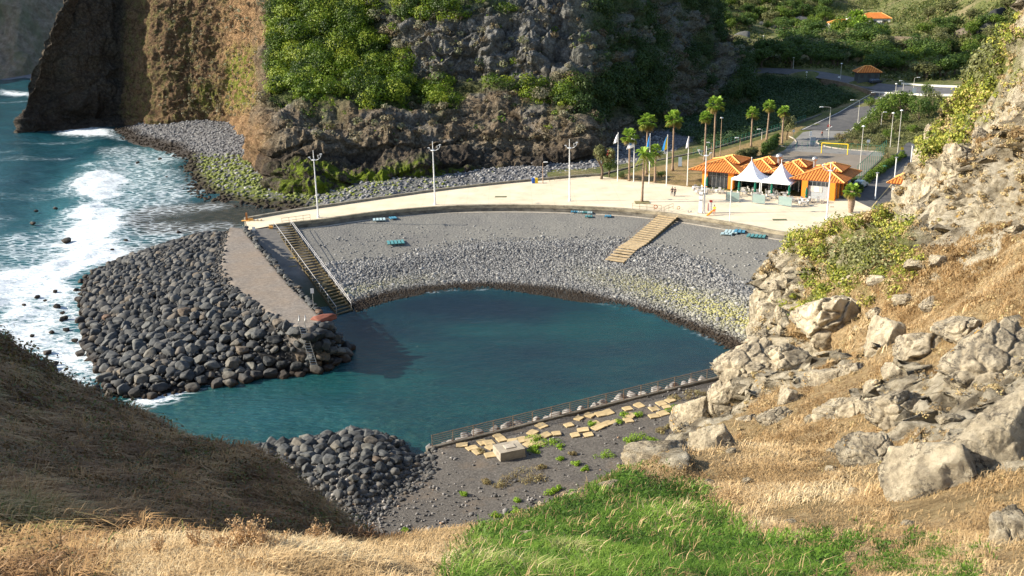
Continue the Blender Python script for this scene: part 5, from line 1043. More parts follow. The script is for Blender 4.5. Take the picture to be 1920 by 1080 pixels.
# ---- terrace chairs and tables
mb = MB(); mb.box((0, 0, 0.44), (0.5, 0.5, 0.05)); mb.box((0, 0.25, 0.7), (0.5, 0.05, 0.5))
for x in (-.22, .22):
    for y in (-.22, .22): mb.box((x, y, 0.21), (0.05, 0.05, 0.42))
    mb.box((x*1.15, 0.0, 0.64), (0.05, 0.48, 0.04))
M_CH = flat('grey_chair_paint', (0.48, 0.46, 0.43), 0.6)
chair0 = mb.build('chair', M_CH); mb = MB(); mb.lathe([(0.25, 0), (0.25, 0.03), (0.04, 0.06), (0.04, 0.70), (0.48, 0.71), (0.48, 0.74)], (0, 0, 0), 14); table0 = mb.build('table', M_CH)
first = [chair0, table0]
def tset(u, n, k=4):
    p = BL_(u, n); t = table0 if first[1] else table0.copy(); 
    if not first[1]: C.objects.link(t)
    first[1] = None; t.location = tuple(p); tag(t, 'small round white cafe table on the restaurant terrace', 'table', 'white cafe tables')
    a0 = random.random()*6
    for i in range(k):
        a = a0+i*2*PI/k+random.uniform(-.2, .2); c = chair0 if first[0] else chair0.copy()
        if not first[0]: C.objects.link(c)
        first[0] = None; c.location = (p[0]+0.75*math.cos(a), p[1]+0.75*math.sin(a), 5.0); c.rotation_euler = (0, 0, a-PI/2); tag(c, 'white cafe chair on the restaurant terrace', 'chair', 'white cafe chairs')
for u, n in ((0.5, 2.5), (2.8, 3.4), (4.9, 3.0), (1.8, 5.2), (8.5, -0.4), (10.8, 0.2), (9.4, 2.6), (12.2, 3.0), (13.8, -0.2), (16.2, 0.3), (15.0, 3.2), (17.4, 3.6), (19.2, 4.6), (21.3, 3.4), (23.2, 2.6), (21.6, 6.0), (8.4, 5.0), (13.6, 5.4)): tset(u, n, 4 if (u+n) % 2 > 0.6 else 3)
# ================================================================ promenade masts and poles
def post_at(base, top, z=5.0):   # base point and height of an upright seen between two places
    p = P(*base, z); d = ray(*top); t = p[1]/d[1]; return p, CAM[2]+d[2]*t-z
def mast(base, top, lab, flip=1):
    p, h = post_at(base, top); r = empty('lamp_mast', p, 0, label=lab, cat='lamp mast', group='white lamp masts of the promenade')
    mb = MB(); mb.lathe([(0.24, 0), (0.24, 0.35), (0.14, 0.4), (0.12, h*0.5), (0.075, h*0.86), (0.055, h)], (0, 0, 0), 10); mb.build('pole', M_WHITE, r)
    z = h*0.86; mb = MB(); mb.lathe([(0.28, -0.08), (0.42, 0.0), (0.28, 0.09)], (0, 0, z), 12); mb.build('collar', M_WHITE, r)
    for s in (1, -0.55):
        pts = [(0, 0, z), (flip*0.55*s, -0.1, z+0.02), (flip*1.1*s, -0.15, z+0.35), (flip*1.35*s, -0.15, z+0.95 if s > 0 else z+0.5)]; mb = MB(); mb.tube(smooth_line(pts, 4), 0.05, 6)
        if s > 0:
            mb.tube([(flip*0.85, -.13, z+0.16), (flip*0.75, -.2, z+0.85)], 0.035, 5); mb.tube([(flip*0.75, -.14, z+0.80), (flip*1.42, -.15, z+0.92)], 0.03, 5)
        mb.build('arm', M_WHITE, r)
    mb = MB(); mb.box((flip*1.3, -0.15, z+1.0), (0.36, 0.28, 0.14)); mb.box((flip*-0.72, -0.15, z+0.5), (0.34, 0.26, 0.12)); mb.build('floodlight', M_WHITE, r)
mast((597, 408), (587.5, 282), 'white lamp mast nearest the jetty end of the promenade')
mast((816, 384), (812, 265), 'white lamp mast at the middle of the narrow promenade')
mast((1068, 377), (1067, 261), 'white lamp mast between the recycling bins and the planted palm')
mast((1320, 400), (1324, 274), 'white lamp mast beside the tall white board by the restaurant', -1)
mast((1550, 411), (1559, 305), 'white lamp mast before the right roof of the restaurant', -1)
p, h = post_at((1368, 415), (1371, 338)); mb = MB(); mb.lathe([(0.07, 0), (0.06, h)], p, 8); tag(mb.build('slim_post', M_WHITE), 'slim plain white post on the kerb before the left tent', 'post')
FC = {'w': flat('white_flag', (0.75, 0.75, 0.78), 0.8), 'b': flat('blue_flag', (0.01, 0.16, 0.42), 0.8), 'y': flat('yellow_flag', (0.85, 0.62, 0.02), 0.8), 'e': flat('emblem_blue', (0.10, 0.22, 0.5), 0.8)}
def flagpole(base, top, cols, lab, fw=1.0, fh=2.2):
    p, h = post_at(base, top, 4.95); r = empty('flagpole', p, 0, label=lab, cat='flagpole', group='flagpoles in the palm garden'); mb = MB(); mb.lathe([(0.10, 0), (0.05, h), (0.08, h+0.03), (0.02, h+.1)], (0, 0, 0), 8); mb.build('pole', M_WHITE, r)
    nx, nz = 9, 10; vs = []
    for i in range(nx):
        for j in range(nz):
            s = i/(nx-1); t = j/(nz-1); w = fw*(0.12+0.88*t**0.8)*s; vs.append((-w-0.05, 0.16*math.sin(s*7+t*2)*s*(0.4+t), h-0.15-fh*(0.06*s+t*0.9)-0.35*s*t))
    F = gridfaces(nx, nz); mi = [cols[min(int(((k//(nz-1))/(nx-1))*len(cols)), len(cols)-1)] for k in range(len(F))]; names = sorted(set(cols)); me_i = [names.index(c) for c in mi]
    o = npmesh('flag', np.array(vs), F, [FC[c] for c in names], r, True, matidx=me_i)
    sm = o.modifiers.new('thick', 'SOLIDIFY'); sm.thickness = 0.02
    return o
flagpole((1158, 340), (1161, 249), 'w', 'flagpole with a small white flag beside the round tree', 0.9, 1.8)
f2 = flagpole((1188, 341), (1192.5, 252), 'w', 'flagpole with a wide white flag bearing a blue emblem', 1.5, 2.6)
mb = MB(); mb.lathe([(0.3, -0.02), (0.3, 0.02)], (0, 0, 0), 12); e = mb.build('emblem', FC['e'], f2); e.rotation_euler = (PI/2, 0, 0); e.location = (-0.75, -0.22, f2.parent.location.z*0+7.6)
flagpole((1217, 345), (1225, 251), 'b', 'flagpole with a limp blue flag', 0.7, 2.8)
flagpole((1249.5, 348), (1256, 253), 'yb', 'flagpole with a blue and yellow flag', 1.1, 2.8)
flagpole((1288.5, 348), (1292, 256), 'w', 'flagpole with a thin pale flag nearest the restaurant roof', 0.5, 2.0)
# generic lamps
def street_lamp(base, top, lab, arm=0, z=None, col=None, grp='street lamps of the valley road', g=None):
    p = ghit(*base) if z is None else P(*base, z); d = ray(*top); t = p[1]/d[1]; h = CAM[2]+d[2]*t-p[2]; r = empty('street_lamp', p, 0, label=lab, cat='street lamp', group=grp)
    m = col or M_LAMP; mb = MB(); mb.lathe([(0.10, 0), (0.07, h*0.6), (0.05, h)], (0, 0, 0), 8); mb.build('pole', m, r)
    if arm:
        mb = MB(); mb.tube([(0, 0, h-0.05), (arm*0.5, 0, h+0.08), (arm, 0, h+0.1)], 0.04, 6); mb.build('arm', m, r); mb = MB(); mb.box((arm*1.15, 0, h+0.12), (0.9, 0.3, 0.16), bev=0.2); mb.build('lamp_head', M_WHITE, r)
    else: mb = MB(); mb.lathe([(0.1, 0), (0.36, 0.1), (0.3, 0.22), (0.05, 0.34)], (0, 0, h-0.02), 10); mb.build('lamp_head', M_WHITE, r)
M_LAMP = flat('lamp_post_paint', (0.55, 0.52, 0.45), 0.6, 0.3); M_BROWNP = flat('brown_post_paint', (0.34, 0.24, 0.16), 0.7); M_GREENP = flat('green_post_paint', (0.03, 0.16, 0.10), 0.6)
LAMPS = [((1553, 263), (1556, 201), 'tall street lamp with a long arm left of the road mouth', -1.9), ((1608, 236), (1611, 188), 'street lamp with an arm on the grass verge halfway up the road', -1.7), ((1647, 197), (1649, 174), 'street lamp with an arm near the top of the road', -1.6), ((1612, 318), (1622, 238), 'tall pale floodlight post at the near right corner of the court', 0), ((1669, 276), (1675, 213), 'street lamp with a round head behind the green shrubs', 0), ((1683, 286), (1693, 208), 'tall green based street lamp with a flat double head', 0),
 ((1652, 236), (1653, 211), 'short street lamp on the lawn right of the bushes', 0.6), ((1350, 297), (1353, 222), 'tall brown lamp post beside the tallest palm', 0), ((1387, 286), (1389, 259), 'short riverside lamp left of the court fence', -0.7), ((1428, 262), (1429, 243), 'short riverside lamp near the hedge end', -0.7), ((1333, 300), (1334, 268), 'short riverside lamp behind the left roof', -0.7), ((1249, 322), (1251, 284), 'short lamp post with a round head by the blue and yellow flag', -0.7), ((1018, 344), (1018, 305), 'brown lamp post beside the recycling bins', 0.5),
 ((1679, 175), (1680, 158), 'small lamp on the bridge road', 0), ((1692, 182), (1694, 152), 'lamp beside the white road marker', -.8), ((1712, 174), (1713, 146), 'lamp with double arm at the road barrier', 1.0), ((1575, 158), (1577, 120), 'lamp standing in the shade left of the kiosk', 0), ((1487, 130), (1489, 109), 'lamp in shade on the upper road', 0), ((1512, 146), (1513, 136), 'short post on the upper road', 0), ((1498, 82), (1499, 64), 'lamp on the viaduct', 0), ((1431, 84), (1432, 68), 'lamp at the left of the viaduct', 0)]
for b, t, l, a in LAMPS: street_lamp(b, t, l, a, z=(5.0 if b[0] == 1018 else 4.93 if b[1] > 250 else None), col=M_BROWNP if b[0] in (1350, 1018, 1333, 1387) else None)
for b, t, l in (((1641, 373), (1644, 325), 'short white lamp post on the kerb left of the parking line'), ((1677, 339), (1680, 296), 'short white lamp post at the middle of the car park'), ((1708, 304), (1710, 273), 'short white lamp post at the far end of the car park')):
    p, h = post_at(b, t, 4.95); r = empty('bollard_lamp', p, 0, label=l, cat='lamp post', group='white lamp posts of the car park'); mb = MB(); mb.lathe([(0.12, 0), (0.12, h)], (0, 0, 0), 10); mb.build('pole', M_WHITE, r); mb = MB(); mb.lathe([(0.14, 0), (0.32, 0.03), (0.32, 0.12), (0.05, 0.2)], (0, 0, h), 12); mb.build('lamp_head', M_GALV, r)
# ================================================================ beach surface lookup
GU_, GT_ = np.meshgrid(np.linspace(0, 1, 260), np.linspace(0, 1.1, 110), indexing='ij'); BPTS = beach_pt(GU_.ravel(), GT_.ravel())
def bz(x, y): k = np.argmin((BPTS[:, 0]-x)**2+(BPTS[:, 1]-y)**2); return BPTS[k, 2]
def bhit(px, py):
    z = 3.0
    for _ in range(12): p = P(px, py, z); z = z*0.4+0.6*bz(p[0], p[1])
    return P(px, py, z)
# ---- blue slatted sunbeds
M_DECKB = flat('blue_slats', (0.06, 0.22, 0.33), 0.7, 0.3, 0, 0.2); M_DECKT = flat('teal_slats', (0.08, 0.24, 0.25), 0.7, 0.3, 0, 0.2); M_DECKP = flat('bleached_slats', (0.38, 0.5, 0.52), 0.7, 0.3, 0, 0.15)
def slat_bed(px, py, L, Wd, rz, mat, lab):
    p = bhit(px, py); mb = MB(); n = max(3, int(L/0.55))
    for k in range(n): mb.box((-L/2+L*(k+0.5)/n, 0, 0.30), (L/n*0.72, Wd, 0.08))
    for s in (-.35, .35): mb.box((0, Wd*s, 0.2), (L, 0.1, 0.12))
    for a in (-.45, .45):
        for s in (-.35, .35): mb.box((a*L, s*Wd, 0.07), (0.1, 0.1, 0.14))
    o = mb.build('slatted_deck', mat); o.location = tuple(p); o.rotation_euler = (0, 0, rz); tag(o, lab, 'sun deck', 'slatted sun decks on the beach'); return o
for a in [(711, 414, 2.3, 1.7, .15, M_DECKP, 'pale blue slatted deck, left one of the pair at the top left of the beach'), (737, 411, 1.3, 1.4, .35, M_DECKB, 'deep blue slatted deck, right one of the pair at the top left of the beach'), (742, 457, 2.9, 2.3, .2, M_DECKT, 'teal slatted deck lying alone at the edge of the cobbles'), (1053, 389.5, 1.6, .8, 0, M_DECKB, 'small blue deck just below the promenade wall'),
          (1077, 399, 1.3, 1.2, -.1, M_DECKB, 'leftmost blue deck of the row below the promenade'), (1088, 399.5, 1.0, 1.2, -.1, M_DECKP, 'second pale deck of the row below the promenade'), (1097, 400, .9, 1.2, -.1, M_DECKT, 'third teal deck of the row below the promenade'), (1106, 401, 0.9, 1.2, -.1, M_DECKP, 'rightmost pale deck of the row below the promenade'), (1104, 408, 1.3, 1.0, -.1, M_DECKT, 'small deck lying under the row of blue decks'), (1140, 407.5, 1.2, 1.1, -.15, M_DECKB, 'single small blue deck left of the pale steps'),
          (1371, 437, 2.2, 2.0, -.35, M_DECKP, 'white topped deck of the group right of the pale steps'), (1362, 441, 1.9, .9, -.35, M_DECKP, 'near pale deck of the group right of the pale steps'), (1387, 436, 1.9, 1.9, -.35, M_DECKB, 'blue deck of the group right of the pale steps'), (1418, 445, 3.0, 1.7, -.4, M_DECKT, 'teal slatted deck farthest right on the beach')]: slat_bed(*a)
# ---- stairs
M_WOODD = flat('dark_timber', (0.13, 0.10, 0.05), 0.85, 0.2, 0, 0.3, 2); M_WOODP = flat('pale_timber', (0.42, 0.32, 0.19), 0.85, 0.2, 0, 0.25, 2); M_RAILW = flat('white_rail', (0.50, 0.48, 0.46), 0.5, 0.4)
def stairs(tl, tr, bl, br, ntr, mat, label, zt=4.9, zb=0.3, dep=0.55, th=0.10, side=True, ground=False):
    A_, B_, C_, D_ = P(*tl, zt), P(*tr, zt), P(*bl, zb), P(*br, zb); o = A_; r = empty('beach_stairs', o, 0, label=label, cat='stairs'); inv = Matrix.Translation(-Vector(tuple(o)))
    dirv = ((C_+D_)/2-(A_+B_)/2); dirv[2] = 0; dirv /= np.linalg.norm(dirv)
    for k in range(ntr):
        t = (k+0.5)/ntr; L = A_+(C_-A_)*t; R = B_+(D_-B_)*t; z = zt+(zb-zt)*t; z = max(z, bz((L+R)[0]/2, (L+R)[1]/2)+0.34) if ground and k > 0 else z; dd = dirv*dep/2; q = [L-dd, R-dd, R+dd, L+dd]; mb = MB(); mb.prism([tuple(p[:2]) for p in q], z-th, z); ob = mb.build('tread', mat, r); ob.matrix_parent_inverse = inv
    for a, b in ((A_, C_), (B_, D_)):
        w = np.array([0.06, 0, 0]); mb = MB(); v = []
        for p in (a, b):
            for s in (-1, 1):
                for z in (-0.55, -0.11): v.append(p+w*s+np.array([0, 0, z]))
        mb.add(v, [(0, 1, 3, 2), (4, 6, 7, 5), (0, 4, 5, 1), (2, 3, 7, 6), (1, 5, 7, 3), (0, 2, 6, 4)]); ob = mb.build('stringer', M_WOODD, r); ob.matrix_parent_inverse = inv
    return r, inv, A_, B_, C_, D_
def handrail(st, a, b, mat, h=1.0, n=9, r=0.035, rails=(1.0,), t0=0, t1=1):
    root, inv = st[0], st[1]; mb = MB()
    for z in rails: mb.tube([a+(b-a)*t0+[0, 0, z], a+(b-a)*t1+[0, 0, z]], r, 6)
    for k in range(n): t = t0+(t1-t0)*k/(n-1); p = a+(b-a)*t; mb.tube([p-[0, 0, .3], p+[0, 0, h]], r*0.9, 5)
    o = mb.build('handrail', mat, root); o.matrix_parent_inverse = inv
s1 = stairs((513, 425), (545, 421), (634, 591), (663, 582), 34, M_WOODD, 'long dark timber stairs with white handrails descending beside the boat ramp', 4.95, 0.15, 0.42)
handrail(s1, s1[2], s1[4], M_RAILW, n=10, t0=0.0, t1=0.98); handrail(s1, s1[3], s1[5], M_RAILW, n=10, rails=(0.6, 1.0), t0=0.0, t1=0.97)
s2 = stairs((1240, 398), (1274, 403), (1134, 489), (1169, 494), 24, M_WOODP, 'wide pale timber stairs laid over the shingle below the promenade', 4.9, 1.95, 0.62, 0.14, ground=True)
handrail(s2, s2[2]+(s2[3]-s2[2])*0.12, s2[4]+(s2[5]-s2[4])*0.12, M_RUST, n=9, r=0.022)
# ---- small rails at the stair heads
def rail_run(name, pts, h, mat, lab, n=6, rails=(0.5, 1.0), r=0.03, cat='railing', z=5.0, grp=None):
    pts = [P(a, b, z) if len((a, b)) == 2 and True else None for a, b in pts]; L = resample(np.array(pts), n); root = empty(name, L[0], 0, label=lab, cat=cat, group=grp); inv = Matrix.Translation(-Vector(tuple(L[0]))); 
    for p in L: mb = MB(); mb.tube([p, p+[0, 0, h]], r, 5); o = mb.build('post', mat, root); o.matrix_parent_inverse = inv
    for q in rails: mb = MB(); mb.tube([p+[0, 0, q] for p in L], r, 5); o = mb.build('rail', mat, root); o.matrix_parent_inverse = inv
    return root
M_OLIVE = flat('olive_rail', (0.16, 0.13, 0.08), 0.7)
rail_run('railing', [(529, 420), (582, 413)], 1.0, M_OLIVE, 'short olive railing on the kerb at the head of the dark stairs', 5)
rail_run('railing', [(1186, 391), (1240, 396)], 1.0, M_OLIVE, 'short railing left of the head of the pale stairs', 5)
rail_run('railing', [(1246, 398), (1262, 392)], 1.0, M_OLIVE, 'short railing right of the head of the pale stairs', 3)
p = P(1229, 394, 5); mb = MB(); n_ = 20
vs = []; 
ringp = [(p[0]+0.3*math.cos(2*PI*k/n_), p[1]-0.12, 5.62+0.3*math.sin(2*PI*k/n_)) for k in range(n_+1)]; mb.tube(ringp, 0.07, 8, cap=False); tag(mb.build('life_ring', flat('ring_orange', (0.8, 0.2, 0.05), 0.6), smooth=True), 'orange life ring hanging on the railing by the pale stairs', 'life ring')
p = P(1272, 396, 5); mb = MB(); mb.tube([(p[0]+0.25*math.cos(2*PI*k/n_), p[1], 5.6+0.25*math.sin(2*PI*k/n_)) for k in range(n_+1)], 0.06, 8, cap=False); tag(mb.build('life_ring', flat('ring_tan', (0.55, 0.33, 0.14), 0.6), smooth=True), 'faded tan life ring by the top right of the pale stairs', 'life ring')
rail_run('river_railing', [(1030, 341), (1100, 330), (1180, 317), (1240, 303), (1300, 290)], 1.1, M_OLIVE, 'long brown two rail fence along the river side of the palm garden', 34, (0.35, 0.75, 1.1), 0.03, 'fence', 4.95)
rail_run('court_fence', [(1300, 291), (1360, 273), (1420, 256), (1470, 240), (1510, 226)], 1.5, M_GREENP, 'green mesh fence running along the river beyond the restaurant', 36, (0.5, 1.0, 1.5), 0.04, 'fence', 4.95)
rail_run('court_fence', [(1606, 341), (1626, 322), (1660, 290)], 3.2, M_GREENP, 'tall green fence posts on the right side of the court', 14, (0.1, 3.2), 0.05, 'fence', 4.95)
rail_run('court_fence', [(1475, 322), (1502, 325), (1529, 327), (1556, 329), (1583, 331)], 1.9, M_GREENP, 'low green posts along the near side of the court', 6, (0.15,), 0.04, 'fence', 4.95)
rail_run('court_fence', [(1462, 282), (1520, 278), (1590, 282), (1655, 287)], 1.6, M_GREENP, 'thin green fence along the far side of the court', 18, (1.6,), 0.03, 'fence', 4.95)
# goal
M_YEL = flat('yellow_goal', (0.85, 0.58, 0.02), 0.5)
a, b = P(1540, 287, 4.95), P(1589, 290, 4.95); g = empty('goal', a, 0, label='yellow football goal frame on the brown court', cat='goal'); inv = Matrix.Translation(-Vector(tuple(a)))
for p in (a, b): mb = MB(); mb.tube([p, p+[0, 0, 2.3]], 0.10, 8); o = mb.build('goalpost', M_YEL, g); o.matrix_parent_inverse = inv
mb = MB(); mb.tube([a+[0, 0, 2.3], b+[0, 0, 2.3]], 0.10, 8); o = mb.build('crossbar', M_YEL, g); o.matrix_parent_inverse = inv
mb = MB()
for p in (a, b): mb.tube([p+[0, 0, 2.25], p+[0.5, 1.6, 1.9], p+[0.5, 1.8, 0]], 0.05, 6)
o = mb.build('goal_back', M_YEL, g); o.matrix_parent_inverse = inv
# ladder
lt, lb = P(566, 607, 5.5), P(590, 685, 0.0); lb = P(583, 684, -0.2); r_ = empty('ladder', lt, 0, label='aluminium ladder hanging down the end wall of the jetty', cat='ladder'); inv = Matrix.Translation(-Vector(tuple(lt)))
lt = W(567, 613, P(566, 607, 5.5)[1]-2.7); lb = W(589, 685, P(589, 685, 0)[1]-3.4); w = np.array([0.36, 0, 0])
for s in (-1, 1): mb = MB(); mb.tube(smooth_line([lt+w*s+[-0.3, 1.9, 0.0], lt+w*s+[-0.2, 1.3, 1.0], lt+w*s+[0, 0.2, 0.9], lt+w*s, lb+w*s], 5), 0.045, 6); o = mb.build('side_rail', M_GALV, r_); o.matrix_parent_inverse = inv
for k in range(15): p = lt+(lb-lt)*(k+0.5)/15; mb = MB(); mb.tube([p-w, p+w], 0.035, 5); o = mb.build('rung', M_GALV, r_); o.matrix_parent_inverse = inv
# signs and small fittings
def sign_post(base, top, z, w, h, label, board=None, shape='box', name='sign_post', pole=None):
    p = P(*base, z) if z is not None else ghit(*base); d = ray(*top); t = p[1]/d[1]; H = CAM[2]+d[2]*t-p[2]; r = empty(name, p, 0, label=label, cat='sign'); mb = MB(); mb.tube([(0, 0, 0), (0, 0, H)], 0.045, 6); mb.build('post', pole or M_GALV, r)
    mb = MB()
    if shape == 'box': mb.box((0, -0.07, H-h/2), (w, 0.04, h)); mb.build('board', board or M_WHITE, r)
    else: mb.lathe([(w/2, -0.02), (w/2, 0.02)], (0, 0, 0), 16); o = mb.build('board', board or M_WHITE, r); o.rotation_euler = (PI/2, 0, 0); o.location = (0, -0.07, H-w/2)
    return r
sign_post((588, 577), (584, 541), 5.5, 0.42, 0.6, 'weathered white sign board on a post at the jetty tip'); sign_post((477, 440), (475, 425), 5.2, 0.5, 0.6, 'small white sign at the head of the boat ramp')
M_RSIGN = flat('red_sign', (0.65, 0.05, 0.04), 0.6); M_BSIGN = flat('info_board', (0.28, 0.33, 0.38), 0.5)
sign_post((1553, 250), (1553, 233), 4.95, 0.8, 0.8, 'red and white round road sign at the road mouth', M_RSIGN, 'disc'); sign_post((1518, 278), (1519, 246), 4.95, 0.5, 1.1, 'pale narrow banner post at the forecourt'); sign_post((1487, 262), (1488, 243), 4.9, .6, .6, 'triangular warning sign near the palm bed')
sign_post((1573, 152), (1573, 143), None, 0.9, 1.1, 'small white sign in the shade on the upper road'); sign_post((1713, 180), (1713, 165), None, 1.1, 1.6, 'white road marker sign by the barrier'); sign_post((1626, 290), (1626, 262), 4.95, 0.7, 0.6, 'small white sign behind the court'); sign_post((1690, 296), (1690, 276), 4.95, 0.6, 0.6, 'yellow and dark sign by the hedge', M_YEL)
bo = empty('info_board', P(1523, 278, 4.95), 0.1, label='blue grey information board on two legs at the forecourt', cat='board'); mb = MB(); mb.box((0, 0, 1.7), (1.3, 0.08, 1.7)); mb.build('board', M_BSIGN, bo); mb = MB(); mb.box((-.6, 0.06, 0.85), (0.07, 0.07, 1.7)); mb.box((.6, 0.06, 0.85), (0.07, 0.07, 1.7)); mb.build('leg', M_GALV, bo)
bo = empty('info_board', P(1275, 313, 4.95), -0.3, label='tall grey notice board behind the palm garden by the river fence', cat='board'); mb = MB(); mb.box((0, 0, 1.1), (0.75, 0.1, 2.0)); mb.build('board', M_BSIGN, bo); mb = MB(); mb.box((0, 0.05, 0.1), (0.9, 0.3, 0.2)); mb.build('base', M_WALL, bo)
p = P(1313, 400, 5); tb_ = empty('white_board', p, -0.4, label='tall narrow white board standing beside a lamp mast on the promenade', cat='board'); mb = MB(); mb.box((0, 0, 1.9), (0.62, 0.24, 3.6), bev=0.02); mb.build('panel', M_WHITE, tb_); mb = MB(); mb.box((0, 0, 0.06), (0.95, 0.5, 0.12)); mb.build('foot', M_GALV, tb_)
for x in (.35, 1.25): mb = MB(); mb.box((0, -0.16, 2.0+x), (0.55, 0.04, 0.18)); mb.build('slot', M_FRAME, tb_)
# lifeguard point: red lettered board, surf board, lifeguard
lp = empty('rescue_board_stand', P(1331, 399, 5), -0.3, label='white lifeguard notice with a red heading beside the orange lifeguard', cat='board'); mb = MB(); mb.box((0, 0, 0.95), (0.62, 0.08, 1.9)); mb.build('panel', M_WHITE, lp); mb = MB(); mb.box((0.12, -0.05, 2.06), (0.5, 0.1, 0.36)); mb.build('heading', M_RSIGN, lp); mb = MB(); mb.box((-0.36, -0.05, 1.05), (0.10, 0.1, 1.3), bev=0.3); mb.build('rescue_can', M_RSIGN, lp)
# recycling bins
rb = empty('recycling_bins', P(1000, 343.5, 5), 0.1, label='blue and yellow recycling bins side by side at the parapet', cat='bins')
for k, (c, nm) in enumerate((((0.02, 0.10, 0.40), 'blue_bin'), ((0.75, 0.5, 0.02), 'yellow_bin'))):
    mb = MB(); mb.box((k*0.62, 0, 0.48), (0.55, 0.55, 0.9)); mb.box((k*0.62, 0, 0.98), (0.6, 0.6, 0.12), bev=0.3); mb.build(nm, flat(nm+'_plastic', c, 0.5), rb)
# orange post and fittings at the promenade tip
tp = empty('mooring_post', P(463, 414, 5), 0, label='rust brown steel post at the tip of the promenade', cat='post'); mb = MB(); mb.box((0, 0, 0.7), (0.28, 0.28, 1.4)); mb.build('post', flat('rust_orange', (0.40, 0.16, 0.05), 0.8), tp); mb = MB(); mb.box((0.6, 0.1, 0.2), (0.9, 0.4, 0.4), bev=0.1); mb.box((-0.2, -0.1, 0.05), (1.4, 0.7, 0.1)); mb.build('base', flat('orange_base', (0.62, 0.33, 0.08), 0.8), tp)
for a in (476, 483, 490): p = P(a, 414, 5); mb = MB(); mb.box((0, 0, 0.13), (0.22, 0.4, 0.26)); o = mb.build('low_block', flat('tan_block', (0.5, 0.36, 0.2))); o.location = tuple(p); tag(o, 'small tan block in the row at the promenade tip', 'block', 'tan blocks at the promenade tip')
p = P(508, 427, 5.0); mb = MB(); mb.box((0, 0, 0.1), (0.7, 0.5, 0.35), bev=0.1); o = mb.build('orange_step', flat('orange_paint', (0.7, 0.34, 0.08))); o.location = tuple(p); tag(o, 'small orange painted block at the head of the dark stairs', 'block')
M_GRATE = flat('mossy_grate', (0.10, 0.11, 0.055), 0.9, 0.2, 0, 0.3, 6)
for (a, b, w, d_, l) in ((939, 369, 2.2, 1.1, 'dark mossy hatch set in the narrow promenade'), (1462, 412, 2.3, 1.1, 'dark mossy hatch set in the wide promenade'), (1560, 388, 0.7, 0.4, 'tiny dark drain cover near the restaurant corner')):
    p = P(a, b, 5.0); mb = MB(); mb.box((0, 0, 0.006), (w, d_, 0.03)); o = mb.build('hatch_cover', M_GRATE); o.location = tuple(p); o.rotation_euler = (0, 0, -0.1); tag(o, l, 'hatch')
for a, b in ((790, 383), (797, 384)): pass
mb = MB(); p = P(1290, 398, 5); mb.lathe([(0.16, 0), (0.12, 0.3), (0.05, 0.34)], (0, 0, 0), 8); mb.lathe([(0.14, 0), (0.10, 0.25), (0.04, 0.3)], (0.5, 0.1, 0), 8); o = mb.build('mooring_bollard', M_GALV); o.location = tuple(p); tag(o, 'pair of small dark bollards on the promenade near the pale stairs', 'bollard')
# arrows painted on the ramp
M_ARR = flat('arrow_paint', (0.42, 0.29, 0.03), 0.8)
def rampP(px, py):
    z = 3.0
    for _ in range(15): p = P(px, py, z); z = 0.5*z+0.5*ramp_z(p[1])
    p = P(px, py, z); p[2] += 0.03; return p
for (a, b) in (((505, 481), (553, 484)), ((518, 492), (556, 499))):
    p, q = rampP(*a), rampP(*b); d = (q-p)/np.linalg.norm(q-p); n_ = np.array([-d[1], d[0], 0]); mb = MB(); mb.add([p-n_*.07, q-n_*.07, q+n_*.07, p+n_*.07], [(0, 1, 2, 3)])
    for s in (-1, 1): e = q-d*0.9+n_*0.75*s; t_ = (q-e)/np.linalg.norm(q-e); m_ = np.array([-t_[1], t_[0], 0]); mb.add([e-m_*.07, q-m_*.07, q+m_*.07, e+m_*.07], [(0, 1, 2, 3)])
    structure(mb.build('ramp_marking', M_ARR))
# small roof at right edge and parked car
sr = empty('small_hut', P(1700, 362, 4.95), -0.6, label='small hut with an orange tiled roof beside the car park, half hidden by rocks', cat='hut'); mb = MB(); mb.box((0, 0, 1.1), (4.4, 4.4, 2.2)); mb.build('wall', M_WHITEW, sr); hip_roof('roof', 6, 6, 2.2, 1.7, sr)
def car(p, rz, c, lab):
    r = empty('parked_car', p, rz, label=lab, cat='car'); prof = [(-2.1, .35), (-2.1, .85), (-1.85, .95), (-1.2, 1.42), (0.45, 1.45), (1.15, .95), (2.0, .82), (2.15, .5), (2.1, .3)]
    mb = MB(); n = len(prof); v = [(x, -0.85 if z < 1 else -0.68, z) for x, z in prof]+[(x, 0.85 if z < 1 else 0.68, z) for x, z in prof]; mb.add(v, [tuple(range(n)), tuple(range(2*n-1, n-1, -1))]+[(i, n+i, n+(i+1) % n, (i+1) % n) for i in range(n)]); mb.build('body', flat('car_paint', c, 0.25, 0.6), r)
    mb = MB(); mb.box((-0.3, 0, 1.2), (1.9, 1.5, 0.32), bev=0.08); mb.build('windows', M_GLASS, r)
    for x in (-1.3, 1.35):
        for y in (-.78, .78): mb = MB(); mb.tube([(x, y-.1, .32), (x, y+.1, .32)], 0.32, 12); mb.build('wheel', flat('tyre', (0.02, 0.02, 0.02)), r)
car(P(1612, 352, 4.96), 0.9, (0.35, 0.45, 0.47), 'pale car parked in the shade right of the restaurant'); car(ghit(1641, 156), 0.4, (0.03, 0.04, 0.06), 'dark car beside the far orange roofed kiosk')
mb = MB(); mb.lathe([(0.35, 0), (0.42, 1.0), (0.46, 1.02), (0.35, 1.2)], (0, 0, 0), 10); o = mb.build('green_bin', M_GREENP); o.location = tuple(P(1658, 321, 4.96)); tag(o, 'green bin standing at the hedge of the car park', 'bin')
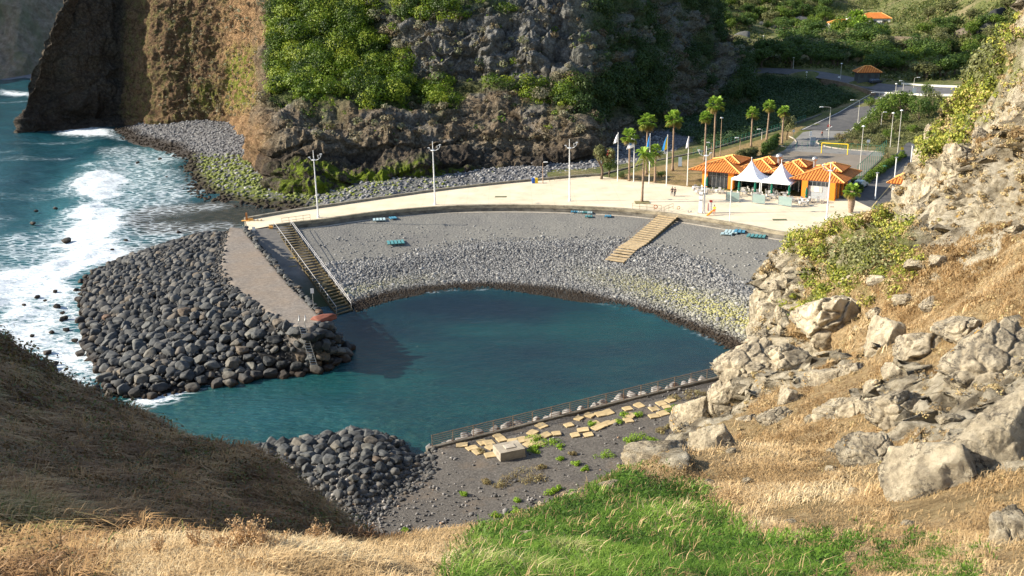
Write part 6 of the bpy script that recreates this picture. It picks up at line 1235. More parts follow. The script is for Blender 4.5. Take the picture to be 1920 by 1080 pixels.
# ================================================================ people
SKIN = flat('skin', (0.42, 0.25, 0.17), 0.6)
def skin_obj(name, pts, edges, radii, mat, parent, sub=1):
    me = bpy.data.meshes.new(name); me.from_pydata([tuple(p) for p in pts], edges, []); o = link(name, me, mat, parent); m = o.modifiers.new('skin', 'SKIN'); 
    sv = me.skin_vertices[0].data
    for i, r in enumerate(radii): sv[i].radius = (r, r) if not hasattr(r, '__len__') else r
    sv[0].use_root = True; s = o.modifiers.new('sub', 'SUBSURF'); s.levels = s.render_levels = sub; return o
def person(p, rz, shirt, legs, lab, stride=0.25, arm=(0.1, 0.1), bare=False, hairc=(0.03, 0.02, 0.015)):
    r = empty('person', p, rz, label=lab, cat='person'); s = stride
    J = [(0, 0, .93), (0, 0, 1.15), (0, 0, 1.40), (0, 0, 1.50), (0, 0.02, 1.58), (0, 0.01, 1.70), (-.19, 0, 1.40), (-.25, arm[0], 1.13), (-.26, arm[0]*2+.08, .90), (-.26, arm[0]*2+.12, .82), (.19, 0, 1.40), (.25, -arm[1], 1.13), (.26, -arm[1]+.12, .90), (.26, -arm[1]+.16, .82), (-.10, 0, .88), (-.11, s*.6, .50), (-.11, s*.7, .08), (-.11, s*.7+.16, .04), (.10, 0, .88), (.11, -s*.3, .50), (.11, -s, .10), (.11, -s+.15, .04)]
    E = [(0, 1), (1, 2), (2, 3), (3, 4), (4, 5), (2, 6), (6, 7), (7, 8), (8, 9), (2, 10), (10, 11), (11, 12), (12, 13), (0, 14), (14, 15), (15, 16), (16, 17), (0, 18), (18, 19), (19, 20), (20, 21)]
    R_ = [(.15, .10), (.13, .09), (.15, .09), .05, .09, .085, .055, .04, .03, .03, .055, .04, .03, .03, .08, .055, .04, .03, .08, .055, .04, .03]
    skin_obj('body', J, E, R_, SKIN, r)
    T = [J[0], J[1], J[2], J[6], J[7], J[10], J[11]]; skin_obj('shirt', T, [(0, 1), (1, 2), (2, 3), (3, 4), (2, 5), (5, 6)], [(.165, .12), (.15, .11), (.165, .11), .075, .058, .075, .058], flat('shirt_cloth', shirt, 0.8), r)
    T = [J[0], J[14], J[15], J[18], J[19]]+([] if bare else [J[16], J[20]]); skin_obj('trousers', T, [(0, 1), (1, 2), (0, 3), (3, 4)]+([] if bare else [(2, 5), (4, 6)]), [(.16, .12), .095, .075, .095, .075]+([] if bare else [.06, .06]), flat('trouser_cloth', legs, 0.8), r)
    v, f = ico(2); v = v*np.array([.105, .115, .10])+np.array([0, -0.015, 1.70]); k = (v[f].mean(1)[:, 2] > 1.67) | (v[f].mean(1)[:, 1] < -0.06); npmesh('hair', v, f[k], flat('hair', hairc, 0.7), r, True); return r
person(P(1260, 367.5, 5), 0.3, (0.05, 0.05, 0.06), (0.03, 0.035, 0.06), 'person in dark clothes walking on the promenade, left of the pair')
person(P(1265, 368.5, 5), 0.25, (0.16, 0.10, 0.09), (0.04, 0.04, 0.05), 'person in a brownish top walking on the promenade, right of the pair', -0.2)
g = person(P(1339, 403, 5), -0.4, (0.85, 0.62, 0.03), (0.80, 0.14, 0.03), 'lifeguard in yellow shirt and orange shorts at the kerb', 0.12, (0.05, 0.1), True)
p = P(1334, 404, 5); mb = MB(); mb.tube([(-0.9, -0.2, 0.06), (-0.5, -0.15, 0.28), (0.25, 0, 0.9)], [0.10, 0.2, 0.12], 8); o = mb.build('rescue_board', flat('board_orange', (0.85, 0.3, 0.02), 0.5)); o.location = tuple(p); tag(o, 'orange rescue board leaning beside the lifeguard', 'board')
person(P(1541, 258, 4.97), 0.9, (0.5, 0.1, 0.06), (0.05, 0.05, 0.08), 'tiny far person in red at the road mouth'); 
# ================================================================ palms and trees
M_TRUNK = flat('palm_trunk', (0.28, 0.20, 0.14), 0.95, 0.1, 0, 0.35, 5, 0.05); M_BARK = flat('bark', (0.16, 0.12, 0.085), 0.95, 0.1, 0, 0.3, 4, 0.04)
M_PALM = leafmat('palm_leaves', [(0, (0.26, 0.17, 0.06)), (0.22, (0.26, 0.25, 0.05)), (0.45, (0.16, 0.27, 0.03)), (1, (0.40, 0.58, 0.09))], 0.4)
def fan_crown(R=1.7, n=38, seed=0, feather=False):
    r = np.random.default_rng(seed); V = []; F = []; T = []
    for i in range(n):
        az = r.random()*2*PI; e = math.radians(82-135*((i+r.random())/n)**0.9); L = R*(0.55+.15*r.random()); d = np.array([math.cos(az)*math.cos(e), math.sin(az)*math.cos(e), math.sin(e)])
        side = np.array([-math.sin(az), math.cos(az), 0]); up = np.cross(side, d)*-1; t = np.clip(0.85-0.8*(i/n)**1.6+0.2*(r.random()-.5), 0, 1)
        if feather:
            m = 12; prev = None
            for k in range(m):
                s0 = k/m; c0 = d*L*1.9*s0+np.array([0, 0, -1.1*L*s0**2.2]); 
                for sg in (-1, 1):
                    tip = c0+side*sg*L*0.42*(1-0.5*s0)+d*L*0.3+np.array([0, 0, -0.28*L]); w = d*L*0.10; b = len(V); V += [c0-w, c0+w, tip]; F.append((b, b+1, b+2)); T += [t, t, t*0.9]
            continue
        c = d*L; w = side*0.03; b = len(V); V += [np.zeros(3)-w, w, c+w, c-w]; F += [(b, b+1, b+2), (b, b+2, b+3)]; T += [t]*4
        m = 11
        for k in range(m):
            a = math.radians(-95+190*k/(m-1)); dd = d*math.cos(a)+side*math.sin(a); ln = R*0.52*(0.75+0.25*math.cos(a)); tip = c+dd*ln+np.array([0, 0, -0.35*ln*(0.6+r.random()*.7)]); mid = c+dd*ln*0.55; pw = np.cross(dd, up); pw /= np.linalg.norm(pw)+1e-9; pw = pw*R*0.045
            b = len(V); V += [c, mid-pw, tip, mid+pw]; F += [(b, b+1, b+2), (b, b+2, b+3)]; T += [t, t, t*0.85, t]
    return np.array(V), np.array(F), np.array(T)
PC = []
for k in range(4): v, f, t = fan_crown(1.75, 46, k); o = npmesh('crown', v, f, M_PALM, attrs=dict(tint=t)); PC.append(o.data); bpy.data.objects.remove(o)
v, f, t = fan_crown(1.9, 30, 9, True); o = npmesh('crown', v, f, M_PALM, attrs=dict(tint=np.clip(t, 0.3, 1))); PF = o.data; bpy.data.objects.remove(o)
def palm(base, top, R, lab, k, z=4.92, r0=0.30, crown=None, bulge=False, feather=False, lean=0.0):
    p, h = post_at(base, top, z); r = empty('palm_tree', p, 0, label=lab, cat='palm tree', group='fan palms of the promenade garden')
    n = 22; zs = np.linspace(0, h, n); rr = r0*(0.78-0.26*zs/h)+0.10*np.exp(-zs/0.5)+0.018*np.sin(zs*9+k)+RNG.normal(size=n)*0.012
    if bulge: rr = 0.38+0.22*np.sin(np.clip(zs/h, 0, 1)*PI)**1.5
    mb = MB(); mb.tube([(lean*math.sin(q/h*1.5), 0, q) for q in zs], list(rr), 9); mb.build('trunk', M_TRUNK, r, True)
    c = bpy.data.objects.new('crown', PF if feather else PC[k % 4]); C.objects.link(c); c.parent = r; c.location = (lean, 0, h); s = R/1.75; c.scale = (s, s, s*1.05); c.rotation_euler = (0, 0, k*1.3)
    if not bulge:
        v, f, t = leaf_cloud([(lean, 0, h-0.45*s), (lean, 0, h-0.85*s)], [0.38*s, 0.26*s], 60, 0.22, 1.3, lift=-0.5); npmesh('dead_fronds', v, f, M_DEAD, r, attrs=dict(tint=t))
    return r
M_DEAD = leafmat('dead_fronds', [(0, (0.16, 0.10, 0.05)), (1, (0.38, 0.28, 0.13))], 0.15)
PALMS = [((1179.5, 340), (1177.6, 256), 1.75, 'left fan palm of the garden, behind the first two flagpoles', False, 0), ((1212, 327), (1212, 229), 1.9, 'tall fan palm just left of the blue flag', False, 0), ((1228, 342), (1230, 283), 1.45, 'short stocky fan palm between the blue and the yellow flags', False, 0), ((1261, 320), (1262, 223), 1.95, 'tall fan palm right behind the blue and yellow flag', False, 0), ((1321, 302), (1323, 220), 1.5, 'slender fan palm immediately left of the tallest palm', False, 0),
 ((1338, 298), (1339, 196), 2.0, 'tallest fan palm, rising above the left end of the restaurant roof', False, 0), ((1408, 275), (1408, 212), 1.6, 'fan palm with a full crown at the green court fence', False, 0), ((1437, 263), (1441, 199), 1.6, 'fan palm with one hanging orange dead frond by the court', False, 0.3), ((1466, 270), (1468, 209), 1.5, 'rightmost fan palm, standing in the kerbed bed beside a dark tree', False, 0)]
for k, (b, t, R, lab, fe, ln) in enumerate(PALMS): pm = palm(b, t, R, lab, k, feather=fe, lean=ln)
pm = palm((1203.5, 379), (1206, 287), 1.7, 'drooping palm planted in the paving at the head of the pale steps', 11, z=5.0, feather=True, lean=0.2)
mb = MB(); p = P(1204, 380, 5.0); mb.box((0, 0, 0.05), (2.6, 2.0, 0.12)); o = mb.build('planting_bed', flat('dry_bed', (0.19, 0.16, 0.07), 0.95)); o.location = tuple(p); tag(o, 'small square planting bed around the palm on the promenade', 'planting bed')
palm((1595, 398), (1599, 358), 1.45, 'short palm with a swollen trunk at the right corner of the restaurant', 5, z=5.0, bulge=True, feather=False)
# round headed tree with red blossom
def tree_mesh(seed, W_, H_, n=22, per=90, leaf=0.2, blobr=0.45, trunk_h=0.35, spread=0.75, mat=None, limbs=6):
    r = np.random.default_rng(seed); c = []; rad = []
    for i in range(n):
        d = r.normal(size=3); d /= np.linalg.norm(d); d[2] = d[2]*0.8+0.1; q = d*(0.35+0.65*r.random()**0.5)*spread; c.append((q[0]*W_/2, q[1]*W_/2, H_*(trunk_h+(1-trunk_h)*0.5)+q[2]*H_*(1-trunk_h)*0.5)); rad.append(W_/2*blobr*(0.6+.6*r.random()))
    v, f, t = leaf_cloud(c, rad, per, leaf, 0.8, dens=True)
    mb = MB(); mb.tube([(0, 0, -0.3), (0.05*W_, 0, H_*trunk_h*.6), (0, 0.03*W_, H_*trunk_h)], [H_*.035+.05, H_*.028+.04, H_*.022+.03], 7)
    for i in range(limbs):
        q = c[i*(n//limbs)]; mb.tube([(0, 0.03*W_, H_*trunk_h*0.95), (q[0]*.5, q[1]*.5, (H_*trunk_h+q[2])/2), q], [H_*.018+.03, H_*.012+.02, 0.02], 5)
    return (v, f, t), mb
GREENS = {'bright': leafmat('bright_leaves', [(0, (0.035, 0.07, 0.010)), (0.5, (0.09, 0.15, 0.015)), (1, (0.20, 0.26, 0.03))]), 'dark': leafmat('dark_leaves', [(0, (0.022, 0.048, 0.010)), (0.5, (0.06, 0.11, 0.018)), (1, (0.13, 0.19, 0.035))]), 'olive': leafmat('olive_leaves', [(0, (0.06, 0.065, 0.025)), (0.5, (0.14, 0.15, 0.05)), (1, (0.27, 0.27, 0.12))]), 'dry': leafmat('dry_leaves', [(0, (0.14, 0.10, 0.05)), (0.6, (0.30, 0.24, 0.11)), (1, (0.36, 0.34, 0.14))]), 'red': leafmat('red_blossom', [(0, (0.12, 0.02, 0.01)), (1, (0.34, 0.06, 0.03))])}
PROTO = {}
def proto(kind, k, low=False):
    key = (kind, k, low)
    if key not in PROTO:
        (v, f, t), mb = tree_mesh(900+k*7+len(kind), 1.0*5, 5, n=26, per=60 if not low else 40, leaf=0.17, blobr=0.40, trunk_h=0.05 if low else 0.30, spread=0.85)
        cr = npmesh('crown', v, f, GREENS[kind], attrs=dict(tint=t)); tr = mb.build('trunk', M_BARK); PROTO[key] = (cr.data, tr.data); bpy.data.objects.remove(cr); bpy.data.objects.remove(tr)
    return PROTO[key]
def place_tree(p, h, w, kind, k, lab, group=None, low=False, cat='tree', name=None):
    cm, tm = proto(kind, k % 5, low); r = empty(name or ('shrub' if low else 'broadleaf_tree'), np.asarray(p)-np.array([0, 0, 0.15]), RNG.random()*6.28, label=lab, cat='shrub' if low else cat, group=group)
    for nm, me in (('crown', cm), ('trunk', tm)): o = bpy.data.objects.new(nm, me); C.objects.link(o); o.parent = r; o.scale = (w/5, w/5*(0.85+.3*RNG.random()), h/5)
    return r
p, h = post_at((1127, 336), (1130, 266), 4.95)
(v, f, t), mb = tree_mesh(5, 5.2, h, 30, 120, 0.17, 0.34, 0.36, 0.8); r = empty('broadleaf_tree', p, 0, label='round grey green tree with red blossom at the left end of the palm garden', cat='tree'); npmesh('crown', v+np.array([0.7, 0, 0]), f, GREENS['olive'], r, attrs=dict(tint=t)); mb.build('trunk', M_BARK, r)
v, f, t = leaf_cloud([(1.6, -1.3, h*.78), (1.9, -1.0, h*.66), (1.2, -1.6, h*.70)], [.6, .5, .4], 60, .14); npmesh('blossom', v, f, GREENS['red'], r, attrs=dict(tint=t))
p, h = post_at((1143, 332), (1146, 292), 4.95); place_tree(p, h, 3.6, 'dark', 3, 'dark small tree hidden behind the red blossomed tree')
p, h = post_at((1476, 262), (1484, 214), 4.95); place_tree(p, h, 4.2, 'olive', 2, 'dark crooked tree in the kerbed bed right of the last palm')
# shrubs and trees between the road and the car park
VT = [(1690, 214, 40, 46, 'bright'), (1668, 222, 34, 40, 'bright'), (1648, 232, 36, 42, 'bright'), (1630, 243, 30, 36, 'bright'), (1612, 250, 24, 28, 'bright'), (1672, 205, 30, 34, 'bright'), (1700, 200, 28, 30, 'bright'), (1655, 214, 30, 30, 'bright'), (1600, 262, 20, 24, 'olive'), (1722, 226, 40, 36, 'dark'), (1740, 218, 34, 34, 'dark'), (1752, 205, 36, 34, 'olive'), (1737, 188, 30, 20, 'bright'), (1680, 250, 26, 22, 'olive'), (1640, 250, 22, 24, 'olive'), (1650, 268, 18, 26, 'olive'), (1668, 262, 20, 24, 'bright'), (1575, 262, 13, 22, 'dry'), (1590, 270, 11, 18, 'dry'), (1605, 272, 11, 16, 'dry'), (1712, 248, 14, 30, 'bright'), (1735, 246, 14, 34, 'olive'), (1655, 290, 16, 22, 'olive'), (1665, 300, 14, 16, 'dry'), (1630, 200, 20, 22, 'bright'), (1690, 232, 24, 26, 'dark')]
for i, (a, b, hp_, wp, kd) in enumerate(VT):
    p = P(a, b, 4.95) if b > 255 else ghit(a, b); D = np.linalg.norm(p-CAM); place_tree(p, hp_*D/FPX*1.08, wp*D/FPX, kd, i, {'bright': 'bright green bushy shrub on the bank between the road and the car park', 'dark': 'dark green shrub by the right edge of the road bank', 'olive': 'olive green shrub on the road bank', 'dry': 'dry beige shrub behind the yellow goal'}[kd], {'bright': 'bright shrubs on the road bank', 'dark': 'dark shrubs on the road bank', 'olive': 'olive shrubs on the road bank', 'dry': 'dry shrubs behind the goal'}[kd], low=True)
for a, b in ((1165, 336), (1241, 333), (1236, 334)):
    p = P(a, b-2, 4.95); place_tree(p, 1.5, 1.8, 'dark', int(a), 'low dark bush at the foot of the palms', 'bushes at the foot of the palms', True)
# hedges
def hedge(px, z, w, h, name, lab, mat):
    l = resample(PX(px, z), 40); c = []; 
    for p in l:
        for _ in range(5): c.append(p+np.array([RNG.uniform(-w/2, w/2), RNG.uniform(-w/2, w/2), RNG.uniform(0.2, h)]))
    v, f, t = leaf_cloud(c, 0.55, 60, 0.13); o = npmesh(name, v, f, mat, attrs=dict(tint=t)); tag(o, lab, 'hedge')
hedge([(1622, 343), (1640, 332), (1658, 318), (1676, 305), (1694, 294)], 4.95, 1.0, 1.3, 'hedge', 'clipped bright green hedge along the car park', GREENS['bright'])
hedge([(1432, 292), (1444, 283), (1456, 272)], 4.95, 0.9, 2.6, 'hedge', 'tall dark hedge at the left side of the court', GREENS['dark'])
hedge([(1385, 300), (1400, 297), (1415, 292)], 4.95, 1.0, 1.8, 'hedge', 'loose olive hedge just behind the restaurant roofs', GREENS['olive'])
hedge([(1600, 345), (1612, 360)], 4.95, 0.6, 1.0, 'hedge', 'small dark hedge piece behind the short palm', GREENS['dark'])
# far trees: rows on the valley floor and on the hills
random.seed(5)
def band(n, x0, x1, y0, y1, s0, s1, kinds, lab, grp, cond=None):
    k = 0; tries = 0
    while k < n and tries < n*20:
        tries += 1; a = random.uniform(x0, x1); b = random.uniform(y0, y1)
        if cond and not cond(a, b): continue
        p = ghit(a, b)
        if p[1] > 900: continue
        D = np.linalg.norm(p-CAM); s = 1.3*random.uniform(s0, s1)*D/FPX; kd = random.choice(kinds); place_tree(p, s, s*random.uniform(0.95, 1.5), kd, random.randrange(5), lab[kd], grp+' '+kd); k += 1
LBF = {'dark': 'dark green tree in the far valley beyond the road', 'bright': 'bright green sunlit tree in the far valley beyond the road', 'olive': 'olive green tree in the far valley beyond the road'}
band(60, 1400, 1660, 92, 128, 22, 34, ['dark', 'dark', 'dark', 'olive'], LBF, 'far valley trees')
band(44, 1620, 1830, 92, 150, 20, 32, ['dark', 'bright', 'olive', 'dark'], LBF, 'far valley trees', lambda a, b: b < 150-(a-1620)*-.0)
band(26, 1510, 1660, 62, 92, 18, 30, ['bright', 'dark', 'bright'], LBF, 'far valley trees')
LBH = {'dark': 'dark tree on the far wooded hillside', 'bright': 'light green tree on the far wooded hillside', 'olive': 'olive tree on the far wooded hillside'}
band(70, 1350, 1570, 2, 62, 14, 24, ['dark', 'dark', 'olive', 'bright'], LBH, 'hillside trees', lambda a, b: not (abs(a-1575) < 25 and b < 75))
band(24, 1720, 1900, -10, 92, 12, 22, ['dark', 'olive', 'bright'], LBH, 'hillside trees')
def far_palm(a, b, tp):
    p = ghit(a, b); d = ray(*tp); h = CAM[2]+d[2]*(p[1]/d[1])-p[2]; r = empty('palm_tree', p, 0, label='tall far palm standing above the valley trees near the houses', cat='palm tree', group='far palms near the houses'); mb = MB(); mb.tube([(0, 0, 0), (0, 0, h)], [.35, .2], 6); mb.build('trunk', M_BARK, r); c = bpy.data.objects.new('crown', PC[1]); C.objects.link(c); c.parent = r; c.location = (0, 0, h); c.scale = (1.9, 1.9, 1.9)
for q in ((1598, 62, (1599, 32)), (1607, 60, (1608, 30)), (1612, 70, (1613, 40)), (1600, 75, (1601, 52))): far_palm(*q)
# reeds and scrub in the river bed (nobody could count them)
def region_pts(n, poly, z0=0):
    out = []; poly = np.array(poly, float); x0, y0 = poly.min(0); x1, y1 = poly.max(0); qs = np.stack([RNG.uniform(x0, x1, n*3), RNG.uniform(y0, y1, n*3)], 1); qs = qs[inside(qs, poly)][:n]
    # coarse lookup of ground hits
    gx = np.arange(x0, x1+12, 12); gy = np.arange(y0, y1+5, 5); T = np.array([[ghit(a, b) for b in gy] for a in gx])
    fx = (qs[:, 0]-x0)/12; fy = (qs[:, 1]-y0)/5; i = np.clip(fx.astype(int), 0, len(gx)-2); j = np.clip(fy.astype(int), 0, len(gy)-2); u = (fx-i)[:, None]; w = (fy-j)[:, None]
    p = T[i, j]*(1-u)*(1-w)+T[i+1, j]*u*(1-w)+T[i, j+1]*(1-u)*w+T[i+1, j+1]*u*w; ok = (np.abs(T[i, j, 1]-T[i+1, j+1, 1]) < 90); p = p[ok]; p[:, 2] = vground(p); return p
REED = [(1225, 246), (1290, 262), (1340, 280), (1400, 258), (1470, 232), (1530, 214), (1576, 198), (1600, 184), (1560, 168), (1520, 156), (1440, 146), (1400, 150), (1370, 160), (1330, 190), (1280, 212)]
rp = region_pts(2600, REED); c = rp+np.array([0, 0, 0.7])
M_REED = leafmat('reed_leaves', [(0, (0.022, 0.045, 0.014)), (0.6, (0.05, 0.095, 0.03)), (1, (0.10, 0.14, 0.05))])
v, f, t = leaf_cloud(c, 0.9+1.1*RNG.random(len(c)), 44, 0.24, 1.0); stuff(npmesh('river_scrub', v, f, M_REED, attrs=dict(tint=t)), 'dense dark green reeds and scrub filling the shaded river bed', 'reeds')
gp = region_pts(1500, [(1560, 262), (1600, 240), (1640, 220), (1700, 190), (1790, 185), (1790, 262), (1700, 275), (1600, 275)]); gp = gp[~inside(gp, np.array(PX([(1560, 340), (1640, 330), (1700, 268), (1770, 262), (1770, 440), (1600, 440)], 4.9)))]
v, f, t = leaf_cloud(gp+[0, 0, .1], 0.5+0.5*RNG.random(len(gp)), 26, 0.16, 0.6); stuff(npmesh('bank_scrub', v, f, GREENS['olive'], attrs=dict(tint=t)), 'low mixed scrub covering the bank right of the road', 'scrub')
fp = region_pts(4200, [(1345, 4), (1600, 0), (1790, -20), (1930, -30), (1930, 150), (1830, 150), (1640, 152), (1560, 130), (1400, 124), (1380, 90)])
v, f, t = leaf_cloud(fp+[0, 0, .2], (0.8+1.6*RNG.random(len(fp)))*np.clip(fp[:, 1]/380, .8, 1.6), 24, 0.42, 0.7); stuff(npmesh('far_scrub', v, f, leafmat('far_scrub_leaves', [(0, (0.035, 0.055, 0.014)), (0.5, (0.10, 0.13, 0.03)), (0.8, (0.20, 0.20, 0.06)), (1, (0.30, 0.24, 0.12))]), attrs=dict(tint=t)), 'scrub and grass clothing the far sunlit hillsides', 'scrub')
# rocky bluff and terraces on the far hill
for k, (a, b, w, h) in enumerate([(1385, 72, 40, 26), (1440, 52, 46, 24), (1500, 48, 44, 22), (1545, 56, 30, 20), (1400, 48, 24, 16), (1850, 50, 34, 30), (1875, 30, 30, 34), (1808, 60, 26, 22)]):
    p = ghit(a, b); D = np.linalg.norm(p-CAM); put_rock('rock_bluff', BOULD[k], p-np.array([0, 0, h*D/FPX*.35]), (w*D/FPX, w*D/FPX*.6, h*D/FPX), label='grey rock bluff showing among trees on the far hill', cat='rock', group='far rock bluffs')
# ================================================================ outcrops of the right slope
t = NT('lichen_rock', 0.9, 0.2); fn = t.noise(2.6, 12, 0.72); c = t.ramp(fn, [(0.33, (0.10, 0.08, 0.055)), (0.42, (0.38, 0.32, 0.225)), (0.53, (0.62, 0.53, 0.375)), (0.68, (0.76, 0.68, 0.51))])
c = t.mix(t.mr(t.noise(0.9, 5, 0.6), 0.42, 0.62, 0, 0.6), c, t.ramp(fn, [(0.3, (0.15, 0.12, 0.085)), (0.7, (0.47, 0.41, 0.30))]))
c = t.mix(t.math('MULTIPLY', t.mr(t.noise(9, 6, 0.8), 0.51, 0.56, 0, 0.85), t.mr(t.noise(1.6, 3, 0.5), 0.45, 0.55)), c, (0.10, 0.09, 0.075))
wv = t.n.new('ShaderNodeVectorMath'); t.L.new(t.co.outputs['Object'], wv.inputs[0]); t.L.new(t.noise(1.6, 6, 0.7, None, 0, 'Color'), wv.inputs[1]); ck = t.mr(t.voro(1.1, 'DISTANCE_TO_EDGE', wv.outputs[0]), 0.0, 0.035, 1, 0); c = t.mix(t.math('MULTIPLY', ck, t.mr(t.noise(1.3, 3, 0.5), 0.42, 0.55, 0, 0.85)), c, (0.05, 0.04, 0.03))
c = t.mix(t.math('MULTIPLY', t.mr(t.noise(6, 5, 0.7), 0.60, 0.66), t.mr(t.noise(1.1, 3, 0.5), 0.53, 0.6)), c, (0.62, 0.34, 0.05)); t.col(c)
t.bump(t.noise(2.6, 14, 0.78), 1.0, 0.30); t.bump(t.voro(3.2, 'DISTANCE_TO_EDGE', vec=t.vec((1, 1, 1))), 0.25, 0.05); t.bump(t.noise(14, 8, 0.85), 0.9, 0.05); M_LICH = t.m
RK = []
for k in range(9):
    v, f = ico(6 if k < 5 else 5); r = np.random.default_rng(300+k); q = v*(1+0.28*fbm(v+k*5.1, 0.9, 3, seed=k))[:, None]
    for j in range(20):
        n = r.normal(size=3); n /= np.linalg.norm(n); cc = 0.56*(0.8+0.5*r.random()); d = q@n; q = q-np.outer(np.clip(d-cc, 0, None)*0.9, n)
    F1, F2, cid = worley(q*np.array([1, 1, 1.4])+0.2*np.stack([fbm(q, .5, 2, seed=s) for s in (1, 2, 3)], 1), 0.55, seed=k); q = q*(1-0.13*sstep(0.14, 0.0, F2-F1)*(r.random() < 0.75)+0.09*(cid-.5)*sstep(0, .2, F2-F1)+0.06*fbm(q, 0.3, 5, seed=70+k, ridged=True, gain=.6)+0.035*fbm(q, 0.08, 4, seed=k, ridged=True))[:, None]
    o = npmesh('rock', q, f, M_LICH, smooth=True); RK.append(o.data); bpy.data.objects.remove(o)
HQ2 = HILLQ; 
_px, _py = PROJ(HQ2); _D = np.linalg.norm(HQ2-CAM, axis=1)
def hhit(px, py, near=True):
    d2 = (_px-px)**2+(_py-py)**2; m = np.nonzero(d2 < 9**2)[0]
    if not len(m): m = np.argsort(d2)[:6]
    if near: k = m[np.argmin(_D[m])]; m = m[_D[m] < _D[k]*1.12+1]
    return HQ2[m].mean(0)
ROCKS = [  # px, py, half width, half height, mesh, spin, tilt, label
 (1582, 596, 88, 76, 0, 0.4, 0.3, 'big smooth pale boulder in the middle of the right slope'), (1482, 682, 64, 50, 1, 0.2, 0.1, 'blocky pale boulder below the big smooth boulder'), (1392, 694, 60, 64, 2, 0.9, 0.1, 'pale pointed rock at the cliff edge above the end of the railings'), (1362, 752, 50, 52, 3, 0.2, -0.2, 'cracked pale rock leaning below the pointed rock'), (1303, 778, 42, 40, 4, 0.4, 0, 'round head of the stacked rock above the gravel'), (1335, 842, 54, 56, 5, 1.4, 0, 'rough lichen crusted rock under the round rock head'), (1248, 866, 70, 50, 6, 0.1, 0.35, 'flat pale tan slab beside the green grass'),
 (1402, 798, 36, 26, 7, 2.1, 0, 'low pale rock in dry grass right of the stacked rock'), (1478, 752, 26, 26, 8, .3, .2, 'small upright rock below the blocky boulder'), (1592, 775, 34, 70, 0, 2.2, 0.5, 'narrow upright pale rock rib in the dry grass'), (1695, 770, 84, 54, 1, 1.0, 0.5, 'grey slanting slab with a pale upper face'), (1640, 868, 60, 48, 3, 3.0, 0, 'rock splashed with orange lichen low on the slope'),
 (1870, 705, 90, 92, 2, 1.8, 0, 'large lichen speckled rock at the right edge'), (1755, 905, 112, 96, 5, 0.6, 0.1, 'huge pale rounded rock low on the right'), (1885, 850, 86, 110, 4, 2.6, 0, 'huge rough pale rock in the lower right corner'), (1905, 1010, 46, 84, 6, 1.1, 0, 'steep pale rock at the bottom right edge'), (1660, 640, 44, 54, 8, 0.5, 0.5, 'slanting grey rock right of the big smooth boulder'), (1735, 655, 62, 44, 7, 1.2, 0.3, 'broad mottled rock above the slanting slab'), (1545, 640, 36, 24, 3, 0.3, 0.3, 'dark based rock under the big smooth boulder'),
 (1650, 590, 26, 18, 1, .7, 0, 'small rock tucked right of the big smooth boulder'), (1700, 562, 24, 16, 6, .2, 0, 'small grey rock in the brown grass above the slanting rock'), (1745, 575, 24, 18, 2, 2.2, 0, 'isolated pale rock with a dark side in brown grass'), (1600, 528, 20, 17, 4, 1, 0, 'small round rock on top of the big smooth boulder'), (1650, 525, 30, 12, 5, .1, .2, 'long low rock along the green bush edge'), (1725, 495, 34, 13, 7, .5, .3, 'pale ledge rock in the upper slope'), (1760, 490, 24, 12, 8, .9, .2, 'second pale ledge rock in the upper slope'), (1905, 435, 22, 14, 0, .9, 0, 'small pale rock near the right edge of the upper slope'),
 (1450, 790, 34, 24, 2, 1.1, .2, 'low pale rock half buried in straw below the small upright rock'), (1555, 715, 40, 26, 4, 0.3, .4, 'slanting tan rock between the blocky boulder and the upright rib'), (1600, 700, 30, 26, 7, 2, .2, 'cracked rock just above the narrow upright rib'), (1820, 620, 56, 40, 0, 1.4, .3, 'broad pale rock shelf left of the large lichen speckled rock'), (1690, 700, 40, 24, 5, .5, .3, 'thin rock shelf above the grey slanting slab'), (1440, 725, 18, 16, 4, 0, 0, None), (1400, 905, 12, 8, 3, 1, 0, None), (1600, 925, 14, 9, 8, 0, 0, None), (1480, 980, 12, 8, 2, 0, 0, None), (1560, 880, 15, 10, 5, 0, 0, None), (1705, 985, 16, 10, 7, 0, 0, None), (1330, 905, 16, 10, 1, 0, 0, None), (1545, 720, 16, 14, 2, 1, 0, None), (1425, 640, 22, 18, 6, 0, 0, None), (1470, 615, 18, 22, 1, 0, 0, None), (1560, 850, 16, 12, 7, 0, 0, None), (1520, 790, 16, 12, 3, 0, 0, None), (1640, 730, 22, 22, 5, 0, 0, None), (1790, 790, 30, 16, 0, 0, .3, None), (1500, 650, 16, 14, 8, 0, 0, None), (1090, 930, 24, 12, 6, 0, 0, None), (1140, 915, 22, 16, 2, 0, 0, None), (985, 1005, 20, 10, 4, .4, 0, None), (870, 1060, 22, 12, 1, 0, 0, None), (1370, 850, 14, 9, 3, 0, 0, None), (1015, 945, 14, 8, 8, 0, 0, None)]
for (a, b, w, h, k, rz, tl, lab) in ROCKS:
    p = hhit(a, b); D = np.linalg.norm(p-CAM); sx = w*D/FPX*1.22; sz = h*D/FPX*1.22
    put_rock('rock_outcrop', RK[k], p-np.array([0, -sx*0.12, sz*0.12]), (sx, (sx+sz)*0.5, sz), rz=rz*0.4, tilt=tl*0.5, label=lab or 'small pale rock poking out of the dry grass', cat='rock', **({} if lab else dict(group='small rocks in the dry grass')))
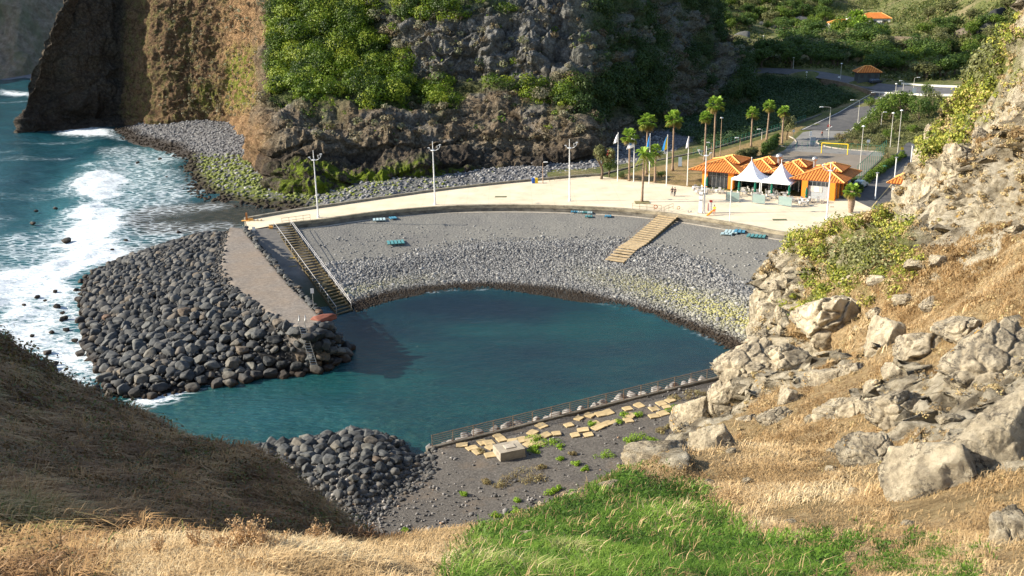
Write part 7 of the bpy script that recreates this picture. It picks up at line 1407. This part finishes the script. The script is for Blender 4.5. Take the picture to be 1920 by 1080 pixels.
# craggy band of the upper right crest and the cliff foot over the beach
CR = [(1735, 300, 26, 30), (1768, 285, 24, 34), (1805, 290, 28, 30), (1840, 262, 24, 26), (1718, 345, 20, 32), (1752, 350, 24, 36), (1790, 350, 26, 30), (1725, 405, 26, 30), (1765, 410, 22, 26), (1870, 330, 26, 20), (1815, 400, 20, 16), (1885, 270, 20, 18), (1745, 250, 18, 18), (1500, 465, 20, 22), (1525, 445, 16, 18), (1482, 495, 16, 14), (1430, 548, 18, 24), (1450, 565, 16, 20), (1428, 595, 16, 24), (1450, 612, 18, 24), (1470, 592, 16, 22), (1434, 632, 16, 18), (1500, 600, 14, 18), (1455, 540, 16, 12), (1480, 530, 14, 12)]
for k, (a, b, w, h) in enumerate(CR):
    p = hhit(a, b); D = np.linalg.norm(p-CAM); sx = w*D/FPX*1.2; sz = h*D/FPX*1.2; up = b < 430
    put_rock('crag', RK[k % 9], p+np.array([sx*.05, sx*0.05, -sz*0.1]), (sx, sx, sz), rz=RNG.random()*6, tilt=(RNG.random()-.5)*.6, label='rugged pale crag on the upper right crest above the car park' if up else 'rugged pale crag of the cliff foot beside the shingle beach', cat='crag', group='crags of the upper crest' if up else 'crags beside the beach')
# ================================================================ grass and scrub on the near slopes
_fp = np.stack([_px[HILLF], _py[HILLF]], 2); _e1 = _fp[:, 1]-_fp[:, 0]; _e2 = _fp[:, 3]-_fp[:, 0]; FA = np.abs(_e1[:, 0]*_e2[:, 1]-_e1[:, 1]*_e2[:, 0])
FC_ = _fp.mean(1); FQ = HILLQ[HILLF].mean(1); FRK = HILLR[HILLF].mean(1)
_ab = HILLQ[HILLF[:, 1]]-HILLQ[HILLF[:, 0]]; _ac = HILLQ[HILLF[:, 3]]-HILLQ[HILLF[:, 0]]; _fn = np.cross(_ab, _ac); FACE = ((FQ-CAM)*_fn).sum(1) < 0
VIS = FACE & (FC_[:, 0] > -60) & (FC_[:, 0] < 1980) & (FC_[:, 1] > 20) & (FC_[:, 1] < 1130) & (FQ[:, 1] > 5) & (FQ[:, 2] > 3)
def sample(n, wt):
    w = FA*VIS*wt; k = RNG.choice(len(w), n, p=w/w.sum()); a, b = RNG.random(n)[:, None], RNG.random(n)[:, None]; v = HILLQ[HILLF[k]]
    return v[:, 0]*(1-a)*(1-b)+v[:, 1]*a*(1-b)+v[:, 2]*a*b+v[:, 3]*(1-a)*b, k
X_, Y_ = FC_[:, 0], FC_[:, 1]; _q2 = np.stack([X_, Y_, 0*X_], 1); NZ = fbm(_q2, 60, 3, seed=900); NZ2 = fbm(_q2, 18, 3, seed=901)
def pz(poly, e=25): return sstep(-e, e, sdf(_q2, np.array(poly, float))+22*NZ)
GREEN = pz([(880, 1120), (880, 1050), (920, 1015), (970, 985), (1030, 950), (1110, 905), (1180, 885), (1250, 915), (1310, 955), (1370, 1005), (1450, 1040), (1560, 1090), (1560, 1130)], 52)
GREEN = GREEN*(0.15+0.85*sstep(-0.55, -0.05, NZ2))
GREEN2 = 0.5*pz([(1400, 1020), (1560, 1000), (1760, 1010), (1850, 1040), (1850, 1130), (1400, 1130)], 30)*sstep(-0.2, 0.3, NZ2)+0.35*pz([(1230, 905), (1330, 895), (1340, 930), (1250, 935)], 8)
GREEN = np.where(((FRK > 0.6) & (X_ > 1500)), GREEN*0.1, GREEN)
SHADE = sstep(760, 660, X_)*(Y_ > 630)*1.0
_bn = fbm(FQ, 0.7, 3, seed=59)
BOT = sstep(985, 1015, Y_+(X_-600)*0.0)*sstep(60, 220, X_)
DRY = (0.12+0.88*sstep(-0.35, 0.1, fbm(FQ, 1.4, 3, seed=57)))*(1-np.clip(GREEN, 0, 1))*(1-sstep(0.35, 0.7, FRK))*sstep(560, 720, X_)+BOT*(1-sstep(560, 720, X_))
M_GRASS = leafmat('green_grass', [(0, (0.03, 0.065, 0.012)), (0.45, (0.095, 0.19, 0.02)), (0.8, (0.19, 0.31, 0.04)), (0.94, (0.30, 0.36, 0.09)), (1, (0.42, 0.40, 0.17))], 0.35)
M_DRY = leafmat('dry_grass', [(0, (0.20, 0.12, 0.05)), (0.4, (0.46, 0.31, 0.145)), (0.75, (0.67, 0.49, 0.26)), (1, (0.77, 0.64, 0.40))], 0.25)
M_BRN = leafmat('shaded_brown_grass', [(0, (0.09, 0.045, 0.018)), (0.45, (0.27, 0.15, 0.06)), (0.8, (0.50, 0.32, 0.14)), (1, (0.15, 0.18, 0.04))], 0.2)  # darker copy of the dry grass, left slope's shade put into its browns
COVER = np.zeros(len(X_))
for _r in ROCKS: COVER = np.maximum(COVER, ((X_-_r[0])/(_r[2]*0.95))**2+((Y_-_r[1])/(_r[3]*0.9))**2 < 1)
def bl(name, mat, n, wt, length, width, lean, curl, lab, tintf=None):
    wt = wt*(1-0.85*COVER); q, k = sample(n, wt); D = np.linalg.norm(q-CAM, axis=1); tn = None
    cl = fbm(q, 0.9, 2, seed=77)*0.5+fbm(q, 3.5, 2, seed=78)*0.5
    tn = np.clip(0.5+0.9*cl, 0, 1); L = length(D)*np.clip(0.9+0.9*cl, 0.35, 1.8)
    v, q4, t3, t = blades(q-np.array([0, 0, 0.03]), L, width(D), lean, curl, tn, (0.12, 0.0)); stuff(npmesh(name, v, [q4, t3], mat, attrs=dict(tint=t)), lab, 'grass')
bl('green_grass', M_GRASS, 120000, GREEN, lambda D: 0.23+0*D, lambda D: 0.00050*D+0.002, 1.0, 0.55, 'lush green grass patch in the foreground')
bl('dead_stems', M_DRY, 4500, GREEN*(0.2+sstep(-0.1, 0.4, fbm(FQ, 1.1, 3, seed=61))), lambda D: 0.30+0*D, lambda D: 0.0004*D+0.001, 0.8, 0.4, 'dead straw stems standing in the green grass')
bl('broad_weeds', leafmat('weed_leaves', [(0, (0.05, 0.13, 0.012)), (1, (0.20, 0.34, 0.04))], 0.3), 16000, GREEN*sstep(0.0, 0.4, fbm(FQ, 1.3, 3, seed=62)), lambda D: 0.22+0*D, lambda D: 0.0009*D+0.004, 1.1, 0.6, 'broad leaved bright weeds in the green grass')
bl('mixed_grass', M_GRASS, 26000, GREEN2, lambda D: 0.13+0*D, lambda D: 0.00050*D+0.002, 0.9, 0.5, 'thin green grass mixed into the dry foreground grass')
bl('dry_tufts', M_DRY, 40000, DRY*sstep(0.1, 0.45, fbm(FQ, 0.9, 3, seed=58)), lambda D: 0.12+0.0045*D, lambda D: 0.00035*D+0.0007, 0.9, 0.5, 'taller golden tufts standing in the dry grass')
bl('dry_grass', M_DRY, 230000, DRY, lambda D: 0.065+0.0036*D, lambda D: 0.00034*D+0.0007, 1.5, 0.9, 'matted golden dry grass on the sunlit slopes')
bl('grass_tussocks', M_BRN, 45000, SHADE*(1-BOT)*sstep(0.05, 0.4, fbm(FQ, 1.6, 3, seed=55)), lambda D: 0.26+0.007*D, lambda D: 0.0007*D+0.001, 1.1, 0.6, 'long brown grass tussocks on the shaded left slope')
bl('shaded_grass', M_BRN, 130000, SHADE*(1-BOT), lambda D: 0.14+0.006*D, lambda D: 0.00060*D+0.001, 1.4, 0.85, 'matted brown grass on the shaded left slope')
def cl_(name, mat, n, wt, r0, r1, leaf, per, lab, sq=0.7):
    q, k = sample(n, wt); D = np.linalg.norm(q-CAM, axis=1); s = np.clip(D/90, 0.12, 1.2); r = (r0+(r1-r0)*RNG.random(n)**2)*s
    v, f, t = leaf_cloud(q+np.c_[np.zeros((n, 2)), r*0.2], r, per, 1.0, sq)
    # leaf size follows the distance of each clump
    c = np.repeat(q, per, 0); vv = v.reshape(-1, 4, 3); m = vv.mean(1, keepdims=True); vv = m+(vv-m)*(leaf*np.repeat(s, per))[:, None, None]; stuff(npmesh(name, vv.reshape(-1, 3), f, mat, attrs=dict(tint=t)), lab, 'shrubs')
GH = green_hill(X_, Y_)
cl_('hill_shrubs', leafmat('hill_shrub_leaves', [(0, (0.06, 0.08, 0.02)), (0.35, (0.17, 0.21, 0.03)), (0.65, (0.36, 0.37, 0.055)), (0.85, (0.50, 0.42, 0.11)), (1, (0.52, 0.38, 0.18))]), 1300, GH*sstep(-0.15, 0.2, NZ2), 0.35, 1.1, 0.11, 84, 'yellow green shrubs covering the crest and edge of the right slope')
cl_('hill_scrub', leafmat('hill_scrub_leaves', [(0, (0.16, 0.11, 0.055)), (0.5, (0.42, 0.31, 0.16)), (0.8, (0.56, 0.44, 0.23)), (1, (0.26, 0.26, 0.06))]), 2300, (X_ > 1150)*(Y_ < 900)*(0.3+sstep(-0.1, 0.4, NZ)+1.6*GH+1.2*(Y_ < 430))*(1-0.35*sstep(.4, .8, FRK)), 0.25, 0.8, 0.09, 60, 'dry low scrub scattered between rocks of the right slope', 0.55)
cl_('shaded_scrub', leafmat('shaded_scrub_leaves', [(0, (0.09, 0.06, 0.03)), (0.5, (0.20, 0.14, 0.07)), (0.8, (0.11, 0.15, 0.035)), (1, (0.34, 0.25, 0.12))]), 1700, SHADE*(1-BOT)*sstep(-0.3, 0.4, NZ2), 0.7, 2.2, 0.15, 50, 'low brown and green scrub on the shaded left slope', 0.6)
cl_('grey_bush', GREENS['olive'], 160, np.exp(-((X_-1835)/30.)**2-((Y_-110)/30.)**2)+0.6*np.exp(-((X_-1625)/40.)**2-((Y_-480)/22.)**2), 0.8, 1.6, 0.15, 60, 'grey green bushes at the edge of the right slope')
# dry seed plants standing in the sunlit strip
def seed_plant(px, py, h, n, lab):
    h = h*0.8; p = hhit(px, py); r = empty('dry_plant', p, 0, label=lab, cat='plant', group='dry seed plants'); mb = MB(); tips = []
    for i in range(n):
        a = random.uniform(0, 6.28); s = random.uniform(0.1, 0.5)*h; q = np.array([math.cos(a)*s, math.sin(a)*s, h*random.uniform(.55, 1.0)]); mb.tube([(0, 0, -0.05), tuple(q*np.array([.5, .5, .55])), tuple(q)], [.006, .005, .003], 4)
        for k in range(7): tips.append(q*(1-0.09*k)+RNG.normal(size=3)*0.025)
    mb.build('stems', M_WOODP, r); v, f, t = leaf_cloud(tips, 0.028, 9, 0.010, 1.2); npmesh('seed_heads', v, f, SEED, r, attrs=dict(tint=t))
SEED = leafmat('seed_heads', [(0, (0.34, 0.20, 0.09)), (0.6, (0.58, 0.38, 0.19)), (1, (0.70, 0.54, 0.32))], 0.25)
for k, (a, b, h, n) in enumerate([(455, 1038, .42, 16), (478, 1036, .5, 20), (500, 1040, .36, 12), (590, 1030, .42, 12), (606, 1034, .36, 10), (540, 1034, .28, 7), (372, 1034, .34, 7), (425, 1036, .3, 8), (642, 1040, .25, 6), (300, 1040, .3, 5)]): seed_plant(a, b, h, n, 'brown seeding plant standing up from the dry grass at the bottom edge')
# green and yellow plants on the gravel by the sea wall
def low_plant(px, py, wpx, kind, lab, grp):
    p = P(px, py, 1.9); D = np.linalg.norm(p-CAM); w = wpx*D/FPX; p[2] = ns_h(p[None])[0]; c = [(random.gauss(0, w*.3), random.gauss(0, w*.25), 0.08+0.1*random.random()) for _ in range(8)]; v, f, t = leaf_cloud(c, w*0.22+0.08, 60, 0.06, 0.8); r = npmesh('low_plant', v, f, kind, attrs=dict(tint=t)); r.location = tuple(p); tag(r, lab, 'plant', grp)
M_SUCC = leafmat('bright_succulent', [(0, (0.10, 0.20, 0.01)), (1, (0.32, 0.48, 0.04))], 0.3)
for a, b, w in [(1012, 830, 30), (1035, 828, 26), (1003, 845, 16), (1050, 838, 14), (1170, 776, 20), (1197, 777, 16), (1265, 766, 26), (1200, 820, 30), (1180, 828, 20), (1222, 828, 20), (1192, 842, 12), (1210, 845, 16), (1135, 858, 26), (1178, 867, 16), (1082, 872, 12), (1096, 882, 10), (1166, 880, 12), (968, 943, 14), (1050, 862, 10), (870, 928, 10), (1000, 822, 20), (1108, 795, 14), (1160, 792, 12), (1030, 928, 16), (1045, 920, 12), (970, 965, 20), (930, 972, 16), (760, 1000, 9), (1001, 838, 14)]: low_plant(a, b, w, M_SUCC, 'bright green low plant growing on the dark gravel', 'green plants on the gravel')
for a, b, w in [(990, 888, 42), (965, 905, 36), (1005, 900, 26), (940, 912, 24), (910, 905, 16), (1290, 742, 34), (1270, 746, 22), (1315, 738, 24), (1240, 810, 18), (1255, 800, 14), (1020, 878, 16), (900, 845, 14), (1075, 852, 10)]: low_plant(a, b, w, GREENS['dry'], 'ochre dry cushion plant on the dark gravel', 'ochre plants on the gravel')
print('objects', len(bpy.data.objects), 'faces', sum(len(m.polygons) for m in bpy.data.meshes))
